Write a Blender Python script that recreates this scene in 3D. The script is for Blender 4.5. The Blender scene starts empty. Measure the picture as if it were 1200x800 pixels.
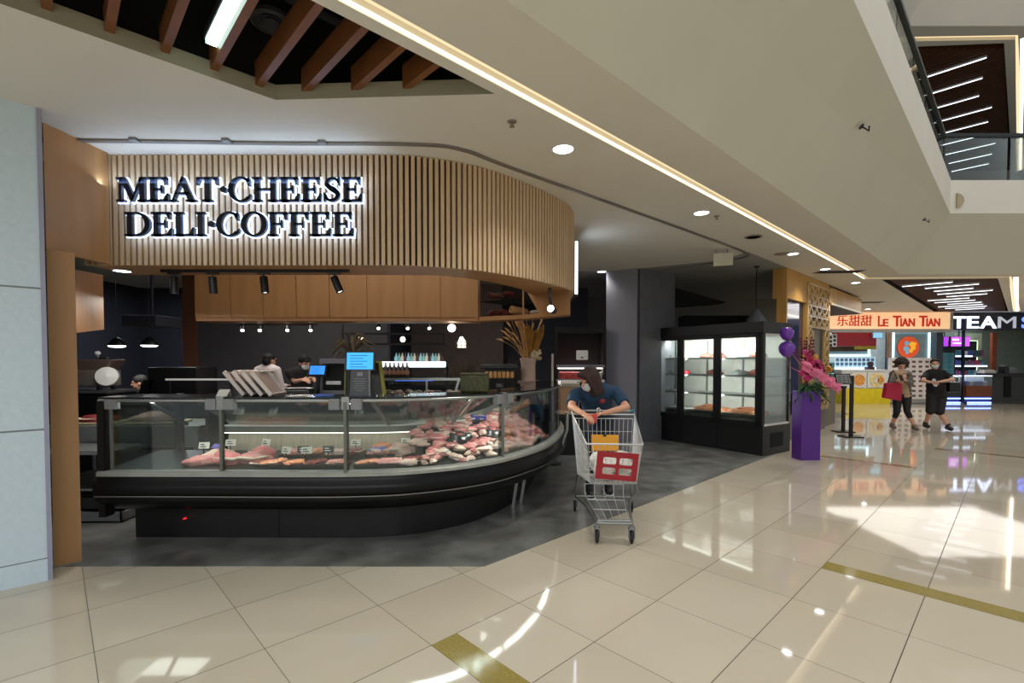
import bpy, bmesh, math, random
from mathutils import Vector, Matrix, Euler, noise
from mathutils.geometry import tessellate_polygon

SC = bpy.context.scene
COL = SC.collection
random.seed(7)

# ------------------------------------------------------------------ camera, world, exposure
EYE = 1.55                       # camera height
FOC = 565.0                      # focal length in pixels of a 1200 px wide frame
PITCH = math.radians(1.5)        # camera looks slightly down
HORIZON = 423.0
CY = HORIZON + FOC * math.tan(PITCH)
cam_d = bpy.data.cameras.new('camera')
cam = bpy.data.objects.new('camera', cam_d)
COL.objects.link(cam)
cam.location = (0, 0, EYE)
cam.rotation_euler = (math.pi / 2 - PITCH, 0, 0)
cam_d.sensor_fit = 'HORIZONTAL'
cam_d.sensor_width = 36.0
cam_d.lens = FOC * 36.0 / 1200.0
cam_d.shift_y = (CY - 400.0) / 1200.0
cam_d.clip_start = 0.05
cam_d.clip_end = 200
SC.camera = cam

w = bpy.data.worlds.new('world')
SC.world = w
w.use_nodes = True
bg = w.node_tree.nodes['Background']
bg.inputs['Color'].default_value = (0.93, 0.97, 1.0, 1)
bg.inputs['Strength'].default_value = 0.37

SC.view_settings.view_transform = 'Standard'
SC.view_settings.look = 'None'
SC.view_settings.gamma = 1.0
SC.view_settings.use_curve_mapping = False
SC.view_settings.exposure = 0.22
try:
    SC.cycles.use_denoising = True
    SC.cycles.max_bounces = 8
    SC.cycles.transparent_max_bounces = 16
    SC.cycles.sample_clamp_indirect = 4.0
    SC.cycles.caustics_reflective = False
    SC.cycles.caustics_refractive = False
except Exception:
    pass


def area_light(name, loc, size, energy, color=(1, 1, 1), rot=(0, 0, 0), size_y=None, parent=None, spread=math.pi):
    l = bpy.data.lights.new(name, 'AREA')
    l.energy = energy
    l.color = color
    l.size = size
    if size_y:
        l.shape = 'RECTANGLE'
        l.size_y = size_y
    l.spread = spread
    o = bpy.data.objects.new(name, l)
    COL.objects.link(o)
    o.location = loc
    o.rotation_euler = rot
    if parent:
        o.parent = parent
    return o


def spot(name, loc, energy, color=(1, 1, 1), angle=100, blend=0.6, rot=(0, 0, 0), parent=None, r=0.05):
    l = bpy.data.lights.new(name, 'SPOT')
    l.energy = energy
    l.color = color
    l.spot_size = math.radians(angle)
    l.spot_blend = blend
    l.shadow_soft_size = r
    o = bpy.data.objects.new(name, l)
    COL.objects.link(o)
    o.location = loc
    o.rotation_euler = rot
    if parent:
        o.parent = parent
    return o


# the atrium: daylight and lamps high above the void, and the mall concourse behind the viewer
area_light('atrium_light', (7.5, 1.5, 14.0), 12.0, 900, (1.0, 0.97, 0.90))
area_light('concourse_light', (-2.2, -2.6, 3.2), 8.0, 340, (0.97, 0.98, 1.0), size_y=3.0)
area_light('far_concourse_light', (12.5, 13.6, 3.2), 5.0, 120, (1.0, 0.95, 0.88), size_y=4.0)

# ------------------------------------------------------------------ picture <-> place
AA = math.radians(46.4)
AD = Vector((math.sin(AA), math.cos(AA), 0))      # tile direction running away to the right
BD = Vector((-math.cos(AA), math.sin(AA), 0))     # tile direction running away to the left


def ray(px, py):
    x = (px - 600.0) / FOC
    u = (CY - py) / FOC
    return Vector((x, math.cos(PITCH) + u * math.sin(PITCH), -math.sin(PITCH) + u * math.cos(PITCH)))


def G(px, py, z=0.0):
    r = ray(px, py)
    return Vector((0, 0, EYE)) + r * ((z - EYE) / r.z)


def D(px, py, d):
    r = ray(px, py)
    return Vector((0, 0, EYE)) + r * (d / r.y)


def UV(u, v, z=0.0):
    p = AD * u + BD * v
    return Vector((p.x, p.y, z))


# ------------------------------------------------------------------ materials
def lin(c):
    c = c / 255.0
    return c / 12.92 if c <= 0.04045 else ((c + 0.055) / 1.055) ** 2.4


def rgb(r, g, b):
    return (lin(r), lin(g), lin(b), 1)


MATS = {}


def mat(name, col, rough=0.5, metal=0.0, var=0.10, scale=6.0, bump=0.0, bscale=40.0, stretch=None, emit=None, estr=0.0, spec=0.5, sub=0.0, coat=0.0):
    """principled material with a little procedural variation of its colour"""
    if name in MATS:
        return MATS[name]
    m = bpy.data.materials.new(name)
    m.use_nodes = True
    nt = m.node_tree
    b = nt.nodes['Principled BSDF']
    b.inputs['Roughness'].default_value = rough
    b.inputs['Metallic'].default_value = metal
    b.inputs['Specular IOR Level'].default_value = spec
    if coat:
        b.inputs['Coat Weight'].default_value = coat
        b.inputs['Coat Roughness'].default_value = 0.08
    if sub:
        b.inputs['Subsurface Weight'].default_value = sub
        b.inputs['Subsurface Radius'].default_value = (0.02, 0.008, 0.005)
    c = rgb(*col)
    tc = nt.nodes.new('ShaderNodeTexCoord')
    mp = nt.nodes.new('ShaderNodeMapping')
    if stretch:
        mp.inputs['Scale'].default_value = stretch
    nt.links.new(tc.outputs['Object'], mp.inputs['Vector'])
    n = nt.nodes.new('ShaderNodeTexNoise')
    n.inputs['Scale'].default_value = scale
    n.inputs['Detail'].default_value = 5
    nt.links.new(mp.outputs['Vector'], n.inputs['Vector'])
    r = nt.nodes.new('ShaderNodeValToRGB')
    r.color_ramp.elements[0].position = 0.3
    r.color_ramp.elements[1].position = 0.7
    r.color_ramp.elements[0].color = tuple(x * (1 - var) for x in c[:3]) + (1,)
    r.color_ramp.elements[1].color = tuple(min(1, x * (1 + var)) for x in c[:3]) + (1,)
    nt.links.new(n.outputs['Fac'], r.inputs['Fac'])
    nt.links.new(r.outputs['Color'], b.inputs['Base Color'])
    if bump:
        n2 = nt.nodes.new('ShaderNodeTexNoise')
        n2.inputs['Scale'].default_value = bscale
        nt.links.new(mp.outputs['Vector'], n2.inputs['Vector'])
        bp = nt.nodes.new('ShaderNodeBump')
        bp.inputs['Strength'].default_value = bump
        bp.inputs['Distance'].default_value = 0.01
        nt.links.new(n2.outputs['Fac'], bp.inputs['Height'])
        nt.links.new(bp.outputs['Normal'], b.inputs['Normal'])
    if emit:
        b.inputs['Emission Color'].default_value = rgb(*emit)
        b.inputs['Emission Strength'].default_value = estr
    MATS[name] = m
    return m


def glow(name, col, strength):
    if name in MATS:
        return MATS[name]
    m = bpy.data.materials.new(name)
    m.use_nodes = True
    nt = m.node_tree
    for n in list(nt.nodes):
        nt.nodes.remove(n)
    e = nt.nodes.new('ShaderNodeEmission')
    e.inputs['Color'].default_value = rgb(*col)
    e.inputs['Strength'].default_value = strength
    o = nt.nodes.new('ShaderNodeOutputMaterial')
    nt.links.new(e.outputs[0], o.inputs['Surface'])
    MATS[name] = m
    return m


def glass(name, tint=(235, 242, 240), refl=0.06, rough=0.02):
    if name in MATS:
        return MATS[name]
    m = bpy.data.materials.new(name)
    m.use_nodes = True
    nt = m.node_tree
    for n in list(nt.nodes):
        nt.nodes.remove(n)
    t = nt.nodes.new('ShaderNodeBsdfTransparent')
    t.inputs['Color'].default_value = rgb(*tint)
    g = nt.nodes.new('ShaderNodeBsdfGlossy')
    g.inputs['Roughness'].default_value = rough
    g.inputs['Color'].default_value = (1, 1, 1, 1)
    f = nt.nodes.new('ShaderNodeFresnel')
    f.inputs['IOR'].default_value = 1.35
    mx = nt.nodes.new('ShaderNodeMixShader')
    mt = nt.nodes.new('ShaderNodeMath')
    mt.operation = 'MULTIPLY_ADD'
    mt.inputs[1].default_value = 0.8
    mt.inputs[2].default_value = refl * 0.4
    nt.links.new(f.outputs[0], mt.inputs[0])
    nt.links.new(mt.outputs[0], mx.inputs['Fac'])
    nt.links.new(t.outputs[0], mx.inputs[1])
    nt.links.new(g.outputs[0], mx.inputs[2])
    o = nt.nodes.new('ShaderNodeOutputMaterial')
    nt.links.new(mx.outputs[0], o.inputs['Surface'])
    MATS[name] = m
    return m


# ------------------------------------------------------------------ mesh builder
class MB:
    def __init__(s):
        s.v = []
        s.f = []

    def add(s, vs, fs):
        k = len(s.v)
        s.v += [Vector(p) for p in vs]
        s.f += [tuple(i + k for i in f) for f in fs]
        return s

    def box(s, x0, x1, y0, y1, z0, z1):
        vs = [(x, y, z) for x in (x0, x1) for y in (y0, y1) for z in (z0, z1)]
        return s.add(vs, [(0, 1, 3, 2), (4, 6, 7, 5), (0, 4, 5, 1), (2, 3, 7, 6), (0, 2, 6, 4), (1, 5, 7, 3)])

    def obox(s, o, ex, ey, ez):
        """box from a corner and three edge vectors"""
        o, ex, ey, ez = Vector(o), Vector(ex), Vector(ey), Vector(ez)
        vs = [o + ex * i + ey * j + ez * k for i in (0, 1) for j in (0, 1) for k in (0, 1)]
        return s.add(vs, [(0, 1, 3, 2), (4, 6, 7, 5), (0, 4, 5, 1), (2, 3, 7, 6), (0, 2, 6, 4), (1, 5, 7, 3)])

    def uvbox(s, u0, u1, v0, v1, z0, z1):
        return s.obox(UV(u0, v0, z0), AD * (u1 - u0), BD * (v1 - v0), (0, 0, z1 - z0))

    def bar(s, p, q, wd, th=None, up=(0, 0, 1)):
        """square bar between two points"""
        p, q = Vector(p), Vector(q)
        th = th or wd
        d = (q - p).normalized()
        up = Vector(up)
        if abs(d.dot(up)) > 0.95:
            up = Vector((0, 1, 0))
        x = d.cross(up).normalized()
        y = x.cross(d).normalized()
        return s.obox(p - x * wd / 2 - y * th / 2, x * wd, y * th, q - p)

    def tube(s, pts, r, n=8, r1=None, cap=True):
        pts = [Vector(p) for p in pts]
        m = len(pts)
        k = len(s.v)
        prev = None
        for i, p in enumerate(pts):
            a_ = pts[max(i - 1, 0)]
            b_ = pts[min(i + 1, m - 1)]
            d = (b_ - a_)
            d = d.normalized() if d.length > 1e-9 else Vector((0, 0, 1))
            if prev is None:
                x = d.orthogonal().normalized()
            else:
                x = (prev - d * prev.dot(d))
                x = x.normalized() if x.length > 1e-6 else d.orthogonal().normalized()
            prev = x
            y = d.cross(x)
            if callable(r):
                rr = r(i / (m - 1))
            else:
                rr = r if r1 is None else r + (r1 - r) * i / (m - 1)
            for j in range(n):
                t = 2 * math.pi * j / n
                s.v.append(p + x * (rr * math.cos(t)) + y * (rr * math.sin(t)))
        for i in range(m - 1):
            for j in range(n):
                s.f.append((k + i * n + j, k + i * n + (j + 1) % n, k + (i + 1) * n + (j + 1) % n, k + (i + 1) * n + j))
        if cap:
            s.f.append(tuple(k + j for j in range(n))[::-1])
            s.f.append(tuple(k + (m - 1) * n + j for j in range(n)))
        return s

    def lathe(s, prof, c=(0, 0, 0), n=24, axis=None):
        """profile of (radius, height) turned about the vertical (or about axis)"""
        c = Vector(c)
        ax = Vector(axis).normalized() if axis else Vector((0, 0, 1))
        x = ax.orthogonal().normalized() if axis else Vector((1, 0, 0))
        y = ax.cross(x)
        k = len(s.v)
        for r, h in prof:
            for j in range(n):
                t = 2 * math.pi * j / n
                s.v.append(c + ax * h + x * (r * math.cos(t)) + y * (r * math.sin(t)))
        for i in range(len(prof) - 1):
            for j in range(n):
                s.f.append((k + i * n + j, k + i * n + (j + 1) % n, k + (i + 1) * n + (j + 1) % n, k + (i + 1) * n + j))
        if prof[0][0] > 1e-5:
            s.f.append(tuple(k + j for j in range(n))[::-1])
        if prof[-1][0] > 1e-5:
            s.f.append(tuple(k + (len(prof) - 1) * n + j for j in range(n)))
        return s

    def ell(s, c, r, n=16, m=10, rot=None, fn=None):
        c = Vector(c)
        k = len(s.v)
        R = Euler(rot).to_matrix() if rot else None
        for i in range(m + 1):
            ph = -math.pi / 2 + math.pi * i / m
            for j in range(n):
                t = 2 * math.pi * j / n
                p = Vector((math.cos(ph) * math.cos(t), math.cos(ph) * math.sin(t), math.sin(ph)))
                if fn:
                    p = fn(p)
                p = Vector((p.x * r[0], p.y * r[1], p.z * r[2]))
                if R:
                    p = R @ p
                s.v.append(c + p)
        for i in range(m):
            for j in range(n):
                s.f.append((k + i * n + j, k + i * n + (j + 1) % n, k + (i + 1) * n + (j + 1) % n, k + (i + 1) * n + j))
        return s

    def prism(s, poly, z0, z1, M=None):
        """plane outline (x, y) given thickness z0..z1; M maps to the place"""
        n = len(poly)
        area = sum(poly[i][0] * poly[(i + 1) % n][1] - poly[(i + 1) % n][0] * poly[i][1] for i in range(n))
        if area < 0:
            poly = poly[::-1]
        vs = [Vector((p[0], p[1], z0)) for p in poly] + [Vector((p[0], p[1], z1)) for p in poly]
        if M is not None:
            vs = [M @ p for p in vs]
        fs = [tuple(range(n))[::-1], tuple(range(n, 2 * n))]
        fs += [(i, (i + 1) % n, n + (i + 1) % n, n + i) for i in range(n)]
        return s.add(vs, fs)

    def sheet(s, loops, z):
        """flat horizontal face with holes: loops[0] outer, the rest holes"""
        ls = [[Vector((p[0], p[1], 0)) for p in l] for l in loops]
        flat = [Vector((p.x, p.y, z)) for l in ls for p in l]
        return s.add(flat, [tuple(t) for t in tessellate_polygon(ls)])

    def sweep(s, path, prof, close=False, up=0.0):
        """profile of (outward offset, z) carried along a plan path; right-hand normal is outward"""
        n = len(path)
        k = len(s.v)
        m = len(prof)
        for i, p in enumerate(path):
            nr = normal_at(path, i)
            for o, z in prof:
                s.v.append(Vector((p[0] + nr[0] * o, p[1] + nr[1] * o, z)))
        for i in range(n - 1):
            for j in range(m if close else m - 1):
                j2 = (j + 1) % m
                s.f.append((k + i * m + j, k + (i + 1) * m + j, k + (i + 1) * m + j2, k + i * m + j2))
        if close:
            s.f.append(tuple(k + j for j in range(m)))
            s.f.append(tuple(k + (n - 1) * m + j for j in range(m))[::-1])
        return s

    def build(s, name, m, parent=None, smooth=False, bevel=0.0, local=False):
        me = bpy.data.meshes.new(name)
        off = Vector((0, 0, 0))
        if parent is not None and not local:
            q = parent
            while q is not None:
                off += q.location
                q = q.parent
        me.from_pydata([p - off for p in s.v], [], s.f)
        bm = bmesh.new()
        bm.from_mesh(me)
        bmesh.ops.recalc_face_normals(bm, faces=bm.faces[:])
        if bevel:
            bmesh.ops.bevel(bm, geom=bm.edges[:], offset=bevel, segments=2, profile=0.6, affect='EDGES', clamp_overlap=True)
        bm.to_mesh(me)
        bm.free()
        if smooth:
            for p in me.polygons:
                p.use_smooth = True
            try:
                me.set_sharp_from_angle(angle=math.radians(50))
            except Exception:
                pass
        me.materials.append(m)
        o = bpy.data.objects.new(name, me)
        COL.objects.link(o)
        if parent is not None:
            o.parent = parent
        return o


def normal_at(path, i):
    a_ = Vector(path[max(i - 1, 0)][:2])
    b_ = Vector(path[min(i + 1, len(path) - 1)][:2])
    d = (b_ - a_).normalized()
    return Vector((d.y, -d.x))


def smooth_path(pts, step=0.05):
    """Catmull-Rom through plan points, resampled evenly"""
    P = [Vector(p[:2]) for p in pts]
    out = []
    for i in range(len(P) - 1):
        p0 = P[max(i - 1, 0)]
        p1, p2 = P[i], P[i + 1]
        p3 = P[min(i + 2, len(P) - 1)]
        for k in range(24):
            t = k / 24
            out.append(0.5 * ((2 * p1) + (p2 - p0) * t + (2 * p0 - 5 * p1 + 4 * p2 - p3) * t * t + (3 * p1 - p0 - 3 * p2 + p3) * t ** 3))
    out.append(P[-1])
    L = [0]
    for i in range(1, len(out)):
        L.append(L[-1] + (out[i] - out[i - 1]).length)
    n = max(2, int(L[-1] / step))
    res = []
    j = 0
    for k in range(n + 1):
        s_ = L[-1] * k / n
        while j < len(L) - 2 and L[j + 1] < s_:
            j += 1
        t = (s_ - L[j]) / max(1e-9, L[j + 1] - L[j])
        res.append(out[j].lerp(out[j + 1], min(1, t)))
    return res


def offset_path(path, o):
    return [Vector(path[i]) + normal_at(path, i) * o for i in range(len(path))]


def thing(name, label, cat, loc=(0, 0, 0), rotz=0.0, group=None):
    o = bpy.data.objects.new(name, None)
    COL.objects.link(o)
    o.empty_display_size = 0.05
    o.location = loc
    o.rotation_euler = (0, 0, rotz)
    return tag(o, label, cat, group)


def tag(o, label, cat, group=None, kind=None):
    o['label'] = label
    o['category'] = cat
    if group:
        o['group'] = group
    if kind:
        o['kind'] = kind
    return o


def struct(o):
    o['kind'] = 'structure'
    return o


def dup(root, loc=None, rot=None, label=None, group=None, scale=None):
    r = root.copy()
    COL.objects.link(r)
    if loc is not None:
        r.location = loc
    if rot is not None:
        r.rotation_euler = rot if hasattr(rot, '__len__') else (0, 0, rot)
    if scale is not None:
        r.scale = scale
    if label:
        r['label'] = label
    if group:
        r['group'] = group

    def rec(a_, b_):
        for ch in list(a_.children):
            c = ch.copy()
            COL.objects.link(c)
            c.parent = b_
            rec(ch, c)
    rec(root, r)
    return r


def grow(poly, d):
    """outline moved outward by d"""
    n = len(poly)
    area = sum(poly[i][0] * poly[(i + 1) % n][1] - poly[(i + 1) % n][0] * poly[i][1] for i in range(n))
    if area < 0:
        poly = poly[::-1]
    out = []
    for i in range(n):
        p = Vector(poly[i])
        e0 = (p - Vector(poly[i - 1])).normalized()
        e1 = (Vector(poly[(i + 1) % n]) - p).normalized()
        n0 = Vector((e0.y, -e0.x))
        n1 = Vector((e1.y, -e1.x))
        b_ = n0 + n1
        if b_.length < 1e-6:
            out.append(p + n0 * d)
            continue
        b_.normalize()
        out.append(p + b_ * min(2 * d, d / max(0.3, b_.dot(n0))))
    return [tuple(p) for p in out]


def text_mesh(name, s, size, thick, m, parent, origin, ex, ez, align='LEFT', squeeze=1.0, bold=0.0):
    """lettering in the built-in typeface, standing on a line from origin along ex, upright along ez"""
    cu = bpy.data.curves.new(name, 'FONT')
    cu.body = s
    cu.size = size
    cu.extrude = thick / 2
    cu.offset = bold
    cu.align_x = align
    ob = bpy.data.objects.new(name, cu)
    COL.objects.link(ob)
    dg = bpy.context.evaluated_depsgraph_get()
    dg.update()
    me = bpy.data.meshes.new_from_object(ob.evaluated_get(dg))
    bpy.data.objects.remove(ob)
    ex, ez = Vector(ex).normalized(), Vector(ez).normalized()
    ey = ex.cross(ez)          # away from the reader
    off = Vector((0, 0, 0))
    q = parent
    while q is not None:
        off += q.location
        q = q.parent
    for v in me.vertices:
        x, y, z = v.co
        v.co = Vector(origin) + ex * x * squeeze + ez * y - ey * z - off
    me.name = name
    me.materials.clear()
    me.materials.append(m)
    o = bpy.data.objects.new(name, me)
    COL.objects.link(o)
    if parent is not None:
        o.parent = parent
    return o


# palette
M_white = mat('painted_plaster', (216, 212, 200), 0.75, var=0.03, scale=1.5)
M_slope = mat('painted_plaster_green', (204, 203, 186), 0.75, var=0.03, scale=1.5)
M_pillar = mat('pillar_panel', (196, 214, 224), 0.5, var=0.04, scale=30)
M_lav = mat('corner_trim_metal', (150, 152, 172), 0.4, var=0.04)
M_oak = mat('oak_panel', (178, 133, 86), 0.45, var=0.10, scale=3, stretch=(3, 3, 0.35))
M_oakdark = mat('oak_shade_panel', (176, 126, 80), 0.5, var=0.10, scale=3, stretch=(3, 3, 0.35))
M_slat = mat('oak_slat', (202, 174, 138), 0.5, var=0.10, scale=4, stretch=(4, 4, 0.3))
M_slatback = mat('slat_backing', (66, 44, 26), 0.7, var=0.1)
M_baffle = mat('ceiling_wood_baffle', (116, 72, 38), 0.4, var=0.15, scale=3, stretch=(2, 2, 2))
M_darkwood = mat('dark_wood_slat', (92, 56, 34), 0.5, var=0.15)
M_black = mat('black_powder_coat', (14, 15, 16), 0.35, var=0.1)
M_blackmatte = mat('black_matte', (8, 8, 9), 0.8, var=0.1)
M_charcoal = mat('charcoal_wall', (60, 60, 64), 0.8, var=0.06)
M_navy = mat('midnight_wall', (46, 48, 60), 0.8, var=0.06)
M_greywall = mat('grey_column_paint', (128, 128, 138), 0.7, var=0.03)
M_greydark = mat('grey_paint_and_shade', (150, 150, 147), 0.8, var=0.04)
M_steel = mat('brushed_steel', (190, 192, 188), 0.28, 1.0, var=0.05, scale=20)
M_steelsoft = mat('satin_steel', (150, 152, 150), 0.42, 0.9, var=0.05, scale=20)
M_chrome = mat('zinc_wire', (212, 214, 214), 0.3, 0.45, var=0.03)
M_grey = mat('grey_plastic', (128, 130, 132), 0.5, var=0.05)
M_glass = glass('clear_glass')
M_glassg = glass('green_edge_glass', (205, 226, 220), 0.08)
M_paper = mat('paper_white', (226, 222, 212), 0.7, var=0.03)
M_whitep = mat('white_plastic', (225, 226, 224), 0.4, var=0.02)
M_led = glow('led_white', (235, 242, 255), 9.0)
M_ledsoft = glow('led_diffuser', (240, 244, 255), 3.0)
M_warmled = glow('cove_led_warm', (255, 226, 178), 0.95)
M_lamp = glow('downlight_lens', (250, 252, 255), 12.0)

# ================================================================== THE SETTING
CEIL = 3.3


def tile_material():
    m = bpy.data.materials.new('polished_floor_tile')
    m.use_nodes = True
    nt = m.node_tree
    N, L = nt.nodes, nt.links
    b = N['Principled BSDF']

    def math_(op, a_, b_=None, c_=None):
        n = N.new('ShaderNodeMath')
        n.operation = op
        for i, q in enumerate((a_, b_, c_)):
            if q is None:
                continue
            if isinstance(q, (int, float)):
                n.inputs[i].default_value = q
            else:
                L.new(q, n.inputs[i])
        return n.outputs[0]
    geo = N.new('ShaderNodeNewGeometry')

    def dot(v):
        n = N.new('ShaderNodeVectorMath')
        n.operation = 'DOT_PRODUCT'
        L.new(geo.outputs['Position'], n.inputs[0])
        n.inputs[1].default_value = v
        return n.outputs['Value']
    u, v = dot(tuple(AD)), dot(tuple(BD))
    PU, PV = 0.6685, 0.5945
    su = math_('DIVIDE', math_('SUBTRACT', u, 0.132 - 20 * PU), PU)
    sv = math_('DIVIDE', math_('SUBTRACT', v, 0.397 - 40 * PV), PV)

    def line(s, wd):
        f = math_('FRACT', s)
        d = math_('ABSOLUTE', math_('SUBTRACT', f, 0.5))
        return math_('GREATER_THAN', d, 0.5 - wd)
    g = math_('MAXIMUM', line(su, 0.0026), line(sv, 0.0042))
    cell = N.new('ShaderNodeCombineXYZ')
    L.new(math_('FLOOR', su), cell.inputs[0])
    L.new(math_('FLOOR', sv), cell.inputs[1])
    wn = N.new('ShaderNodeTexWhiteNoise')
    L.new(cell.outputs[0], wn.inputs['Vector'])
    no = N.new('ShaderNodeTexNoise')
    no.inputs['Scale'].default_value = 2.5
    no.inputs['Detail'].default_value = 6
    L.new(geo.outputs['Position'], no.inputs['Vector'])
    k = math_('ADD', math_('MULTIPLY', wn.outputs['Value'], 0.5), math_('MULTIPLY', no.outputs['Fac'], 0.5))
    r = N.new('ShaderNodeValToRGB')
    r.color_ramp.elements[0].color = rgb(188, 176, 156)
    r.color_ramp.elements[1].color = rgb(206, 196, 178)
    L.new(k, r.inputs['Fac'])
    mx = N.new('ShaderNodeMix')
    mx.data_type = 'RGBA'
    L.new(g, mx.inputs['Factor'])
    L.new(r.outputs['Color'], mx.inputs['A'])
    mx.inputs['B'].default_value = rgb(70, 62, 52)
    L.new(mx.outputs['Result'], b.inputs['Base Color'])
    L.new(math_('MULTIPLY_ADD', g, 0.5, 0.045), b.inputs['Roughness'])
    b.inputs['Specular IOR Level'].default_value = 0.62
    n2 = N.new('ShaderNodeTexNoise')
    n2.inputs['Scale'].default_value = 1.6
    L.new(geo.outputs['Position'], n2.inputs['Vector'])
    bp = N.new('ShaderNodeBump')
    bp.inputs['Strength'].default_value = 0.008
    bp.inputs['Distance'].default_value = 0.02
    L.new(n2.outputs['Fac'], bp.inputs['Height'])
    L.new(bp.outputs['Normal'], b.inputs['Normal'])
    return m


M_tile = tile_material()
M_screed = mat('dark_screed', (108, 108, 105), 0.30, var=0.5, scale=3.4, bump=0.15, bscale=9, spec=0.5)
M_gold = mat('olive_gold_tile', (150, 134, 72), 0.12, var=0.14, scale=60)
M_brownstrip = mat('brown_tile', (146, 124, 98), 0.12, var=0.10, scale=60)

struct(MB().add([(-9, -6, 0), (34, -6, 0), (34, 34, 0), (-9, 34, 0)], [(0, 1, 2, 3)]).build('floor', M_tile))
# the shop's darker floor, a thin screed laid up to the tile edge
cA = UV(2.34, 2.76)
front_y = 3.60
struct(MB().prism([(-7.0, front_y), (cA.x, front_y), tuple(UV(9.55, 2.78)[:2]), tuple(UV(9.75, 3.4)[:2]), tuple(UV(17, 3.4)[:2]), (8, 16), (-7, 16)], 0.0, 0.004).build('floor_shop', M_screed))
for i, (u0, u1, v0, v1, m) in enumerate(((1.47, 1.64, -1.8, 2.18, M_gold), (4.145, 4.31, -1.4, 0.99, M_gold),
                                        (8.98, 9.14, 0.99, 2.20, M_brownstrip), (11.2, 11.38, -0.8, 0.99, M_brownstrip))):
    struct(MB().uvbox(u0, u1, v0, v1, 0.0, 0.0012).build('trim_%d' % (i + 1), m))

# ------------------------------------------------------------------ lower ceiling
c1 = Vector((7.81, 9.75))
VE = 1.80                                     # plan line where the ceiling turns up towards the void
p_e = UV(-6, VE)
hole_open = [UV(-4.5, 2.40), UV(2.13, 2.40), Vector((-1.585, 3.279, 0)), UV(-4.5, 3.49)]
S0, S1 = 2.200, 2.312                          # light slot
s_far = Vector((7.62, 10.24, 0))
slot = [UV(-5, S1), UV(-5, S0), UV(12.42, S0), Vector((10.33, 10.02, 0)), UV(24.6, -0.02), UV(24.6, 0.16), Vector((10.42, 10.16, 0)), UV(12.56, S1)]
panel = [Vector((7.95, 10.42, 0)), Vector((10.30, 10.27, 0)), UV(24.3, 0.28), UV(22.6, 2.10)]
CANB = [(0.70, 6.6), (0.64, 5.98), (0.46, 5.4), (0.13, 4.88), (-0.32, 4.43), (-0.80, 4.24), (-1.2, 4.2)]
white_loop = [p_e, c1, (31, 9.75), (31, 33), Vector((8.0, 33, 0)), UV(15.3, 7.0), UV(15.3, 3.02), UV(8.1, 3.02), UV(8.45, 3.6), (2.0, 9.45), (0.70, 9.45)] + CANB + [(-9, 4.4), (-9, -4)]
ceil_mb = MB().sheet([white_loop, hole_open, slot, panel], CEIL)
struct(ceil_mb.build('ceiling', M_white))
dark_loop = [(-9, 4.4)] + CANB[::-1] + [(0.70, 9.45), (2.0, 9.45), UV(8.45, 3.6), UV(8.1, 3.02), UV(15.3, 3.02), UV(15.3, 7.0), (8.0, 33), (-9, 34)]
struct(MB().sheet([[Vector((p[0], p[1])) for p in dark_loop]], CEIL).build('ceiling_shop', M_greydark))  # toned grey so the colour carries the shade of this unlit zone
# floor slab above the ceiling: keeps the light of the upper level out
slab = [UV(-6, 0.95), Vector((8.12, 9.03)), Vector((31, 9.02)), Vector((31, 33)), Vector((-9, 33)), Vector((-9, -4))]
struct(MB().sheet([slab], 4.9).build('ceiling_slab', M_greydark))

# rim of the dark opening
mb = MB()
for i in range(4):
    p, q = hole_open[i], hole_open[(i + 1) % 4]
    mb.add([(p.x, p.y, CEIL), (q.x, q.y, CEIL), (q.x, q.y, CEIL + 0.10), (p.x, p.y, CEIL + 0.10)], [(0, 1, 2, 3)])
struct(mb.build('trim_5', mat('opening_rim', (150, 146, 124), 0.7, var=0.03)))
mb = MB()
cx_ = sum((p for p in hole_open), Vector((0, 0, 0))) / 4
big = [cx_ + (p - cx_) * 1.12 for p in hole_open]
for i in range(4):
    p, q = big[i], big[(i + 1) % 4]
    mb.add([(p.x, p.y, CEIL + 0.1), (q.x, q.y, CEIL + 0.1), (q.x, q.y, 4.5), (p.x, p.y, 4.5)], [(0, 1, 2, 3)])
mb.add([(p.x, p.y, 4.5) for p in big], [(0, 1, 2, 3)])
struct(mb.build('ceiling_void', M_blackmatte))

# ducts and pipes in the dark opening
duct = thing('air_duct', 'dark duct run seen between the wooden baffles in the ceiling opening', 'duct', UV(0.5, 3.0, 4.0))
MB().uvbox(-3, 2.6, 2.75, 3.1, 3.95, 4.2).build('duct_body', mat('duct_metal', (52, 52, 54), 0.5, 0.3), duct)
for k in range(4):
    MB().uvbox(-0.9 + k * 0.8, -0.84 + k * 0.8, 2.72, 3.13, 3.92, 4.23).build('flange', mat('duct_metal', (52, 52, 54), 0.5, 0.3), duct)
MB().tube([UV(-3, 3.3, 3.9), UV(2.4, 3.3, 3.9)], 0.03).build('pipe', M_charcoal, duct)
MB().tube([UV(-3, 2.6, 3.85), UV(2.4, 2.6, 3.85)], 0.025).build('pipe', M_charcoal, duct)

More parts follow.
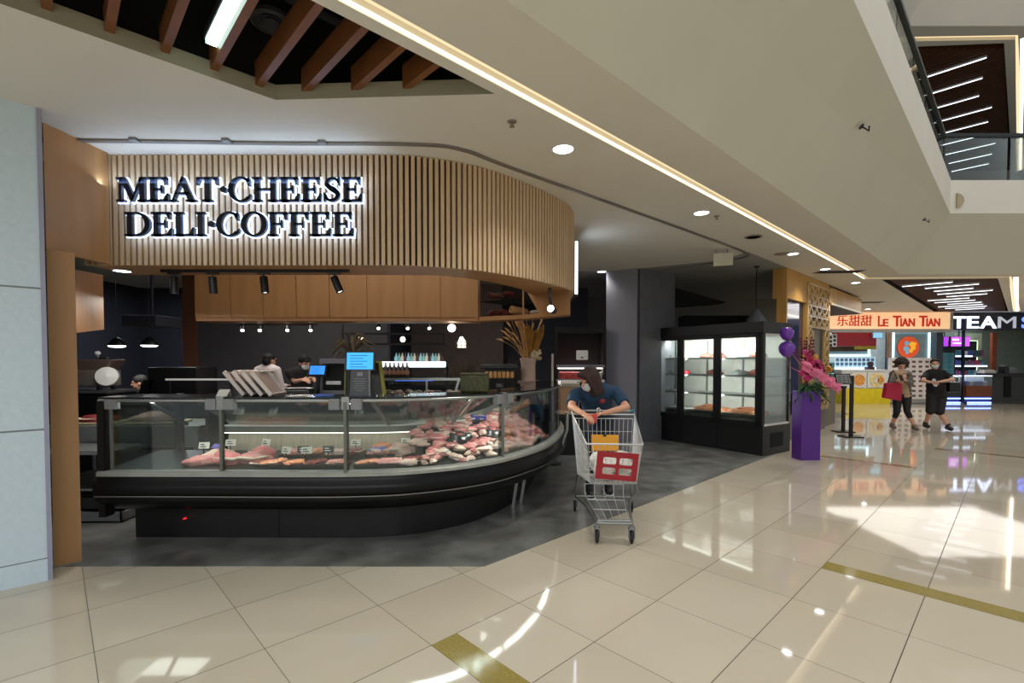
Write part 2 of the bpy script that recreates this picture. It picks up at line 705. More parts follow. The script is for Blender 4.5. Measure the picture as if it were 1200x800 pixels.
# wooden baffles across the opening (counted from the pointed right end)
names_b = ['shortest wooden ceiling baffle, at the pointed right end of the dark opening', 'second wooden ceiling baffle from the pointed right end of the dark opening',
           'third wooden ceiling baffle from the pointed right end of the dark opening', 'fourth wooden ceiling baffle from the right end of the dark opening',
           'wooden ceiling baffle just left of the round air diffuser', 'wooden ceiling baffle just right of the lit tube lamp',
           'wooden ceiling baffle just left of the lit tube lamp', 'second wooden ceiling baffle left of the lit tube lamp',
           'wooden ceiling baffle nearest the top left corner of the photo']
bpx = [(475, 103), (415, 105), (357, 107), (303, 100), (250, 82), (192, 63), (127, 42), (55, 16)]
for i, (px, py) in enumerate(bpx):
    p = G(px, py, CEIL + 0.06)
    u = p.dot(AD)
    v0 = 2.46
    v1 = p.dot(BD)
    o = MB().uvbox(u - 0.022, u + 0.022, v0, v1, CEIL + 0.05, CEIL + 0.20).build('ceiling_baffle', M_baffle)
    tag(o, names_b[i + 1 if i else 0] if i else names_b[0], 'ceiling baffle', 'wooden baffles in the ceiling opening')
u0 = G(238, 70, CEIL + 0.1).dot(AD)
tl = thing('tube_lamp', 'cool white lit tube lamp hanging among the wooden ceiling baffles', 'lamp', UV(u0, 3.0, CEIL + 0.1))
MB().uvbox(u0 - 0.035, u0 + 0.035, 2.62, 3.30, CEIL + 0.12, CEIL + 0.17).build('housing', M_blackmatte, tl)
MB().uvbox(u0 - 0.028, u0 + 0.028, 2.64, 3.28, CEIL + 0.09, CEIL + 0.12).build('diffuser', glow('tube_glow', (205, 250, 245), 4.0), tl)
for v_ in (2.7, 3.2):
    MB().tube([UV(u0, v_, CEIL + 0.17), UV(u0, v_, 4.5)], 0.006).build('hanger', M_blackmatte, tl)
p = G(318, 27, CEIL + 0.28)
df = thing('air_diffuser', 'round black air diffuser in the dark ceiling opening', 'vent', p)
MB().lathe([(0.115, 0.03), (0.12, 0.0), (0.10, -0.01), (0.095, 0.02)], p).build('rim', M_charcoal, df)
for r_ in (0.075, 0.05, 0.025):
    MB().lathe([(r_, 0.03), (r_ + 0.016, 0.0), (r_ + 0.012, 0.0), (r_ - 0.004, 0.03)], p).build('ring', M_charcoal, df)
MB().tube([p + Vector((0, 0, 0.03)), Vector((p.x, p.y, 4.5))], 0.08).build('neck', M_blackmatte, df)

# ------------------------------------------------------------------ light slot (cove)


def trough(name, loop, z, depth):
    mb = MB()
    n = len(loop)
    for i in range(n):
        p, q = loop[i], loop[(i + 1) % n]
        mb.add([(p.x, p.y, z), (q.x, q.y, z), (q.x, q.y, z + depth), (p.x, p.y, z + depth)], [(0, 1, 2, 3)])
    return mb


cv = thing('cove_light', 'long warm light slot recessed along the mall ceiling, bending at its far end', 'ceiling light', UV(5, 2.25, CEIL))
trough('sides', slot, CEIL, 0.07).build('slot_sides', M_white, cv)
MB().sheet([slot], CEIL + 0.07).build('diffuser', M_warmled, cv)
cv_e = (UV(-5, S1 - 0.012, CEIL + 0.012), UV(12.55, S1 - 0.012, CEIL + 0.012))
MB().bar(cv_e[0], cv_e[1], 0.012).build('led_strip', glow('cove_edge', (255, 240, 210), 3.0), cv)
brt = glow('cove_bright', (255, 244, 224), 4.0)
MB().bar(UV(14.6, 0.07, CEIL + 0.03), UV(24.5, 0.07, CEIL + 0.03), 0.07).build('led_strip', brt, cv)

# ------------------------------------------------------------------ slatted panel with lines of light beyond the slot


def slat_field(z, deep, tagname, label, lines, g_lines, wherelab):
    t = thing('slatted_ceiling_panel', label, 'ceiling panel', (panel[0].x, panel[0].y, z))
    trough('x', panel, z, deep).build('frame', mat('panel_edge', (44, 34, 28), 0.6), t)
    MB().sheet([panel], z + deep).build('backing', mat('panel_backing', (34, 22, 16), 0.8), t)
    mb = MB()
    k = 0
    u = 13.2
    while u < 24.2:
        # clip each slat to the panel outline
        lo, hi = 0.34, 2.06
        pa = UV(u, hi)
        if pa.y < 10.45 or UV(u, 0.0).y < 10.35:
            # the near edge is frontal: y = 10.42 .. 10.27
            f = lambda v_: UV(u, v_).y
            vmin = (10.47 - u * AD.y) / BD.y
            lo = max(lo, vmin)
        vmax = 2.06
        xl = u
        # far-left edge runs from (7.95,10.42) to UV(22.6,2.1): v about 1.93..2.1
        hi = 1.98
        if lo < hi - 0.05:
            mb.uvbox(u, u + 0.035, lo, hi, z + 0.02, z + deep - 0.002)
        u += 0.115
    mb.build('slats', M_darkwood, t)
    for (u, v0, v1) in lines:
        l = thing('line_lamp', wherelab, 'lamp', UV(u, v0, z), group=g_lines)
        MB().uvbox(u - 0.022, u + 0.022, v0, v1, z - 0.02, z + 0.02).build('housing', M_whitep, l)
        MB().uvbox(u - 0.016, u + 0.016, v0 + 0.01, v1 - 0.01, z - 0.028, z - 0.02).build('diffuser', glow('line_glow', (238, 244, 255), 3.0), l)


rl = random.Random(3)
lines_low = []
for k in range(11):
    u = 14.3 + k * 0.78
    a0 = rl.uniform(0.45, 0.95)
    lo = max(a0, (10.6 - u * AD.y) / BD.y)
    hi = min(lo + rl.uniform(0.7, 1.1), 1.9)
    if hi - lo > 0.3:
        lines_low.append((u, lo, hi))
slat_field(CEIL, 0.22, 'low', 'dark wood slatted ceiling panel over the far shops, crossed by white light lines', lines_low,
           'white light lines of the lower ceiling panel', 'white line lamp under the slatted ceiling panel above the far shop signs')

# ------------------------------------------------------------------ the void: sloped soffit, slab edge, glass balustrade


def ring(z0, mslope, suffix):
    e0, e1 = UV(-6, VE), Vector((c1.x, c1.y, 0))
    f0, f1 = UV(-6, 0.90), Vector((8.13, 9.02, 0))
    mb = MB()
    mb.add([(e0.x, e0.y, z0), (e1.x, e1.y, z0), (f1.x, f1.y, z0 + 0.99), (f0.x, f0.y, z0 + 0.99)], [(0, 1, 2, 3)])
    mb.add([(e1.x, e1.y, z0), (31, e1.y, z0), (31, f1.y, z0 + 0.99), (f1.x, f1.y, z0 + 0.99)], [(0, 1, 2, 3)])
    struct(mb.build('ceiling_slope' + suffix, mslope))
    mb = MB()
    mb.add([(f0.x, f0.y, z0 + 0.99), (f1.x, f1.y, z0 + 0.99), (f1.x, f1.y, z0 + 1.6), (f0.x, f0.y, z0 + 1.6)], [(0, 1, 2, 3)])
    mb.add([(f1.x, f1.y, z0 + 0.99), (31, f1.y, z0 + 0.99), (31, f1.y, z0 + 1.6), (f1.x, f1.y, z0 + 1.6)], [(0, 1, 2, 3)])
    struct(mb.build('wall_void' + suffix, M_white))


ring(CEIL, M_slope, '')
ring(CEIL + 4.9, M_white, '_upper')
up = 4.9
loop_u = [p_e, c1, (31, 9.75), (31, 33), (-9, 33), (-9, -4)]
slot_u = [Vector((8.0, 10.22, 0)), Vector((8.0, 10.08, 0)), Vector((10.33, 10.02, 0)), UV(24.6, -0.02), UV(24.6, 0.16), Vector((10.42, 10.16, 0))]
struct(MB().sheet([[Vector((p[0], p[1])) for p in loop_u], slot_u, panel], CEIL + up).build('ceiling_upper', M_white))
cv2 = thing('cove_light', 'bright light slot framing the upper floor ceiling panel at top right', 'ceiling light', (9, 10.1, CEIL + up))
trough('sides', slot_u, CEIL + up, 0.07).build('slot_sides', M_white, cv2)
MB().sheet([slot_u], CEIL + up + 0.07).build('diffuser', M_warmled, cv2)
MB().bar(UV(14.6, 0.07, CEIL + up + 0.03), UV(24.5, 0.07, CEIL + up + 0.03), 0.06).build('led_strip', brt, cv2)
slat_field(CEIL + up, 0.22, 'up', 'dark wood slatted panel in the upper floor ceiling at top right', [(14.9 + 1.0 * k, max(0.6 + 0.1 * (k % 3), (10.6 - (14.9 + k) * AD.y) / BD.y), 1.75) for k in range(9)],
           'white light lines of the upper ceiling panel', 'white line lamp under the upper floor slatted panel at top right')
# balustrade
bl = thing('glass_balustrade', 'glass balustrade with dark top rail along the upper floor edge', 'balustrade', (8.13, 9.2, 4.9))
f0, f1 = UV(-6, 1.09), Vector((8.14, 9.2, 0))
M_rail = mat('dark_rail', (62, 66, 66), 0.35, 0.6)
MB().bar((f0.x, f0.y, 5.80), (f1.x, f1.y, 5.80), 0.06).bar((f1.x, f1.y, 5.80), (31, f1.y, 5.80), 0.06).build('handrail', M_rail, bl)
MB().bar((f0.x, f0.y, 4.93), (f1.x, f1.y, 4.93), 0.05).bar((f1.x, f1.y, 4.93), (31, f1.y, 4.93), 0.05).build('base_channel', M_rail, bl)
dirA = (f1 - f0).normalized()
for k in range(12):
    q0 = f1 - dirA * (1.25 * k + 0.02)
    q1 = f1 - dirA * (1.25 * k + 1.21)
    MB().obox((q0.x, q0.y, 4.95), q1 - q0, BD * 0.012, (0, 0, 0.83)).build('glass_panel', M_glass, bl)
    p_ = f1 - dirA * (1.25 * k + 0.62)
    MB().bar((p_.x, p_.y, 4.88), (p_.x, p_.y, 5.05), 0.05).build('clamp', M_steel, bl)
for k in range(8):
    MB().box(f1.x + 0.02 + 1.25 * k, f1.x + 1.21 + 1.25 * k, f1.y, f1.y + 0.012, 4.95, 5.78).build('glass_panel', M_glass, bl)

# small fittings on the slopes
q = G(1009, 148, 3.86)
# ------------------------------------------------------------------ pillar, wood end panel, walls
plr = MB().uvbox(-3.2, -0.036, 4.712, 5.6, 0.16, CEIL)
struct(plr.build('pillar', M_pillar))
struct(MB().uvbox(-3.2, -0.030, 4.706, 5.6, 0.0, 0.155).build('baseboard_pillar', M_pillar))
struct(MB().uvbox(-0.052, -0.026, 4.702, 4.74, 0.0, CEIL).build('trim_6', M_lav))
mg = mat('panel_joint', (120, 128, 130), 0.7)
struct(MB().uvbox(-3.2, -0.035, 4.711, 4.72, 2.05, 2.062).uvbox(-3.2, -0.035, 4.711, 4.72, 1.065, 1.077).uvbox(-3.2, -0.035, 4.711, 4.72, 0.155, 0.162).build('trim_7', mg))

struct(MB().box(-9, -5.6, 4.3, 4.4, 0, CEIL).build('wall_front', M_navy))
struct(MB().box(-9.0, -8.9, 4.3, 12.1, 0, CEIL).build('wall_left', M_navy))
struct(MB().box(-9, 1.82, 11.6, 11.7, 0, CEIL).build('wall_back', M_navy))
struct(MB().box(-5.85, -2.3, 9.0, 9.12, 0, CEIL).build('wall_partition', M_charcoal))
struct(MB().box(-6.12, -5.85, 8.98, 9.14, 0, CEIL).build('trim_8', mat('walnut_post', (96, 62, 44), 0.5)))
struct(MB().box(-2.3, -0.2, 11.0, 11.1, 0, CEIL).build('wall_brown', mat('taupe_wall', (84, 72, 68), 0.8)))
# grey column between counter and fridge
struct(MB().add([], []).obox((1.84, 9.45, 0), Vector((2.36, 9.14, 0)) - Vector((1.84, 9.45, 0)), Vector((0.55, 0.95, 0)), (0, 0, CEIL)).build('column', M_greywall))
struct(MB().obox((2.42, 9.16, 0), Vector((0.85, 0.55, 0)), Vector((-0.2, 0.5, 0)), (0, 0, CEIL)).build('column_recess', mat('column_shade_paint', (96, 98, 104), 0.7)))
struct(MB().box(1.8, 8.2, 13.5, 13.6, 0, CEIL).build('wall_rear', M_greydark))

# ================================================================== CANOPY, SIGN
CZ = 2.37
can_path = smooth_path([(-3.62, 4.13), (-2.6, 4.13), (-1.6, 4.13), (-1.1, 4.13), (-0.80, 4.16), (-0.30, 4.38), (0.17, 4.82), (0.55, 5.32), (0.70, 5.64), (0.755, 6.0), (0.765, 6.6), (0.765, 7.4)], 0.02)
can = thing('canopy', 'curved oak canopy with vertical slats and an end niche above the deli counter', 'canopy', (-1.4, 4.6, CZ))
back_path = offset_path(can_path, -0.035)
MB().sweep(back_path, [(0, CZ), (0, CEIL - 0.002)]).build('fascia_backing', M_slatback, can)
# slats: one mesh of upright battens following the curve
mb = MB()
L = 0.0
nxt = 0.0
for i in range(len(can_path) - 1):
    seg = (can_path[i + 1] - can_path[i]).length
    while nxt <= L + seg:
        t = (nxt - L) / seg
        p = can_path[i].lerp(can_path[i + 1], t)
        n_ = normal_at(can_path, i)
        tx = Vector((-n_.y, n_.x))
        wd = 0.030
        mb.obox((p.x - tx.x * wd / 2 - n_.x * 0.034, p.y - tx.y * wd / 2 - n_.y * 0.034, CZ - 0.004), (tx.x * wd, tx.y * wd, 0), (n_.x * 0.040, n_.y * 0.040, 0), (0, 0, CEIL - CZ))
        nxt += 0.0505
    L += seg
mb.build('slats', M_slat, can)
# soffit (underside) between the outer curve and its inner rim
inner = smooth_path([(-3.62, 4.62), (-2.0, 4.62), (-1.2, 4.62), (-0.66, 4.67), (-0.345, 4.90), (0.0, 5.35), (0.13, 5.61), (0.28, 6.2), (0.30, 7.4)], 0.05)
sof = [Vector((p.x, p.y)) for p in can_path] + [Vector((p.x, p.y)) for p in reversed(inner)]
MB().sheet([sof], CZ).build('soffit', M_oak, can)
MB().sweep(inner, [(0, CZ), (0, CEIL - 0.02)]).build('inner_fascia', M_oakdark, can)

# hanging oak cabinets behind the canopy and the curved end that joins them to it
CB = 2.09
cab_g = 'oak wall cabinets hanging behind the canopy'
seams = [(228, 'leftmost oak hanging cabinet behind the canopy, beside the dark left opening'), (270, 'second oak hanging cabinet from the left behind the canopy'),
         (308, 'third oak hanging cabinet from the left behind the canopy'), (347, 'fourth oak hanging cabinet from the left behind the canopy'),
         (386, 'fifth oak hanging cabinet from the left, under the right end of the black track'), (430, 'third oak hanging cabinet from the open niche, under the canopy'),
         (473, 'second oak hanging cabinet from the open niche, under the canopy'), (516, 'oak hanging cabinet touching the open niche, under the canopy'), (560.5, None)]
for (p0, lab), (p1, _) in zip(seams, seams[1:]):
    xa, xb = D(p0, 350, 6.5).x, D(p1, 350, 6.5).x
    c = thing('hanging_cabinet', lab, 'cabinet', ((xa + xb) / 2, 6.7, CB), group=cab_g)
    MB().box(xa + 0.002, xb - 0.002, 6.52, 6.95, CB, 3.0).build('body', M_oakdark, c)
    MB().box(xa + 0.004, xb - 0.004, 6.5, 6.518, CB + 0.05, 2.98).build('door', M_oak, c)
MB_ = MB()
# curved end
x560, = (D(560.5, 350, 6.5).x,)
endp = smooth_path([(x560 + 0.01, 6.51), (-0.2, 6.36), (0.14, 6.18), (0.43, 5.88), (0.60, 5.68), (0.675, 5.60)], 0.03)
e = can


def s_at(px):
    best = min(range(len(endp)), key=lambda i: abs(600 + FOC * endp[i].x / endp[i].y - px))
    return best


iA, iB, iT = s_at(562), s_at(632), s_at(608)
m1 = MB().sweep(endp[:iB + 1], [(0, CB), (0, CB + 0.055)])
k = len(m1.v)
# right hand solid face: bottom from iB, top from iT
n = len(endp)
bot = [Vector((endp[i].x, endp[i].y, CB)) for i in range(iB, n)]
mid = [Vector((endp[i].x, endp[i].y, CB + 0.055)) for i in range(iB, n)]
m1.add(bot + mid, [(i, i + 1, i + 1 + len(bot), i + len(bot)) for i in range(len(bot) - 1)])
upv = [Vector((endp[i].x, endp[i].y, CZ + 0.25)) for i in range(iB, n)]
m1.add(mid + upv, [(i, i + 1, i + 1 + len(mid), i + len(mid)) for i in range(len(mid) - 1)])
tri = [Vector((endp[i].x, endp[i].y, CZ + 0.25)) for i in range(iT, iB + 1)]
m1.add([mid[0]] + tri, [(0, i, i + 1) for i in range(1, len(tri))])
m1.build('curved_face', M_oak, e)
# right return back to the fascia and underside
outer_seg = [p for p in can_path if p.y > 5.62]
under = [Vector((p.x, p.y)) for p in endp] + [Vector((p.x + 0.03, p.y + 0.26)) for p in reversed(endp)]
MB().sheet([under], CB + 0.001).build('underside', M_oakdark, e)
mr = MB().sweep([Vector((endp[-1].x, endp[-1].y)), Vector((endp[-1].x + 0.03, endp[-1].y + 0.26))], [(0, CB), (0, CZ + 0.01)])
mr.build('outer_face', M_oak, e)
# dark niche behind
nb = [Vector((p.x + 0.30, p.y + 0.42)) for p in endp[iA:iB + 4]]
MB().sweep(nb, [(0, CB + 0.055), (0, CB + 0.8)]).build('niche_back', M_blackmatte, e)
pd = endp[s_at(613)]
MB().bar((pd.x + 0.004, pd.y + 0.01, CB + 0.05), (pd.x + 0.004, pd.y + 0.01, CB + 0.6), 0.022).build('divider', M_oak, e)
sh = [Vector((p.x, p.y)) for p in endp[iA:s_at(612) + 1]]
MB().sheet([sh + [Vector((p.x + 0.3, p.y + 0.4)) for p in reversed(sh)]], CB + 0.26).build('shelf_board', M_blackmatte, e)
M_log = mat('dark_bundle', (96, 44, 36), 0.7, var=0.5, scale=18, bump=0.5)
M_log2 = mat('tan_roll', (176, 134, 92), 0.7, var=0.2)
rb = random.Random(5)
for k in range(15):
    t = rb.random()
    i = iA + 1 + int(t * (s_at(607) - iA - 4))
    p = endp[i]
    lev = 0 if k % 3 else 1
    z = CB + (0.10 if lev == 0 else 0.34) + rb.uniform(-0.015, 0.03)
    a0 = rb.uniform(-0.5, 0.5)
    d = Vector((math.cos(a0), math.sin(a0) + 0.3, rb.uniform(-0.15, 0.15))) * rb.uniform(0.05, 0.09)
    c = Vector((p.x + 0.10 + rb.uniform(-0.02, 0.05), p.y + 0.14 + rb.uniform(-.02, .05), z))
    b_ = MB().tube([c - d, c - d * 0.4 + Vector((0, 0, 0.012)), c + d * 0.4, c + d], lambda s_: 0.022 + 0.012 * math.sin(s_ * 3.1), 9)
    tag(b_.build('dried_bundle', M_log, smooth=True), 'dark red brown bundle ' + ('on the upper board' if lev else 'on the bottom board') + ' of the open niche under the canopy', 'bundle', 'bundles in the canopy niche')
p = endp[s_at(601)]
t_ = MB().lathe([(0.0, -0.12), (0.05, -0.12), (0.055, -0.1), (0.055, 0.1), (0.05, 0.12), (0.02, 0.12), (0.02, 0.10)], (p.x + 0.08, p.y + 0.10, CB + 0.115), 14, axis=(-0.9, -0.45, 0.15))
tag(t_.build('tan_roll', M_log2, smooth=True), 'tan rolled bundle lying beside the thin divider of the canopy niche', 'roll')
p = endp[s_at(622)]
tag(MB().ell((p.x + 0.06, p.y + 0.08, CB + 0.085), (0.07, 0.045, 0.028), 12, 8).build('pale_packet', mat('pale_packet', (190, 180, 170), 0.6), smooth=True), 'pale packet lying in the slanted right corner of the canopy niche', 'packet')

# canopy downlight in the soffit at far left and the wood return panel
# ------------------------------------------------------------------ wood end panel by the pillar
wp = thing('oak_end_panel', 'tall oak panel standing between the white pillar and the counter', 'panel', UV(0.05, 5.0))
MB().uvbox(-0.02, 0.135, 4.95, 5.02, 0.012, CZ).build('post', M_oak, wp)
MB().uvbox(-0.02, 0.135, 4.95, 5.02, 0, 0.012).build('foot', M_steelsoft, wp)
tl_ = UV(-0.02, 4.97)
tr_ = UV(0.135, 4.97)
MB().obox((tl_.x, tl_.y, CZ), Vector((-3.40, 4.10, 0)) - Vector((tl_.x, tl_.y, 0)), BD * 0.07, (0, 0, CEIL - CZ)).build('upper_panel', M_oak, wp)
ib = thing('oak_bulkhead_box', 'short oak box hanging under the canopy beside the tall oak end panel', 'panel', (-3.7, 4.5, 2.0))
MB().obox(D(88, 390, 4.2), D(122, 386, 4.9) - D(88, 390, 4.2), (-0.3, 0.1, 0), (0, 0, 0.55)).build('box', M_oakdark, ib)

# ------------------------------------------------------------------ shutter track on the ceiling
tk = smooth_path([tuple(G(20, 161, CEIL)[:2]), tuple(G(52, 163, CEIL)[:2]), tuple(G(200, 165, CEIL)[:2]), tuple(G(330, 167, CEIL)[:2]), tuple(G(480, 168, CEIL)[:2]), tuple(G(540, 174, CEIL)[:2]),
                  tuple(G(600, 196, CEIL)[:2]), tuple(G(740, 246, CEIL)[:2]), tuple(G(845, 284, CEIL)[:2]), tuple(G(874, 296, CEIL)[:2]), tuple(G(868, 302, CEIL)[:2]), tuple(G(800, 313, CEIL)[:2]), tuple(G(752, 320, CEIL)[:2])], 0.06)
MB_t = MB().sweep(tk, [(-0.022, CEIL - 0.001), (-0.022, CEIL - 0.014), (0.022, CEIL - 0.014), (0.022, CEIL - 0.001)])
tr = thing('shutter_track', 'thin metal shutter track curving along the ceiling around the shop front', 'track', (tk[0].x, tk[0].y, CEIL))
MB_t.build('rail', mat('track_metal', (132, 128, 122), 0.45, 0.3), tr)
for px, py in ((158, 164), (266, 165), (378, 167)):
    q = G(px, py, CEIL - 0.01)
    MB().box(q.x - 0.03, q.x + 0.03, q.y - 0.03, q.y + 0.03, CEIL - 0.022, CEIL - 0.001).build('bracket', M_steelsoft, tr)

# ------------------------------------------------------------------ SIGN: serif letters


def ring_polys(cx, cy, rx, ry, tx, ty, a0, a1, n=22):
    """thick arc: heavier left and right (tx) than top and bottom (ty)"""
    out = []
    for i in range(n):
        t0 = math.radians(a0 + (a1 - a0) * i / n)
        t1 = math.radians(a0 + (a1 - a0) * (i + 1) / n)
        out.append([(cx + rx * math.cos(t0), cy + ry * math.sin(t0)), (cx + rx * math.cos(t1), cy + ry * math.sin(t1)),
                    (cx + (rx - tx) * math.cos(t1), cy + (ry - ty) * math.sin(t1)), (cx + (rx - tx) * math.cos(t0), cy + (ry - ty) * math.sin(t0))])
    return out


def rect(x0, x1, y0, y1):
    return [(x0, y0), (x1, y0), (x1, y1), (x0, y1)]


def stem(x, wd=0.17, s=0.09):
    return [rect(x, x + wd, 0, 1), rect(x - s, x + wd + s, 0, 0.055), rect(x - s, x + wd + s, 0.945, 1)]


def glyph(ch):
    if ch == 'M':
        return [rect(0.10, 0.16, 0, 1), rect(-0.02, 0.28, 0, 0.055), rect(-0.02, 0.20, 0.945, 1), [(0.10, 1), (0.30, 1), (0.66, 0.16), (0.55, 0.02)],
                [(0.55, 0.02), (0.62, 0.22), (0.90, 1), (0.98, 1), (0.6, 0.02)], rect(0.88, 1.05, 0, 1), rect(0.80, 1.14, 0, 0.055), rect(0.9, 1.14, 0.945, 1)], 1.20
    if ch == 'E':
        return stem(0.10) + [rect(0.2, 0.70, 0.94, 1), rect(0.2, 0.76, 0, 0.06), rect(0.2, 0.52, 0.475, 0.535), [(0.70, 1), (0.57, 0.95), (0.665, 0.72), (0.70, 0.72)],
                             [(0.76, 0), (0.60, 0.05), (0.73, 0.30), (0.78, 0.30)], rect(0.505, 0.545, 0.36, 0.65)], 0.85
    if ch == 'F':
        return stem(0.10) + [rect(0.2, 0.72, 0.94, 1), rect(0.2, 0.52, 0.475, 0.535), [(0.72, 1), (0.58, 0.95), (0.68, 0.70), (0.72, 0.70)], rect(0.505, 0.545, 0.36, 0.65)], 0.80
    if ch == 'L':
        return stem(0.10) + [rect(0.2, 0.74, 0, 0.06), [(0.74, 0), (0.58, 0.05), (0.72, 0.33), (0.765, 0.33)]], 0.82
    if ch == 'I':
        return stem(0.10), 0.44
    if ch == 'T':
        return [rect(0.35, 0.52, 0, 1), rect(0.25, 0.62, 0, 0.055), rect(0.05, 0.82, 0.94, 1), [(0.03, 1), (0.03, 0.70), (0.065, 0.70), (0.17, 0.95), (0.17, 1)], [(0.84, 1), (0.70, 1), (0.70, 0.95), (0.805, 0.70), (0.84, 0.70)]], 0.90
    if ch == 'H':
        return stem(0.10) + stem(0.72) + [rect(0.2, 0.8, 0.475, 0.535)], 1.04
    if ch == 'A':
        return [[(0.06, 0), (0.13, 0), (0.50, 0.92), (0.46, 1.02)], [(0.46, 1.02), (0.52, 1.02), (0.92, 0), (0.72, 0), (0.40, 0.86)], rect(-0.02, 0.25, 0, 0.05), rect(0.62, 1.0, 0, 0.05), rect(0.22, 0.74, 0.30, 0.36)], 1.0
    if ch == 'O':
        return ring_polys(0.5, 0.5, 0.48, 0.525, 0.17, 0.06, 0, 360, 36), 1.02
    if ch == 'C':
        return ring_polys(0.52, 0.5, 0.48, 0.525, 0.17, 0.06, 42, 318, 28) + [[(0.80, 0.97), (0.84, 0.97), (0.86, 0.66), (0.82, 0.66), (0.72, 0.88)], [(0.86, 0.27), (0.90, 0.27), (0.88, 0.18), (0.80, 0.08), (0.78, 0.12)]], 0.95
    if ch == 'D':
        return stem(0.10)[:1] + [rect(0.0, 0.3, 0, 0.055), rect(0.0, 0.3, 0.945, 1), rect(0.2, 0.46, 0, 0.055), rect(0.2, 0.46, 0.945, 1)] + ring_polys(0.44, 0.5, 0.50, 0.5, 0.17, 0.055, -90, 90, 20), 1.0
    if ch == 'S':
        pts = []
        for i in range(25):
            t = i / 24
            pts.append((t,))
        spine = smooth_path([(0.60, 0.78), (0.52, 0.92), (0.36, 0.965), (0.19, 0.88), (0.15, 0.72), (0.26, 0.58), (0.44, 0.46), (0.56, 0.31), (0.52, 0.13), (0.34, 0.035), (0.17, 0.09), (0.08, 0.26)], 0.05)
        out = []
        n = len(spine)
        for i in range(n - 1):
            def wdt(j):
                t = j / (n - 1)
                return 0.035 + 0.062 * math.exp(-((t - 0.5) / 0.20) ** 2)
            a_, b_ = spine[i], spine[i + 1]
            na, nb_ = normal_at(spine, i), normal_at(spine, i + 1)
            wa, wb = wdt(i), wdt(i + 1)
            out.append([tuple(a_ + na * wa), tuple(b_ + nb_ * wb), tuple(b_ - nb_ * wb), tuple(a_ - na * wa)])
        out += [[(0.64, 1.0), (0.60, 1.0), (0.56, 0.90), (0.60, 0.68), (0.64, 0.68)], [(0.03, 0.0), (0.07, 0.0), (0.13, 0.12), (0.08, 0.34), (0.03, 0.34)]]
        return out, 0.72
    if ch == '.':
        return [[(0.16 + 0.115 * math.cos(t * math.pi / 8), 0.5 + 0.115 * math.sin(t * math.pi / 8)) for t in range(16)]], 0.32
    return [], 0.5


M_letter = mat('sign_letter_navy', (24, 30, 46), 0.35, var=0.05)
M_halo = glow('sign_halo', (176, 206, 255), 4.6)
sg = thing('shop_sign', 'halo lit dark serif sign lettering MEAT CHEESE DELI COFFEE on the slatted canopy', 'sign', (-2.3, 4.05, 2.65))
SY = 4.066                       # backs of the letters stand off the slats


def sign_row(txt, px0, px1, ytop, ybase):
    z0 = D(px0, ybase, SY).z
    z1 = D(px0, ytop, SY).z
    h = z1 - z0
    x0, x1 = D(px0, ybase, SY).x, D(px1, ybase, SY).x
    adv = [glyph(c)[1] for c in txt]
    k = (x1 - x0) / sum(adv)
    x = x0
    for c, a_ in zip(txt, adv):
        polys, _ = glyph(c)
        M = Matrix(((k, 0, 0, x), (0, 0, -1, SY), (0, h, 0, z0), (0, 0, 0, 1)))
        lb = MB()
        hb = MB()
        for p in polys:
            gx = [(q[0] * k, q[1] * h) for q in p]
            g1 = [(q[0] / k, q[1] / h) for q in grow(gx, 0.0035)]
            lb.prism(g1, 0.012, 0.045, M)
            g2 = grow(gx, 0.0105)
            g2 = [(q[0] / k, q[1] / h) for q in g2]
            hb.prism(g2, 0.0, 0.012, M)
        l = lb.build('letter' if c != '.' else 'letter_dot', M_letter, sg)
        hb.build('halo', M_halo, l)
        x += a_ * k


sign_row('MEAT.CHEESE', 142, 428, 210, 237.5)
sign_row('DELI.COFFEE', 151, 418, 250.5, 277.5)

area_light('sign_wash', Vector((-2.35, 4.02, 3.02)) - sg.location, 2.3, 5.0, (0.55, 0.72, 1.0), (math.radians(180 - 14), 0, 0), 0.04, sg)  # added unseen strip light that throws the blue wash onto the ceiling
# thin lit light-box seen edge on, on the right flank of the canopy
lb_ = thing('lightbox_sign', 'thin lit lightbox seen edge on at the right flank of the canopy', 'sign', (0.80, 6.1, 2.5))
q0, q1 = D(672.0, 346, 6.35), D(675.5, 283, 6.35)
MB().box(q0.x + 0.012, q0.x + 0.06, 6.3, 7.0, q0.z, q1.z).build('case', M_black, lb_)
MB().box(q0.x + 0.014, q0.x + 0.046, 6.288, 6.3, q0.z + 0.01, q1.z - 0.01).build('lit_edge', glow('lightbox_glow', (225, 235, 255), 5.0), lb_)
area_light('lightbox_lamp', (q1.x + 0.09, 6.7, 2.85), 0.5, 2.4, (0.72, 0.83, 1.0), (0, math.radians(-90), 0), 0.5, None)

# ------------------------------------------------------------------ track light under the soffit


def spot_head(parent, top, direction, rad=0.034, ln=0.13, lit=True, energy=0, strength=10):
    top = Vector(top)
    d = Vector(direction).normalized()
    c = top + Vector((0, 0, -0.05))
    h = MB().lathe([(0.0, -0.02), (rad * 0.9, -0.02), (rad, -0.01), (rad, ln), (rad * 0.85, ln), (rad * 0.8, ln - 0.012)], c, 16, axis=d).build('spotlight', M_black, parent, smooth=True)
    MB().tube([top, c], 0.008).build('stem', M_black, h)
    if lit:
        MB().lathe([(0.0, ln - 0.012), (rad * 0.8, ln - 0.011)], c, 16, axis=d).build('lens', glow('spot_lens_%d' % strength, (255, 246, 228), strength), h)
    if energy:
        q = c + d * (ln + 0.01)
        off = h.parent.location
        l = spot('spot_beam', q - off, energy, (1, 0.93, 0.82), 75, 0.5, d.to_track_quat('-Z', 'Y').to_euler(), parent, 0.02)
    return h


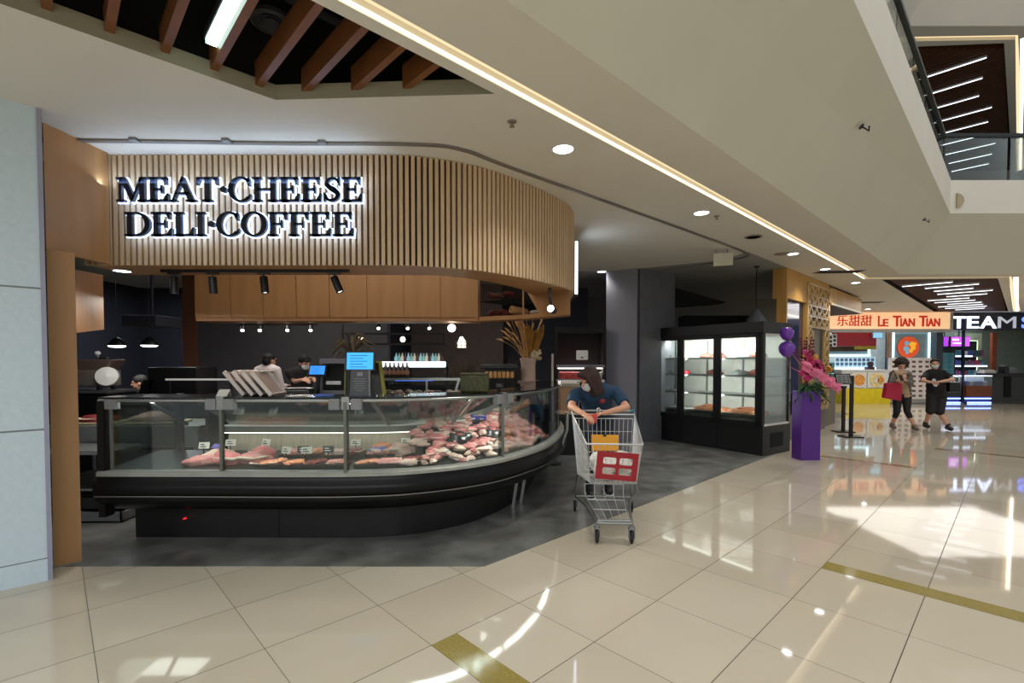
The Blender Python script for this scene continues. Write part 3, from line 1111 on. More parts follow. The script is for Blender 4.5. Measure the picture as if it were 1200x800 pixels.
tp0, tp1 = D(189, 319, 4.35), D(409, 317, 4.35)
zt = CZ - 0.012
trk = thing('track_light', 'black track light with four spotlights under the canopy soffit', 'track light', (tp0.x, 4.35, zt))
MB().box(tp0.x, tp1.x, 4.335, 4.365, zt - 0.012, zt + 0.012).build('rail', M_black, trk)
for px, dr in ((204, (0, 0.0, -1)), (249, (0, 0.1, -1)), (309, (0.12, -0.05, -1)), (392, (0.42, 0.0, -1))):
    x = D(px, 320, 4.35).x
    MB().box(x - 0.05, x + 0.05, 4.332, 4.368, zt - 0.03, zt - 0.012).build('adaptor', M_black, trk)
    spot_head(trk, (x, 4.35, zt - 0.02), dr, energy=20, strength=8)

# ================================================================== DELI COUNTER
ctr_path = smooth_path([(-3.31, 3.86), (-2.4, 3.85), (-1.6, 3.84), (-1.2, 3.86), (-0.84, 3.93), (-0.41, 4.14), (-0.06, 4.46), (0.32, 5.08), (0.55, 5.85), (0.66, 6.55), (0.68, 7.1)], 0.045)
NP = len(ctr_path)


def cpx(px):
    """index on the counter path seen at picture column px"""
    return min(range(NP), key=lambda i: abs(600 + FOC * ctr_path[i].x / ctr_path[i].y - px) + (100 if ctr_path[i].y > 7.0 else 0))


def cpt(i, o, z):
    n = normal_at(ctr_path, i)
    p = ctr_path[i] + n * o
    return Vector((p.x, p.y, z))


dc = thing('deli_counter', 'long black refrigerated deli counter with curved glass front full of meat', 'display counter', (-1.3, 4.4, 0))
M_ctr = mat('counter_black', (11, 12, 13), 0.34, var=0.1, spec=0.22)
M_kick = mat('counter_kick', (12, 12, 13), 0.4, var=0.08)
MB().sweep(ctr_path, [(-0.34, 0.004), (-0.34, 0.34), (-0.9, 0.34), (-0.9, 0.004)], True).build('kick_panel', M_kick, dc)
for px in (300, 470):
    i = cpx(px)
    MB().bar(cpt(i, -0.337, 0.02), cpt(i, -0.337, 0.33), 0.006).build('panel_joint', M_black, dc)
MB().sweep(ctr_path, [(-0.36, 0.30), (-0.10, 0.33), (0.03, 0.41), (0.05, 0.44), (0.05, 0.475), (0.075, 0.49), (0.085, 0.53), (0.075, 0.57), (0.05, 0.60), (0.045, 0.635), (-0.05, 0.635), (-0.9, 0.66), (-0.9, 0.30)], True).build('body', M_ctr, dc, smooth=True)
MB().sweep(ctr_path, [(0.062, 0.468), (0.078, 0.478), (0.078, 0.484), (0.06, 0.480)], True).build('bumper_strip', M_steelsoft, dc)
MB().sweep(ctr_path, [(0.048, 0.632), (0.048, 0.655), (0.034, 0.672), (-0.02, 0.675), (-0.02, 0.632)], True).build('glass_channel', mat('channel_metal', (160, 162, 156), 0.4, 0.3), dc)
# end bumper loop at the far right
iE = cpx(655)
# deck and inside back
M_deck = mat('black_deck', (20, 21, 22), 0.3, var=0.1)
MB().sweep(ctr_path, [(-0.03, 0.66), (-0.66, 0.715), (-0.66, 0.70), (-0.03, 0.645)], True).build('deck', M_deck, dc)
M_backp = mat('inner_back_panel', (168, 158, 140), 0.4, var=0.16, scale=6, stretch=(9, 9, 0.6))
i0 = cpx(205)
sub = ctr_path[i0:]
MB().sweep(sub, [(-0.66, 0.70), (-0.68, 0.90), (-0.70, 0.90), (-0.69, 0.70)], True).build('inner_back', M_backp, dc)
M_shelf = mat('shelf_rail_metal', (120, 122, 112), 0.35, 0.7)
MB().sweep(sub, [(-0.56, 0.895), (-0.56, 0.955), (-0.92, 0.955), (-0.92, 0.94), (-0.575, 0.94), (-0.575, 0.895)], True).build('rear_shelf', M_shelf, dc)
MB().sweep(sub, [(-0.553, 0.952), (-0.553, 0.966), (-0.567, 0.966), (-0.567, 0.952)], True).build('shelf_edge', M_whitep, dc)
MB().sweep(sub, [(-0.57, 0.888), (-0.57, 0.894), (-0.60, 0.894), (-0.60, 0.888)], True).build('led_strip', glow('counter_led', (255, 246, 232), 5.0), dc)
# front glass in four panes between posts
gsp = [cpx(116), cpx(259), cpx(405), cpx(588), NP - 1]
for a_, b_ in zip(gsp, gsp[1:]):
    MB().sweep(ctr_path[a_:b_ + 1], [(0.0, 0.67), (0.0, 1.225), (-0.008, 1.225), (-0.008, 0.67)], True).build('front_glass', M_glass, dc, smooth=True)
# end glass at the left
q0, q1 = cpt(gsp[0], -0.03, 0.67), cpt(gsp[0], -0.85, 0.67)
MB().obox(q0, q1 - q0, (0.008, 0, 0), (0, 0, 0.55)).build('end_glass', M_glass, dc)
MB().obox(cpt(0, 0.03, 0.3), (0.055, 0, 0), (0, 0.09, 0), (0, 0, 0.93)).build('end_post', M_black, dc)
MB().obox(cpt(0, -0.85, 0.3), (0.05, 0, 0), (0, 0.06, 0), (0, 0, 0.93)).build('end_post', M_black, dc)
MB().obox(cpt(0, 0.01, 0.66) + Vector((0.085, 0, 0)), (0.012, 0, 0), (0, 0.02, 0), (0, 0, 0.57)).build('glass_edge', M_steelsoft, dc)
# top shelf with steel front rail and a lamp beneath it
MB().sweep(ctr_path, [(-0.36, 1.245), (0.01, 1.245), (0.01, 1.262), (-0.36, 1.262)], True).build('top_shelf', mat('top_shelf_glass', (22, 26, 26), 0.12, spec=0.6), dc)
MB().sweep(ctr_path, [(0.012, 1.222), (0.018, 1.230), (0.018, 1.240), (0.012, 1.246), (-0.03, 1.246), (-0.03, 1.222)], True).build('top_rail', M_steel, dc)
MB().sweep(ctr_path, [(-0.035, 1.226), (-0.035, 1.240), (-0.065, 1.240), (-0.065, 1.226)], True).build('led_strip', glow('counter_led_top', (255, 248, 238), 3.0), dc)
M_post = mat('post_metal', (112, 116, 108), 0.35, 0.8)
for px, wd in ((259, 0.032), (405, 0.062), (588, 0.036)):
    i = cpx(px)
    MB().bar(cpt(i, 0.012, 0.655), cpt(i, 0.012, 1.225), wd, 0.024, up=(1, 0, 0)).build('post', M_post, dc)
    n = normal_at(ctr_path, i)
    tx = Vector((-n.y, n.x, 0))
    for s_ in (-1, 1):
        c = cpt(i, 0.016, 1.165) + tx * s_ * (0.055 + wd / 2)
        MB().obox(c - tx * 0.042 + Vector((n.x, n.y, 0)) * -0.03, tx * 0.084, Vector((n.x, n.y, 0)) * 0.06, (0, 0, 0.085)).build('clamp', M_grey, dc, bevel=0.004)
    c = cpt(i, 0.016, 1.165)
    MB().obox(c - tx * 0.03 + Vector((n.x, n.y, 0)) * -0.03, tx * 0.06, Vector((n.x, n.y, 0)) * 0.05, (0, 0, 0.1)).build('clamp_core', M_steelsoft, dc)
i = 1
MB().obox(cpt(i, 0.02, 1.165), (0.10, 0, 0), (0, 0.05, 0), (0, 0, 0.08)).build('clamp', M_grey, dc, bevel=0.004)
# slanting glass-top bars running back from the rail to the rear shelf
for px0, px1 in ((167, 219), (434, 456), (556, 529)):
    p = D(px0, 470, 3.9)
    i = cpx(px0)
    a_ = cpt(i, -0.03, 1.235)
    b_ = D(px1, 497, 4.42)
    MB().bar(a_, b_, 0.028, 0.02).build('slant_bar', M_steel, dc)
for px0, px1 in ((270, 285), (345, 366)):
    a_ = D(px0, 472, 4.0)
    b_ = D(px1, 485, 4.6)
    MB().bar(a_, b_, 0.008).build('glass_edge', M_steelsoft, dc)
# sloping inner glass
sub2 = ctr_path[cpx(219):cpx(585)]
MB().sweep(sub2, [(-0.04, 1.235), (-0.56, 0.97), (-0.565, 0.975), (-0.045, 1.24)], True).build('sloping_glass', M_glass, dc)
# lamp light inside the case
for px, e_ in ((190, 3.0), (260, 5.0), (340, 5.0), (420, 5.0), (500, 4.2), (560, 4.0), (600, 4.6), (630, 5.0), (648, 5.0)):
    i = cpx(px)
    n = normal_at(ctr_path, i)
    area_light('counter_lamp', cpt(i, -0.10, 1.22) - dc.location, 0.5, e_ * 1.0, (1.0, 0.96, 0.90), (math.radians(-18), 0, math.atan2(n.x, -n.y)), 0.05, dc)
# support legs under the far curved end
for px in (627, 637):
    i = cpx(px)
    MB().bar(cpt(i, -0.26, 0.0), cpt(i, -0.20, 0.36), 0.03).build('leg', M_steelsoft, dc)
# side bumper rail at the far end
MB().tube([cpt(cpx(652), 0.07, 0.55), cpt(cpx(657), 0.09, 0.62), cpt(cpx(659), 0.09, 0.78), cpt(cpx(660), 0.09, 0.86), cpt(cpx(661), 0.07, 0.86)], 0.022).build('end_rail', M_steel, dc, smooth=True)
MB().box(cpt(cpx(178), -0.32, 0).x, cpt(cpx(178), -0.32, 0).x + 0.012, 4.15, 4.18, 0.175, 0.187).build('indicator', glow('red_indicator', (255, 40, 60), 0.9), dc)

# ------------------------------------------------------------------ meat
M_meat = [mat('meat_pink', (228, 146, 142), 0.35, var=0.32, scale=22, bump=0.4, bscale=30, sub=0.1),
          mat('meat_rose', (220, 122, 124), 0.35, var=0.35, scale=18, bump=0.4, bscale=30, sub=0.1),
          mat('meat_pale', (234, 190, 178), 0.4, var=0.28, scale=24, bump=0.4, bscale=30, sub=0.1),
          mat('meat_dark', (128, 46, 44), 0.35, var=0.35, scale=20, bump=0.4, bscale=30, sub=0.1),
          mat('meat_fat', (238, 212, 196), 0.4, var=0.12, scale=24, bump=0.4, bscale=30, sub=0.1),
          mat('fillet_orange', (222, 138, 100), 0.4, var=0.25, scale=20, bump=0.2, sub=0.1)]
M_tray = mat('tray_black', (26, 27, 28), 0.3)
M_traysteel = mat('tray_steel', (130, 132, 130), 0.3, 0.9)
rm = random.Random(21)


def meat_mesh(seed, rough=0.35):
    """lumpy unit cut of meat"""
    def fn(p):
        q = p * 1.1 + Vector((seed * 3.1, seed * 1.7, 0))
        k = 1 + rough * noise.noise(q * 1.4) + 0.16 * noise.noise(q * 3.6)
        z = p.z if p.z > -0.35 else -0.35 + (p.z + 0.35) * 0.15
        return Vector((p.x * k, p.y * k, z * k))
    return fn


meat_shapes = {}


def meat(name, c, r, rz, mi, label, group, seed=None, tilt=0.0, fat=True):
    """a cut of meat: the flesh, and a rim of fat on it"""
    seed = rm.randint(0, 9) if seed is None else seed
    key = (mi, seed)
    if key not in meat_shapes:
        o = MB().ell((0, 0, 0.3), (1, 1, 1), 18, 11, fn=meat_mesh(seed)).build(name, M_meat[mi], smooth=True)
        if fat and mi != 4:
            pts = []
            fn = meat_mesh(seed)
            for k in range(10):
                t = seed + k * 0.34
                p = fn(Vector((math.cos(t) * 0.93, math.sin(t) * 0.93, 0.32 + 0.05 * math.sin(k))))
                pts.append(Vector((p.x, p.y, p.z + 0.3)) * 1.01)
            MB().tube(pts, lambda s_: 0.05 + 0.13 * math.sin(s_ * 3.1), 7).build('fat', M_meat[4], o, smooth=True)
        meat_shapes[key] = o
    else:
        o = meat_shapes[key].copy()
        COL.objects.link(o)
        for ch in meat_shapes[key].children:
            c2 = ch.copy()
            COL.objects.link(c2)
            c2.parent = o
        o.name = name
    o.location = c
    o.scale = r
    o.rotation_euler = (tilt, 0, rz)
    tag(o, label, 'meat', group)
    return o


def deck_z(o):
    return 0.66 + (-0.03 - o) * 0.087


def cs(px, o, dz=0.0):
    i = cpx(px)
    return cpt(i, o, deck_z(o) + dz)


# left: steel work table with trays seen through the first pane
wt = thing('work_table', 'stainless work table standing behind the left pane of the deli counter', 'table', (-4.2, 5.55, 0))
MB().box(-5.2, -3.42, 5.25, 5.95, 0.80, 0.84).build('table_top', M_steelsoft, wt)
MB().box(-5.15, -3.46, 5.29, 5.31, 0.60, 0.80).build('apron', M_steelsoft, wt)
MB().box(-5.15, -3.46, 5.32, 5.9, 0.2, 0.22).build('under_shelf', M_steelsoft, wt)
for x in (-5.12, -3.50):
    for y in (5.32, 5.88):
        MB().tube([(x, y, 0.004), (x, y, 0.80)], 0.02).build('leg', M_steelsoft, wt)
for k, (x, lab, mi, hh) in enumerate(((-4.72, 'red meat slab on the left end of the work table behind the counter glass', 3, 0.05), (-4.05, 'pale meat slab on the right of the work table behind the counter glass', 2, 0.08))):
    t = thing('cutting_board', ('board under the red slab' if k == 0 else 'board under the pale slab') + ' on the work table behind the counter', 'cutting board', (x, 5.5, 0.84), 0.1, group='boards on the work table')
    MB().box(-0.28, 0.28, -0.18, 0.18, 0, 0.025).build('board', mat('board_cream', (190, 182, 150), 0.5), t, local=True, bevel=0.006)
    meat('meat_slab', (x, 5.5, 0.868), (0.22, 0.14, hh), 0.2 * k, mi, lab, 'slabs on the work table')
tr_ = thing('meat_tray', 'shallow steel tray leaning at the left behind the top of the deli counter', 'tray', (-4.35, 5.8, 0.84))
MB().box(-4.68, -4.0, 5.72, 5.9, 1.0, 1.03).build('tray_floor', M_traysteel, tr_)
MB().box(-4.68, -4.0, 5.72, 5.735, 1.0, 1.09).box(-4.68, -4.66, 5.72, 5.9, 0.84, 1.09).box(-4.02, -4.0, 5.72, 5.9, 0.84, 1.09).build('rim', M_traysteel, tr_)

# first pane: pink joints with purple label paper
for px, o, r, rz, mi, lab in ((212, -0.22, (0.13, 0.075, 0.055), 0.2, 0, 'pink meat joint at the left end of the front row in the deli counter'),
                              (238, -0.26, (0.15, 0.08, 0.08), -0.3, 1, 'large pink meat joint in the front row just left of the first thin post'),
                              (222, -0.38, (0.12, 0.07, 0.07), 0.6, 2, 'pale pink meat joint behind the two pink joints left of the first thin post'),
                              (274, -0.30, (0.13, 0.08, 0.07), 0.4, 0, 'pink meat joint just right of the first thin post'),
                              (270, -0.42, (0.11, 0.05, 0.08), 0.1, 1, 'rosy meat joint standing behind the joint right of the first thin post'),
                              (291, -0.20, (0.11, 0.05, 0.03), 0.0, 3, 'dark red slice lying right of the first thin post')):
    meat('meat_joint', cs(px, o), r, rz, mi, lab, 'joints at the left of the deli counter')
# middle panes: black trays with flat cuts
kinds = [(5, 'orange fillet'), (0, 'pink chop'), (3, 'dark red steak'), (2, 'pale cutlet')]
tray_px = [(306, -0.18), (332, -0.17), (358, -0.18), (384, -0.18), (428, -0.17), (456, -0.18), (484, -0.2), (312, -0.45), (340, -0.46), (370, -0.45), (394, -0.46), (432, -0.46), (462, -0.46), (488, -0.47)]
rowname = {True: 'front row', False: 'back row'}
ordn = ['first', 'second', 'third', 'fourth', 'fifth', 'sixth', 'seventh']
proto_tray = None
for k, (px, o) in enumerate(tray_px):
    front = o > -0.3
    j = k if front else k - 7
    lab = 'black tray of cuts, %s from the left in the %s of the counter' % (ordn[j], rowname[front])
    pos = cs(px, o, 0.004)
    if proto_tray is None:
        t = thing('display_tray', lab, 'tray', pos, group='black trays in the deli counter')
        MB().box(-0.095, 0.095, -0.085, 0.085, 0, 0.008).build('tray_base', M_tray, t, local=True)
        rr = MB()
        for x0, x1, y0, y1 in ((-0.1, 0.1, -0.09, -0.082), (-0.1, 0.1, 0.082, 0.09), (-0.1, -0.092, -0.09, 0.09), (0.092, 0.1, -0.09, 0.09)):
            rr.box(x0, x1, y0, y1, 0, 0.026)
        rr.build('rim', M_tray, t, local=True)
        proto_tray = t
    else:
        t = dup(proto_tray, pos, 0.0, lab)
    mi, kn = kinds[k * 3 % 4] if k != 1 else kinds[0]
    for q in range(4):
        cx2 = pos + Vector((-0.055 + 0.036 * q, rm.uniform(-0.02, 0.02), 0.012 + 0.006 * q))
        meat('meat_cut', cx2, (0.042, 0.062, 0.022 + (0 if front else 0.012)), rm.uniform(-0.5, 0.5), mi,
             '%s in the %s black tray from the left, %s of the counter' % (kn, ordn[j], rowname[front]), 'cuts in tray %s %s' % (ordn[j], rowname[front]))
# black folded liners between trays
# big pieces near the third pane
for px, o, r, rz, mi, lab in ((440, -0.46, (0.12, 0.05, 0.07), 0.4, 5, 'orange fillet in blue wrapping paper just right of the wide post'),
                              (476, -0.42, (0.09, 0.09, 0.085), 0.2, 2, 'tall pale pork block at the back right of the wide post'),
                              (455, -0.14, (0.13, 0.05, 0.04), 0.1, 0, 'flat pink fillet at the front right of the wide post'),
                              (480, -0.10, (0.09, 0.045, 0.035), 0.1, 2, 'pale fillet at the front, left of the heaped curved end')):
    meat('meat_joint', cs(px, o, 0.02), r, rz, mi, lab, 'joints right of the wide post')
bp_ = cs(430, -0.44, 0.06)
tag(MB().prism([(-0.08, -0.02), (0.03, -0.03), (0.07, 0.03), (0.01, 0.015), (-0.05, 0.03)], 0, 0.03, Matrix.Translation(bp_) @ Matrix.Rotation(math.radians(60), 4, 'X')).build('wrapping_paper', mat('blue_paper', (96, 116, 196), 0.5)), 'blue wrapping paper folded around a fillet right of the wide post', 'paper')
pp_ = cs(230, -0.29, 0.13)
tag(MB().prism([(-0.05, -0.02), (0.05, -0.025), (0.06, 0.025), (-0.04, 0.03)], 0, 0.006, Matrix.Translation(pp_) @ Matrix.Rotation(math.radians(35), 4, 'X')).build('wrapping_paper', mat('purple_paper', (96, 84, 170), 0.4)), 'purple paper lying on the pink joints left of the first thin post', 'paper')
# leaf garnish
lf = MB()
for k in range(7):
    c = cs(492 + 2 * k, -0.44, 0.02)
    lf.ell(c + Vector((0, 0, 0.012 * (k % 3))), (0.035, 0.02, 0.012), 8, 6, rot=(0.4, 0.3 * k, k))
tag(lf.build('parsley_garnish', mat('green_leaf', (70, 128, 52), 0.6, var=0.3), smooth=True), 'green leaf garnish left of the heaped curved end of the counter', 'garnish')

# right: heaped pink pieces following the curve
heap_lab = {0: ('pink raw pork pieces heaped low along the front glass of the curved counter end', 'front heap of the curved end'),
            1: ('rosy raw pork piece in the middle of the heap at the curved counter end', 'middle heap of the curved end'),
            2: ('pale pink piece at the top back of the heap at the curved counter end', 'back heap of the curved end')}
for row, (o, dz, cnt) in enumerate(((-0.17, 0.0, 62), (-0.33, 0.05, 58), (-0.50, 0.12, 56))):
    for k in range(cnt):
        i = int(cpx(496) + (cpx(650) - cpx(496)) * (k + rm.uniform(0.1, 0.9)) / cnt)
        oo = o + rm.uniform(-0.085, 0.085)
        p = cpt(i, oo, 0.668 + max(0.0, (-0.12 - oo)) * 0.60 + rm.uniform(-0.004, 0.03))
        mi = rm.choice([0, 0, 1, 2, 2, 4] if row != 1 else [0, 1, 1, 2, 0])
        s_ = rm.uniform(0.75, 1.15)
        meat('pork_piece', p, (0.074 * s_, 0.038 * s_, 0.034 * s_), rm.uniform(0, 3.1), mi, ['pink raw pork piece heaped low along the curved front glass of the counter', heap_lab[1][0], heap_lab[2][0]][row], heap_lab[row][1])
# bed under the back rows so the heap rests on something
i0, i1 = cpx(500), cpx(650)
bed = MB().sweep(ctr_path[i0:i1], [(-0.12, 0.668), (-0.60, 0.952), (-0.63, 0.952), (-0.64, 0.705)], True)
bed.build('tray_step', M_tray, dc)
# lumpy black bags of marinated meat on the heap
for px, o, dz, r, lab in ((555, -0.30, 0.115, (0.10, 0.07, 0.06), 'black glossy marinated joint on the heap, left of the right thin post'), (570, -0.34, 0.13, (0.07, 0.05, 0.05), 'small black glossy joint on the heap touching the right thin post'),
                          (604, -0.30, 0.115, (0.10, 0.08, 0.06), 'dark grey joint on the heap just right of the right thin post')):
    b_ = MB().ell((0, 0, 0.3), (1, 1, 1), 16, 10, fn=meat_mesh(4, 0.6)).build('marinated_joint', mat('dark_marinade', (40, 42, 44), 0.2, var=0.3), smooth=True)
    b_.location = cs(px, o, dz)
    b_.scale = r
    tag(b_, lab, 'meat')
bx = thing('blue_tray', 'blue plastic tray at the far back of the curved counter end', 'tray', cs(614, -0.58, 0.235))
bx.scale = (0.6, 0.6, 0.6)
z_ = bx.location
MB().box(-0.16, 0.16, -0.1, 0.1, 0, 0.01).build('tray_base', mat('blue_plastic', (58, 66, 170), 0.35), bx, local=True)
MB().box(-0.17, 0.17, -0.11, -0.1, 0, 0.07).box(-0.17, 0.17, 0.1, 0.11, 0, 0.07).box(-0.17, -0.16, -0.1, 0.1, 0, 0.07).box(0.16, 0.17, -0.1, 0.1, 0, 0.07).build('rim', mat('blue_plastic', (58, 66, 170), 0.35), bx, local=True)

# orange roast slabs lying on the rear shelf, left half
for k, (px, lab) in enumerate(((236, 'orange brown roast on the rear shelf left of the first thin post'), (256, 'orange brown roast on the rear shelf straddling the first thin post'),
                               (278, 'orange brown roast on the rear shelf, second right of the first thin post'), (302, 'orange brown roast at the right end of the roasts on the rear shelf'))):
    i = cpx(px)
    meat('roast', cpt(i, -0.68, 0.957), (0.11, 0.06, 0.045), 0.1 * k, 5, lab, 'roasts on the rear shelf')

# price tags (blank cards on little stands)
tags_ = [(196, -0.45, 'w', 'white price card at the far left of the counter, beside the pink joints'), (219, -0.55, 'w', 'white price card behind the pink joints left of the first thin post'),
         (268, -0.56, 'w', 'small white price card behind the joint right of the first thin post'), (314, -0.30, 'w', 'white price card between the trays, second right of the first thin post'),
         (341, -0.30, 'w', 'white price card in the middle of the counter above the orange fillets'), (331, -0.33, 'k', 'black price card in the middle of the counter'),
         (366, -0.33, 'k', 'black price card left of the wide post'), (394, -0.56, 'w', 'white price card just left of the wide post'),
         (486, -0.56, 'w', 'white price card right of the wide post above the pale pork block'), (503, -0.40, 'k', 'black price card at the left start of the pork heap'), (516, -0.36, 'k', 'second black price card at the left start of the pork heap')]
for px, o, kd, lab in tags_:
    p = cs(px, o, 0.0)
    t = thing('price_card', lab, 'price tag', p, rm.uniform(-0.3, 0.3), group='price cards in the deli counter')
    MB().box(-0.04, 0.04, -0.02, 0.02, 0, 0.006).build('card_foot', M_black, t, local=True)
    MB().box(-0.004, 0.004, -0.004, 0.004, 0.006, 0.075).build('stem', M_black, t, local=True)
    MB().obox((-0.045, -0.004, 0.07), (0.09, 0, 0), (0, 0.004, 0), (0, 0.018, 0.055)).build('card', M_paper if kd == 'w' else M_black, t, local=True)
    for q in range(2):
        MB().obox((-0.03, -0.005 + 0.0065 * q + 0.003, 0.085 + 0.018 * q), (0.05 - 0.015 * q, 0, 0), (0, 0.001, 0), (0, 0.003, 0.007)).build('print', M_black if kd == 'w' else M_paper, t, local=True)

# ================================================================== INSIDE THE SHOP
# service bench under the counter top items: the top shelf is at z = 1.262
TZ = 1.264


def on_top(px, o=-0.16):
    i = cpx(px)
    return cpt(i, o, TZ)


# stack of clear plastic boxes / trays leaning
M_clear = mat('frosted_clear_plastic', (150, 136, 132), 0.15, var=0.15, coat=0.5)
p = on_top(302)
for k in range(4):
    t = thing('clear_tray', ['front', 'second', 'third', 'rearmost'][k] + ' clear plastic tray leaning in the row on the deli counter top', 'tray', p + Vector((0.09 - 0.085 * k, 0.02 * k, 0)), group='clear trays on the counter top')
    e0 = Vector((-0.16, 0, 0.19))
    mb = MB().obox((0, -0.12, 0.0), e0, (0, 0.24, 0), (0.010, 0, 0.008))
    mb.build('panel', M_clear, t, local=True)
    rm_ = MB()
    for y in (-0.125, 0.115):
        rm_.obox((-0.0, y, 0.0), e0, (0, 0.012, 0), (0.022, 0, 0.02))
    rm_.obox((0, -0.12, 0), e0 * 0.06, (0, 0.24, 0), (0.022, 0, 0.02)).obox(e0 * 0.94, e0 * 0.06, (0, 0.24, 0), (0.022, 0, 0.02))
    rm_.build('rim', mat('clear_rim', (206, 196, 190), 0.2), t, local=True)
p = on_top(252, -0.08)
t = thing('table_card', 'small white folded card on the counter top above the first thin post', 'sign', p)
MB().obox((-0.045, -0.02, 0), (0.09, 0, 0), (0.0, 0.004, 0), (0.012, 0.03, 0.055)).obox((-0.045, 0.045, 0), (0.09, 0, 0), (0, 0.004, 0), (0.012, -0.035, 0.055)).build('card', M_paper, t, local=True)
# menu sign in acrylic stand
p = on_top(421, -0.05)
t = thing('menu_stand', 'dark upright menu card in an acrylic stand on the counter top', 'sign', p)
MB().box(-0.085, 0.085, -0.04, 0.06, 0, 0.008).build('stand_foot', glass('acrylic'), t, local=True)
MB().obox((-0.078, 0.0, 0.008), (0.156, 0, 0), (0, 0.006, 0), (0.004, 0.03, 0.205)).build('card', mat('menu_card', (48, 50, 54), 0.4), t, local=True)
pr = MB()
pr.obox((-0.022, -0.002 + 0.024, 0.165), (0.044, 0, 0), (0, 0.002, 0), (0, 0.003, 0.03))
for k, wd in enumerate((0.09, 0.10, 0.07, 0.09, 0.10, 0.06)):
    z = 0.14 - k * 0.019
    pr.obox((-wd / 2, z * 0.146 - 0.0035, z), (wd, 0, 0), (0, 0.0015, 0), (0, 0.0006, 0.004))
pr.build('print', mat('menu_print', (130, 130, 132), 0.5), t, local=True)
MB().box(0.082, 0.086, -0.002, 0.04, 0, 0.215).build('acrylic_edge', M_steel, t, local=True)


def screen(name, label, c, wd, ht, col_mat, tilt=0.15, stand=0.1, lines=True, rz=0.0):
    t = thing(name, label, 'screen', c, rz)
    MB().box(-0.07, 0.07, -0.05, 0.07, 0, 0.012).build('foot', M_black, t, local=True)
    MB().obox((-0.02, 0.03, 0.01), (0.04, 0, 0), (0, 0.02, 0), (0, 0.01, stand)).build('neck', M_black, t, local=True)
    ey = Vector((0, ht * math.sin(tilt), ht * math.cos(tilt)))
    nn = Vector((0, math.cos(tilt), -math.sin(tilt)))
    o = Vector((-wd / 2, 0.02, stand))
    MB().obox(o - Vector((0.02, 0, 0)) - ey.normalized() * 0.02, (wd + 0.04, 0, 0), nn * 0.025, ey + ey.normalized() * 0.04).build('casing', M_black, t, local=True, bevel=0.006)
    MB().obox(o - nn * 0.004, (wd, 0, 0), nn * 0.003, ey).build('display', col_mat, t, local=True)
    if lines:
        ln = MB()
        for k in range(5):
            ln.obox(o - nn * 0.006 + ey * (0.12 + 0.17 * k) + Vector((wd * 0.12, 0, 0)), (wd * (0.5 if k % 2 else 0.66), 0, 0), nn * 0.001, ey * 0.035)
        ln.build('display_rows', glow('screen_rows', (40, 70, 140), 1.0), t, local=True)
    return t


M_blue = glow('screen_blue', (58, 140, 240), 1.3)
M_blue2 = glow('screen_blue_light', (72, 170, 250), 1.3)
# service table standing behind the counter carrying the tills
sv = thing('service_bench', 'dark service bench behind the deli counter carrying the two tills', 'bench', (-1.9, 5.35, 0))
MB().box(-3.3, -1.1, 5.1, 5.7, 1.12, 1.16).build('top', M_charcoal, sv)
for x in (-3.26, -2.2, -1.14):
    MB().box(x - 0.02, x + 0.02, 5.14, 5.66, 0.004, 1.12).build('side_panel', M_black, sv)
MB().box(-3.24, -1.16, 5.62, 5.64, 0.3, 1.12).build('back_panel', M_black, sv)
q = D(421, 437, 5.3)
screen('till_screen', 'larger till with bright blue screen behind the menu card', (q.x, 5.3, 1.16), 0.29, 0.185, M_blue2, 0.12, 0.30)
q = D(370, 437, 5.45)
screen('till_screen', 'smaller till with blue screen beside the masked staff member', (q.x, 5.45, 1.16), 0.18, 0.10, M_blue, 0.3, 0.24, rz=-0.15)
q = D(441, 430, 5.6)
tb = thing('tote_bag', 'yellow edged dark bag standing behind the larger till', 'bag', (q.x - 0.02, 5.55, 1.16))
MB().prism([(-0.34, 0), (0.14, 0), (0.09, 0.39), (-0.33, 0.39)], 0, 0.04, Matrix(((1, 0, 0, 0), (0, 0, 1, 0), (0, 1, 0, 0), (0, 0, 0, 1)))).build('trim', mat('bag_olive', (170, 164, 70), 0.6), tb, local=True)
MB().prism([(-0.32, 0), (0.10, 0), (0.06, 0.37), (-0.31, 0.37)], -0.02, 0.0, Matrix(((1, 0, 0, 0), (0, 0, 1, 0), (0, 1, 0, 0), (0, 0, 0, 1)))).build('body', M_black, tb, local=True)
MB().tube([(-0.2, 0.02, 0.39), (-0.16, 0.02, 0.45), (-0.05, 0.02, 0.45), (-0.01, 0.02, 0.39)], 0.008).build('handle', M_black, tb, local=True)
q = D(368, 448, 5.3)
pt = thing('card_terminal', 'black receipt printer on the bench in front of the masked staff member', 'printer', (q.x - 0.12, 5.25, 1.16))
MB().box(-0.16, 0.12, -0.08, 0.08, 0, 0.10).build('body', M_black, pt, local=True, bevel=0.01)
MB().box(-0.13, 0.09, -0.085, -0.08, 0.07, 0.078).build('paper_slot', M_grey, pt, local=True)
q = D(397, 430, 5.5)
p2 = thing('coffee_machine', 'grey and black machine between the two till screens', 'machine', (q.x - 0.09, 5.62, 1.16))
MB().box(-0.16, 0.16, -0.05, 0.05, 0, 0.05).box(-0.16, -0.13, -0.05, 0.05, 0.05, 0.36).box(0.13, 0.16, -0.05, 0.05, 0.05, 0.36).box(-0.16, 0.16, -0.05, 0.05, 0.36, 0.42).build('frame', M_greywall, p2, local=True, bevel=0.006)
MB().box(-0.13, 0.13, -0.02, 0.05, 0.05, 0.36).build('body', M_blackmatte, p2, local=True)
MB().box(-0.08, 0.09, -0.06, -0.02, 0.12, 0.16).build('drip_tray', M_steel, p2, local=True)
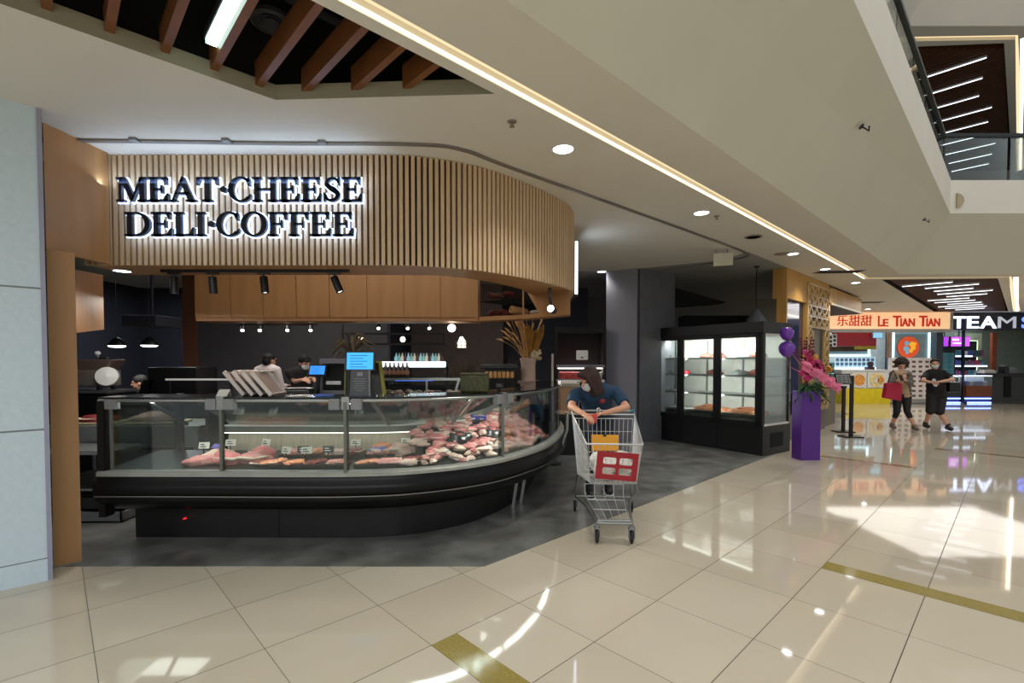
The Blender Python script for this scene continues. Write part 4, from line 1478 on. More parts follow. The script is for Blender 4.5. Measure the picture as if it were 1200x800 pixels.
# receipt and blue cloth on the counter top
p = on_top(370, -0.12)
tag(MB().obox(p + Vector((-0.06, -0.03, 0)), (0.14, 0.01, 0), (0.0, 0.05, 0), (0, 0, 0.012)).build('cloth', mat('blue_cloth', (92, 122, 200), 0.8)), 'folded blue cloth on the counter top below the smaller till', 'cloth')
p = on_top(345, -0.12)
tag(MB().obox(p + Vector((-0.08, -0.02, 0)), (0.13, 0.02, 0), (0.02, 0.07, 0), (0, 0, 0.006)).build('paper_sheet', M_paper), 'white paper sheet on the counter top left of the blue cloth', 'paper')

# bag of green olives and chilli jars at the right of the counter top
p = on_top(572, -0.14)
ol = thing('olive_jar', 'big square jar of green peppers standing on the counter top', 'jar', p)
M_olive = mat('pickled_green', (58, 60, 16), 0.25, var=0.6, scale=38, stretch=(1.5, 1.5, 0.4), bump=0.6)
MB().box(-0.155, 0.10, -0.09, 0.09, 0.0, 0.165).build('contents', M_olive, ol, local=True, bevel=0.02)
MB().box(-0.158, 0.103, -0.093, 0.093, 0.165, 0.178).build('lid', mat('olive_lid', (60, 62, 20), 0.4), ol, local=True, bevel=0.004)
p = on_top(593, -0.05)
t = thing('name_card', 'small black card leaning at the right of the green pepper jar', 'sign', p)
MB().obox((-0.05, -0.03, 0.035), (0.075, 0, 0), (0, 0.004, 0), (0, 0.015, 0.05)).box(-0.03, 0.0, -0.03, 0.02, 0, 0.04).build('card', M_blackmatte, t, local=True)
for k in range(2):
    MB().box(-0.04, 0.012 - 0.01 * k, -0.034 + 0.003 * k + 0.003, -0.0325 + 0.003 * k + 0.003, 0.052 + 0.014 * k, 0.056 + 0.014 * k).build('print', M_grey, t, local=True)

# dried flower bouquet in a paper wrapped vase, standing on a pedestal shelf
q = D(619, 452, 7.4)
pd_ = thing('plinth', 'pale square plinth under the paper wrapped dried bouquet', 'plinth', (q.x, 7.4, 0))
MB().box(-0.12, 0.12, -0.12, 0.12, 0.004, 0.9).build('base', M_blackmatte, pd_, local=True)
MB().box(-0.12, 0.12, -0.12, 0.12, 0.9, 1.22).build('post', mat('beige_plinth', (176, 150, 134), 0.6), pd_, local=True)
MB().box(-0.16, 0.17, -0.16, 0.16, 1.22, 1.25).build('top', mat('taupe_board', (140, 120, 112), 0.5), pd_, local=True)
vs = thing('dried_bouquet', 'tall bouquet of dried wheat and palm in a paper wrapped vase', 'bouquet', (q.x, 7.4, 1.25))
vs.scale = (1.25, 1.25, 1.22)
MB().lathe([(0.0, 0), (0.085, 0), (0.09, 0.02), (0.088, 0.2), (0.105, 0.28), (0.10, 0.285), (0.08, 0.2), (0.0, 0.19)], (0, 0, 0), 12).build('paper_wrap', mat('kraft_beige', (206, 178, 160), 0.7, bump=0.3), vs, local=True, smooth=True)
M_wheat = mat('dried_wheat', (206, 164, 108), 0.8, var=0.3)
M_palm = mat('dried_brown_leaf', (150, 104, 34), 0.8, var=0.4, bump=0.4)
rw = random.Random(9)
st, hd = MB(), MB()
for k in range(38):
    a_ = rw.uniform(2.0, 4.4) if k % 3 else rw.uniform(0, 6.28)
    sp = rw.uniform(0.05, 0.34)
    h = rw.uniform(0.30, 0.62) * (1.05 - sp * 0.9)
    tip = Vector((math.cos(a_) * sp, math.sin(a_) * sp * 0.5, 0.25 + h))
    b0 = Vector((rw.uniform(-.04, .04), rw.uniform(-.04, .04), 0.2))
    m_ = b0.lerp(tip, 0.55) + Vector((0, 0, 0.05))
    st.tube([b0, m_, tip], 0.0035, 5)
    d = (tip - m_).normalized()
    hd.tube([tip - d * 0.02, tip + d * 0.03 - Vector((0, 0, 0.004)), tip + d * 0.10 - Vector((0, 0, 0.03))], lambda s_: 0.004 + 0.011 * math.sin(s_ * 3.0), 6)
st.build('stems', M_wheat, vs, local=True)
hd.build('wheat_ears', M_wheat, vs, local=True, smooth=True)
pl = MB()
for k in range(14):
    a_ = rw.uniform(-0.7, 0.9)
    x = rw.uniform(-0.03, 0.17)
    pl.tube([(0.02, 0, 0.22), (x * 0.6, a_ * 0.05, 0.40), (x, a_ * 0.08, 0.52 + rw.uniform(0, 0.12)), (x * 1.15, a_ * 0.1, 0.60 + rw.uniform(0, 0.1))], lambda s_: 0.006 + 0.026 * math.sin(min(1, s_ * 1.05) * 3.0), 6)
pl.build('brown_leaves', M_palm, vs, local=True, smooth=True)
wl = MB()
for k in range(12):
    a_ = rw.uniform(-1.0, 1.0)
    wl.ell((0.08 + rw.uniform(-.05, .06), 0.06 * a_ - 0.04, 0.30 + rw.uniform(-.03, .08)), (0.035, 0.03, 0.02), 7, 5, rot=(a_, k, 0))
wl.build('white_petals', mat('dry_petals', (216, 196, 160), 0.8), vs, local=True, smooth=True)
# small palm by the tills, floating leaf spray behind the larger till
q = D(412, 400, 6.2)
pp = thing('dried_palm', 'tall dry palm spray in a dark pot behind the larger till', 'plant', (q.x, 6.2, 0))
MB().lathe([(0, 0.004), (0.12, 0.004), (0.15, 0.3), (0.14, 0.3), (0.0, 0.28)], (0, 0, 0), 16).build('pot', M_black, pp, local=True)
MB().tube([(0, 0, 0.28), (0.01, 0, 1.0), (0.0, 0, 1.75)], 0.010, 6).build('stem', mat('palm_stem', (110, 92, 66), 0.8), pp, local=True)
lm = MB()
for k in range(16):
    a_ = k * 0.42
    tip = Vector((math.cos(a_) * 0.30, math.sin(a_) * 0.2, 1.75 + rw.uniform(-0.30, 0.22)))
    lm.tube([(0, 0, 1.65), (tip.x * 0.5, tip.y * 0.5, (tip.z + 1.9) / 2), tuple(tip)], lambda s_: 0.004 + 0.018 * math.sin(s_ * 3.1), 5)
lm.build('fronds', mat('palm_dry', (104, 90, 70), 0.8, var=0.3), pp, local=True, smooth=True)

# ------------------------------------------------------------------ second glass counter further in
sc_ = thing('inner_counter', 'second glass topped counter further inside behind the tills', 'display counter', (-1.4, 7.0, 0))
xa, xb = D(379, 445, 7.0).x, D(562, 445, 7.0).x
MB().box(xa, xb, 6.85, 7.55, 0.004, 1.04).build('body', M_ctr, sc_)
MB().box(xa, xb, 6.85, 7.5, 1.04, 1.06).build('deck', M_traysteel, sc_)
zt = D(430, 443, 6.9).z
MB().box(xa, xb, 6.86, 6.868, 1.06, zt - 0.02).build('front_glass', M_glass, sc_)
MB().box(xa, xb, 6.84, 6.88, zt - 0.03, zt).build('top_rail', M_steel, sc_)
MB().box(xa, xb, 6.86, 7.3, zt, zt + 0.01).build('top_glass', M_glassg, sc_)
for px in (386, 432, 500):
    x = D(px, 445, 6.86).x
    MB().box(x - 0.012, x + 0.012, 6.85, 6.875, 1.06, zt).build('post', M_steel, sc_)
MB().bar((xb - 0.35, 6.86, 1.06), (xb - 0.28, 6.86, zt), 0.03).build('slant_bar', M_steel, sc_)
MB().bar((xa, 7.3, zt - 0.03), (xb, 7.3, zt - 0.03), 0.03).build('led_strip', glow('inner_led', (255, 244, 226), 4.0), sc_)
ri = random.Random(31)
for k in range(14):
    x = xa + 0.15 + (xb - xa - 0.3) * k / 13
    meat('sausage_bundle', (x, 7.05 + 0.1 * (k % 2), 1.062), (0.085, 0.07, 0.05), k * 0.7, 3 if k % 3 else 1, 'dark sausage bundle in the second glass counter further inside', 'sausage bundles in the inner counter')

# dark bottles standing on the inner counter beside the larger till
M_bot = mat('dark_brown_glass', (46, 26, 20), 0.15, coat=0.4)
bprof = [(0, 0), (0.032, 0), (0.035, 0.01), (0.035, 0.12), (0.030, 0.145), (0.013, 0.17), (0.012, 0.205), (0.0, 0.205)]
pb = None
bord = ['leftmost', 'second', 'third', 'fourth', 'fifth', 'sixth']
for k in range(6):
    x = D(452 + 5.0 * k, 440, 7.1).x
    lab = bord[k] + ' small dark bottle in the row right of the larger till screen'
    if pb is None:
        pb = thing('sauce_bottle', lab, 'bottle', (x, 7.1, zt + 0.01), group='dark bottles on the inner counter')
        MB().lathe(bprof, n=14).build('bottle_body', M_bot, pb, smooth=True, local=True)
        MB().lathe([(0.015, 0.19), (0.015, 0.215), (0.0, 0.215)], n=12).build('cap', M_whitep, pb, local=True)
        MB().lathe([(0.0358, 0.04), (0.0358, 0.10)], n=14).build('paper_label', mat('bottle_label', (150, 110, 84), 0.6), pb, local=True)
    else:
        dup(pb, (x, 7.1, zt + 0.01), None, lab)

# lit back bar with bottles
bb = thing('back_bar', 'back bar shelf with a bright white light band along its edge', 'shelf', (-1.7, 8.6, 0))
xa2, xb2 = D(443, 428, 8.5).x, D(524, 428, 8.5).x
z1 = D(480, 430.5, 8.5).z
MB().box(xa2, xb2, 8.5, 8.95, 0.004, 1.10).build('cabinet', M_blackmatte, bb)
MB().box(xa2 + 0.02, xb2 - 0.02, 8.5, 8.9, z1, z1 + 0.02).build('board', M_black, bb)
lb2 = MB().tube([(xa2 + 0.03, 8.5, z1 + 0.055), (xb2 - 0.03, 8.5, z1 + 0.055)], 0.052, 12)
lb2.build('light_band', glow('bar_band', (228, 246, 255), 2.2), bb)
for x in (xa2 + 0.05, xb2 - 0.05):
    MB().box(x - 0.02, x + 0.02, 8.6, 8.9, 1.10, z1).build('bracket', M_black, bb)
MB().box(xa2 + 0.3, xb2 - 0.25, 8.49, 8.5, 1.20, 1.245).build('blue_strip', glow('bar_blue', (70, 120, 255), 1.6), bb)
cols = [((150, 190, 210), 'pale blue'), ((120, 170, 160), 'teal'), ((200, 190, 180), 'pale'), ((70, 60, 50), 'dark brown')]
protoj = {}
for k in range(16):
    x = xa2 + 0.28 + k * (xb2 - xa2 - 0.4) / 15
    c, nm = cols[k % 4]
    if k % 4 not in protoj:
        t = thing('liquor_bottle', nm + ' bottle standing behind the bright light band of the back bar', 'bottle', (x, 8.68, z1 + 0.02), group=nm + ' bottles on the back bar')
        MB().lathe([(0, 0), (0.036, 0), (0.038, 0.01), (0.038, 0.15), (0.014, 0.20), (0.013, 0.25), (0, 0.25)], n=12).build('bottle_body', mat('bottle_' + nm.replace(' ', '_'), c, 0.15, coat=0.4), t, smooth=True, local=True)
        MB().lathe([(0.016, 0.235), (0.016, 0.26), (0, 0.26)], n=10).build('cap', M_black, t, local=True)
        protoj[k % 4] = t
    else:
        dup(protoj[k % 4], (x, 8.68, z1 + 0.02))
# wheat hedge decoration and dark shelf, right of the back bar
q0, q1 = D(526, 440, 8.2), D(600, 440, 8.2)
hg = thing('wheat_planter', 'low planter of dry brown grasses right of the lit back bar', 'planter', ((q0.x + q1.x) / 2, 8.3, 0))
MB().box(q0.x, q1.x + 0.3, 8.2, 8.5, 0.004, 1.15).build('box', M_blackmatte, hg)
gm = MB()
for k in range(110):
    x = rw.uniform(q0.x, q1.x + 0.25)
    y = rw.uniform(8.22, 8.46)
    h = rw.uniform(0.2, 0.52)
    gm.tube([(x, y, 1.15), (x + rw.uniform(-.06, .06), y, 1.15 + h * 0.6), (x + rw.uniform(-.12, .12), y, 1.15 + h)], lambda s_: 0.012 - 0.009 * s_, 4)
gm.build('grasses', mat('dry_grass', (70, 58, 38), 0.9, var=0.4), hg)
# dark counter block with jars, centre right
q0, q1 = D(566, 440, 7.2), D(604, 440, 7.2)
dk = thing('dark_unit', 'low black display unit behind the green pepper jar', 'display unit', ((q0.x + q1.x) / 2, 7.3, 0))
MB().box(q0.x, q1.x, 7.15, 7.6, 0.004, 1.30).build('body', M_blackmatte, dk)
MB().box(q0.x - 0.03, q1.x + 0.03, 7.12, 7.62, 1.44, 1.50).build('top', M_black, dk, bevel=0.01)
MB().box(q0.x + 0.02, q1.x - 0.02, 7.3, 7.6, 1.30, 1.44).build('back', M_black, dk)
for k in range(7):
    x = q1.x - 0.05 - 0.07 * k * 0.9
    o = MB().lathe([(0, 0), (0.028, 0), (0.03, 0.01), (0.03, 0.08), (0.022, 0.095), (0, 0.095)], (x, 7.2, 1.30), 10).build('small_jar', mat('honey_jar', (214, 160, 96), 0.3, emit=(214, 160, 96), estr=0.0), smooth=True)
    tag(o, 'small amber jar in the black display unit behind the green pepper jar', 'jar', 'amber jars in the black display unit')

# wall shelves at the far right inside with red packs
q0, q1 = D(652, 440, 9.2), D(709, 440, 9.2)
ws = thing('chiller_shelf', 'black open chiller shelf with red packs left of the grey column', 'shelf', ((q0.x + q1.x) / 2, 9.4, 0))
MB().box(q0.x, q1.x, 9.62, 9.7, 0.004, 2.2).build('back', M_blackmatte, ws)
MB().box(q0.x, q1.x, 9.2, 9.62, 2.1, 2.2).build('hood', M_blackmatte, ws)
MB().box(q0.x, q1.x, 9.2, 9.62, 0.004, 0.42).build('base', M_blackmatte, ws)
for x in (q0.x, q1.x - 0.03):
    MB().box(x, x + 0.03, 9.22, 9.62, 0.42, 2.1).build('side', M_blackmatte, ws)
zs = [D(680, y, 9.25).z for y in (444, 470, 432)]
MB().box(q0.x, q1.x, 9.22, 9.62, zs[0] - 0.02, zs[0]).build('board', M_traysteel, ws)
MB().box(q0.x, q1.x, 9.22, 9.62, zs[1] - 0.02, zs[1]).build('board', M_traysteel, ws)
MB().box(q0.x, q1.x, 9.21, 9.222, zs[0] - 0.055, zs[0] - 0.015).build('price_rail', M_whitep, ws)
MB().box(q0.x, q1.x, 9.21, 9.222, zs[2] + 0.02, zs[2] + 0.08).build('price_rail', M_greywall, ws)
MB().box(q0.x + 0.03, q1.x - 0.03, 9.3, 9.33, zs[2], zs[2] + 0.015).build('led_strip', glow('chiller_led', (255, 240, 232), 5.0), ws)
area_light('chiller_lamp', Vector(((q0.x + q1.x) / 2, 9.35, zs[2])) - ws.location, 0.8, 8, (1, 0.94, 0.9), size_y=0.1, parent=ws)
for k in range(9):
    x = q0.x + 0.1 + k * (q1.x - q0.x - 0.2) / 8
    red = k < 5
    o = MB().box(x - 0.045, x + 0.045, 9.27, 9.36, zs[0], zs[0] + 0.13).build('food_pack', mat('red_pack', (186, 62, 58), 0.5, var=0.3, scale=20) if red else mat('pale_pack', (222, 202, 190), 0.5, var=0.2, scale=20), bevel=0.004)
    tag(o, ('red food pack' if red else 'pale food pack') + ' on the chiller shelf left of the grey column', 'food pack', ('red' if red else 'pale') + ' packs on the chiller shelf')
q = D(681, 416, 9.3)
cn = thing('white_wall_box', 'small white rounded box hanging on the dark wall left of the column', 'box', (q.x, 9.2, q.z))
MB().box(-0.11, 0.11, -0.06, 0.0, -0.09, 0.09).build('case', M_whitep, cn, local=True, bevel=0.02)
MB().box(-0.03, 0.02, -0.064, -0.058, -0.06, -0.035).build('mark', M_black, cn, local=True)
MB().box(-0.02, 0.02, 0.0, 0.42, -0.02, 0.02).build('wall_arm', M_black, cn, local=True)
# snack boxes by the shopper: white box with brown front
q = D(667, 452, 6.9)
bt = thing('display_table', 'dark low cabinet table between the curved counter end and the shopper', 'table', (q.x + 0.09, 7.62, 0))
MB().box(-0.3, 0.3, -0.25, 0.25, 0.70, 0.74).build('top', M_charcoal, bt, local=True)
MB().box(-0.27, 0.27, -0.22, 0.22, 0.10, 0.70).build('cabinet', M_black, bt, local=True)
MB().box(-0.28, 0.28, -0.23, 0.23, 0.004, 0.10).build('plinth_base', M_steelsoft, bt, local=True)
bx2 = thing('carton', 'brown fronted carton with white flaps beside the shopper', 'carton', (q.x + 0.09, 7.55, 0.74))
MB().box(-0.15, 0.13, -0.12, 0.12, 0, 0.42).build('box', mat('carton_brown', (168, 136, 104), 0.7), bx2, local=True)
MB().obox((-0.15, -0.12, 0.42), (0.28, 0, 0), (0, -0.06, 0.05), (0, 0.008, 0.008)).obox((-0.15, 0.12, 0.42), (0.28, 0, 0), (0, 0.03, 0.07), (0, 0.008, 0.008)).obox((0.13, -0.12, 0.42), (0, 0.24, 0), (0.07, 0, -0.03), (0.008, 0, 0.008)).build('flaps', M_paper, bx2, local=True)
MB().box(-0.2, 0.16, -0.2, -0.12, 0.0, 0.05).build('tray', mat('cream_tray', (214, 170, 140), 0.5), bx2, local=True)
# upright rod on the counter end
q = D(649, 440, 7.2)
rd = thing('label_pole', 'slim pale pole standing up behind the curved counter end', 'pole', (q.x - 0.02, 7.22, 0))
MB().tube([(0, 0, 0.02), (0, 0, 1.66)], 0.017, 8).build('pole', mat('pale_pole', (198, 184, 172), 0.5), rd, local=True)
MB().lathe([(0, 0.004), (0.13, 0.004), (0.13, 0.02), (0, 0.02)], n=16).build('foot', M_black, rd, local=True)

# ------------------------------------------------------------------ left: slicer, dark machine
ML = mat('slicer_body', (150, 138, 130), 0.35, 0.5)
q = D(112, 460, 6.35)
slb = thing('slicer_stand', 'dark stand under the meat slicer at the far left of the counter', 'stand', (q.x, 6.4, 0))
MB().box(-0.6, 0.32, -0.25, 0.25, 0.004, 1.14).build('cabinet', M_black, slb, local=True)
MB().box(-0.62, 0.34, -0.27, 0.27, 1.14, 1.17).build('top', M_charcoal, slb, local=True)
sl = thing('meat_slicer', 'pale metal slicing machine with a white round guard beside the oak panel', 'machine', (q.x, 6.37, 1.17))
sl.scale = (1.1, 1.1, 1.1)
MB().box(-0.55, 0.18, -0.15, 0.15, 0.05, 0.24).build('body', ML, sl, local=True, bevel=0.02)
MB().prism([(-0.5, 0), (0.2, 0), (0.28, 0.13), (-0.35, 0.13)], -0.11, 0.11, Matrix(((1, 0, 0, 0), (0, 0, 1, 0), (0, 1, 0, 0.235), (0, 0, 0, 1)))).build('carriage', mat('slicer_top', (128, 108, 100), 0.35, 0.5), sl, local=True, bevel=0.015)
MB().lathe([(0, -0.02), (0.10, -0.02), (0.115, 0.0), (0.11, 0.05), (0.0, 0.07)], (0.22, -0.10, 0.16), 20, axis=(0.5, -1, 0.2)).build('blade_guard', M_whitep, sl, local=True, smooth=True)
MB().tube([(0.02, 0, 0.36), (0.02, 0, 0.42)], 0.012).build('knob_stem', M_steel, sl, local=True)
MB().ell((0.02, 0, 0.44), (0.03, 0.03, 0.028), 12, 8).build('knob', M_whitep, sl, local=True, smooth=True)
MB().box(0.03, 0.14, -0.02, 0.02, 0.37, 0.39).build('lever', M_steel, sl, local=True)
for x in (-0.5, 0.12):
    for y in (-0.1, 0.1):
        MB().lathe([(0.03, 0), (0.025, 0.05)], (x, y, 0), 10).build('foot', M_black, sl, local=True)
for k, x in enumerate((-0.30, -0.14)):
    MB().lathe([(0.025, 0), (0.022, 0.012), (0, 0.012)], (x, -0.15, 0.15), 12, axis=(0, -1, 0)).build('dial', M_black, sl, local=True)
q = D(215, 455, 7.2)
mm = thing('dark_machine', 'black box shaped machine behind the counter, below the brown wall post', 'machine', (q.x, 7.3, 0))
MB().box(-0.55, 0.35, -0.3, 0.3, 0.004, 1.05).build('stand', M_blackmatte, mm, local=True)
MB().box(-0.42, 0.30, -0.25, 0.25, 1.05, 1.46).build('body', M_black, mm, local=True, bevel=0.015)
MB().obox((-0.42, -0.25, 1.05), (-0.16, 0, 0.0), (0, 0.5, 0), (0.10, 0, 0.22)).build('chute', M_black, mm, local=True)
q = D(240, 444.5, 7.0)
rl_ = thing('steel_rail', 'thin bright steel rail above the dark machine behind the counter', 'rail', (q.x, 6.7, 0))
MB().bar((-0.35, 0, D(240, 444.5, 6.7).z), (0.62, 0, D(240, 444.5, 6.7).z), 0.025).build('bar', M_whitep, rl_, local=True)
for x in (-0.3, 0.55):
    MB().bar((x, 0, 0.004), (x, 0, D(240, 444.5, 6.7).z), 0.02).build('post', M_black, rl_, local=True)
# crates and boxes on the floor at the left end below the counter
for k, (x, y, z, w_, d_, h_, lab) in enumerate(((-3.95, 4.75, 0.004, 0.42, 0.35, 0.10, 'flat grey tray on the floor beside the left end of the counter'), (-3.98, 4.8, 0.104, 0.40, 0.33, 0.12, 'black tray stacked on the flat grey tray left of the counter'))):
    t = thing('floor_crate', lab, 'crate', (x, y, z))
    MB().box(-w_ / 2, w_ / 2, -d_ / 2, d_ / 2, 0, 0.015).build('base', M_black if k else M_charcoal, t, local=True)
    MB().box(-w_ / 2, w_ / 2, -d_ / 2, -d_ / 2 + 0.012, 0, h_).box(-w_ / 2, w_ / 2, d_ / 2 - 0.012, d_ / 2, 0, h_).box(-w_ / 2, -w_ / 2 + 0.012, -d_ / 2, d_ / 2, 0, h_).box(w_ / 2 - 0.012, w_ / 2, -d_ / 2, d_ / 2, 0, h_).build('side', M_grey if k == 0 else M_black, t, local=True)
sb = thing('steel_bench', 'low steel bench end seen between the oak panel and the counter base', 'bench', (-4.25, 4.86, 0))
MB().box(-0.5, 0.32, -0.1, 0.35, 0.62, 0.66).build('top', M_steelsoft, sb, local=True)
for x in (-0.45, 0.27):
    MB().box(x - 0.02, x + 0.02, -0.06, -0.02, 0.004, 0.62).build('leg', M_steelsoft, sb, local=True)
MB().box(-0.47, 0.30, -0.06, 0.3, 0.25, 0.27).build('under_shelf', M_steelsoft, sb, local=True)

# ------------------------------------------------------------------ pendants and ceiling spots inside
DZ = CEIL
pend = [(137, 405, 7.6, 'left one of the two flat lit pendant lamps at the left of the shop'), (175, 404.5, 7.8, 'right one of the two flat lit pendant lamps at the left of the shop')]
for px, py, d, lab in pend:
    q = D(px, py, d)
    t = thing('pendant_lamp', lab, 'lamp', (q.x, q.y, q.z), group='flat pendant lamps')
    MB().tube([(0, 0, 0.1), (0, 0, DZ - q.z)], 0.004, 6).build('cord', M_black, t, local=True)
    MB().lathe([(0.02, 0.13), (0.05, 0.11), (0.13, 0.015), (0.13, 0.0), (0.122, 0.0), (0.05, 0.10)], n=24).build('shade', M_black, t, local=True, smooth=True)
    MB().lathe([(0, -0.028), (0.08, -0.024), (0.108, -0.012), (0.118, 0.006)], n=24).build('diffuser', glow('pendant_glow', (255, 252, 246), 6.0), t, local=True)
    spot('pendant_beam', (0, 0, -0.04), 18, (1, 0.97, 0.92), 150, 0.6, parent=t)
# wire cage bulb pendants
for px, py, d, lab in ((423, 397, 7.2, 'small round bulb hanging over the larger till screen'), (472, 397.5, 7.2, 'small round bulb hanging over the row of dark bottles')):
    q = D(px, py, d)
    t = thing('bulb_pendant', lab, 'lamp', q, group='bulb pendants')
    MB().tube([(0, 0, 0.05), (0, 0, DZ - q.z)], 0.003, 6).build('cord', M_black, t, local=True)
    MB().lathe([(0.0, 0.08), (0.016, 0.08), (0.016, 0.035)], n=12).build('socket', M_black, t, local=True)
    MB().ell((0, 0, 0), (0.038, 0.038, 0.042), 14, 10).build('bulb', glow('bulb_glow', (255, 236, 196), 5.0), t, local=True, smooth=True)
q = D(541, 402, 7.4)
t = thing('cage_pendant', 'white ribbed cage pendant lamp in front of the dark wall', 'lamp', q)
MB().tube([(0, 0, 0.09), (0, 0, DZ - q.z)], 0.004, 6).build('cord', M_black, t, local=True)
MB().lathe([(0.025, 0.10), (0.065, 0.02), (0.065, -0.07), (0, -0.07)], n=18).build('shade', glow('cage_glow', (255, 244, 222), 2.2), t, local=True)
cg = MB()
for k in range(8):
    a_ = k * math.pi / 4
    cg.tube([(0.03 * math.cos(a_), 0.03 * math.sin(a_), 0.11), (0.09 * math.cos(a_), 0.09 * math.sin(a_), 0.0), (0.07 * math.cos(a_), 0.07 * math.sin(a_), -0.075)], 0.004, 5)
for z, r in ((0.02, 0.085), (-0.035, 0.082), (-0.075, 0.07)):
    cg.lathe([(r, z - 0.004), (r + 0.004, z), (r, z + 0.004)], n=18)
cg.build('cage', M_black, t, local=True)
# ceiling track with small spots, over the middle and back
for px0, px1, py, d, heads, lab in ((280, 372, 381, 7.4, (285, 305, 337, 364), 'back track light with four small spots over the grey partition wall'),
                                     (440, 512, 379, 7.8, (443, 477, 502), 'back track light with three small spots over the back bar'),
                                     (524, 534, 380, 6.9, (528,), 'short track with one very bright spot above the cage pendant')):
    q0, q1 = D(px0, py, d), D(px1, py, d)
    z = q0.z
    t = thing('track_light', lab, 'track light', (q0.x, d, z))
    MB().box(0, q1.x - q0.x, -0.015, 0.015, 0, 0.025).build('rail', M_black, t, local=True)
    for x in (0.05, q1.x - q0.x - 0.05):
        MB().tube([(x, 0, 0.02), (x, 0, DZ - z)], 0.005, 6).build('hanger', M_black, t, local=True)
    for h in heads:
        x = D(h, py, d).x - q0.x
        bright = len(heads) == 1
        dv = Vector((0.35, -0.9, -0.7)) if not bright else Vector((0.3, -1, -0.3))
        hd_ = MB().lathe([(0, -0.02), (0.036, -0.02), (0.04, 0.09), (0.034, 0.09)], (x, 0, -0.03), 12, axis=dv).build('spotlight', M_black, t, local=True)
        MB().lathe([(0, 0.095), (0.036, 0.088)], (x, 0, -0.03), 12, axis=dv).build('lens', glow('spot_hot', (255, 250, 240), 30.0 if bright else 7.0), hd_, local=True)
        if bright:
            MB().ell(Vector((x, 0, -0.03)) + dv.normalized() * 0.1, (0.055, 0.055, 0.055), 14, 10).build('bulb', glow('spot_hot', (255, 250, 240), 30.0), hd_, local=True, smooth=True)
        if not bright:
            spot('spot_beam', Vector((x, 0, -0.05)) + dv.normalized() * 0.1, 12, (1, 0.93, 0.84), 80, 0.6, dv.to_track_quat('-Z', 'Y').to_euler(), t)
# long black hanging rails over the back bar
hr = thing('hanging_rail', 'black double rail hanging above the back bar', 'rail', D(470, 400, 8.2))
for py in (391, 403):
    q0, q1 = D(400, py, 8.2), D(522, py, 8.2)
    MB().bar(q0, q1, 0.035).build('bar', M_blackmatte, hr)
for px in (402, 455, 520):
    q0 = D(px, 403, 8.2)
    MB().bar(q0, (q0.x, q0.y, DZ), 0.02).build('hanger', M_blackmatte, hr)
# spotlight hanging beside the curved end of the canopy
q = D(644, 347, 5.42)
sp_ = thing('end_spotlight', 'single bright spotlight fixed to the curved oak end of the canopy', 'spotlight', q)
MB().bar(q, q + Vector((0.02, 0.02, -0.13)), 0.03).build('arm', M_black, sp_)
MB().bar((q.x, q.y, CZ), q + Vector((0.0, 0.0, -0.01)), 0.03).build('ceiling_arm', M_black, sp_)
b_ = q + Vector((0.03, 0.0, -0.15))
MB().lathe([(0, -0.06), (0.04, -0.06), (0.045, 0.07), (0.038, 0.07)], b_, 14, axis=(-0.35, -1, 0.1)).build('barrel', M_black, sp_, smooth=True)
MB().lathe([(0, 0.078), (0.030, 0.075), (0.038, 0.071)], b_, 14, axis=(-0.35, -1, 0.1)).build('lens', glow('spot_hot', (255, 250, 240), 30.0), sp_)
# dark grille unit on the wall above the left pendants
q = D(168, 378, 7.9)
ac = thing('wall_unit', 'dark ceiling cassette unit above the two flat pendants', 'air conditioner', q)
MB().box(-0.28, 0.28, -0.1, 0.5, -0.06, 0.12).build('case', M_navy, ac, local=True, bevel=0.02)
MB().box(-0.22, 0.22, -0.11, -0.1, -0.045, -0.02).build('slot', M_charcoal, ac, local=True)
MB().tube([(0, 0.2, 0.12), (0, 0.2, DZ - q.z)], 0.02).build('hanger', M_navy, ac, local=True)
area_light('back_wall_fill', (-6.8, 9.6, 3.2), 1.2, 40, (0.92, 0.95, 1.0))  # added light that lifts the dark back wall, no fixture
area_light('work_table_fill', (-4.3, 5.5, 2.2), 1.0, 16, (1, 0.96, 0.9))  # added to brighten the work table, nothing hangs there
# added fill lights for the dark interior, without fixtures
area_light('shop_fill', (-3.5, 7.2, 3.2), 1.2, 34, (1, 0.95, 0.9))
area_light('cabinet_fill', (-1.9, 4.95, 3.2), 3.2, 13, (1, 0.90, 0.76), (math.radians(52), 0, 0), 0.2)  # unseen light added to brighten the hanging cabinets
area_light('shop_fill', (-0.6, 8.2, 3.2), 1.2, 30, (1, 0.95, 0.9))

# ================================================================== DISPLAY FRIDGE
FA0 = Vector((4.06, 7.80, 0))
FA1 = Vector((2.74, 9.80, 0))
fx = (FA1 - FA0).normalized()          # along the front, away to the left
fy = Vector((fx.y, -fx.x, 0))          # depth, away from the shop floor
FW = (FA1 - FA0).length
FDp = 0.88
FH = D(895, 376, 7.80).z
fr = thing('display_fridge', 'large black upright display fridge with three glass doors and lit shelves', 'fridge', FA0)


def fbox(mb, x0, x1, y0, y1, z0, z1):
    return mb.obox(FA0 + fx * x0 + fy * y0 + Vector((0, 0, z0)), fx * (x1 - x0), fy * (y1 - y0), (0, 0, z1 - z0))


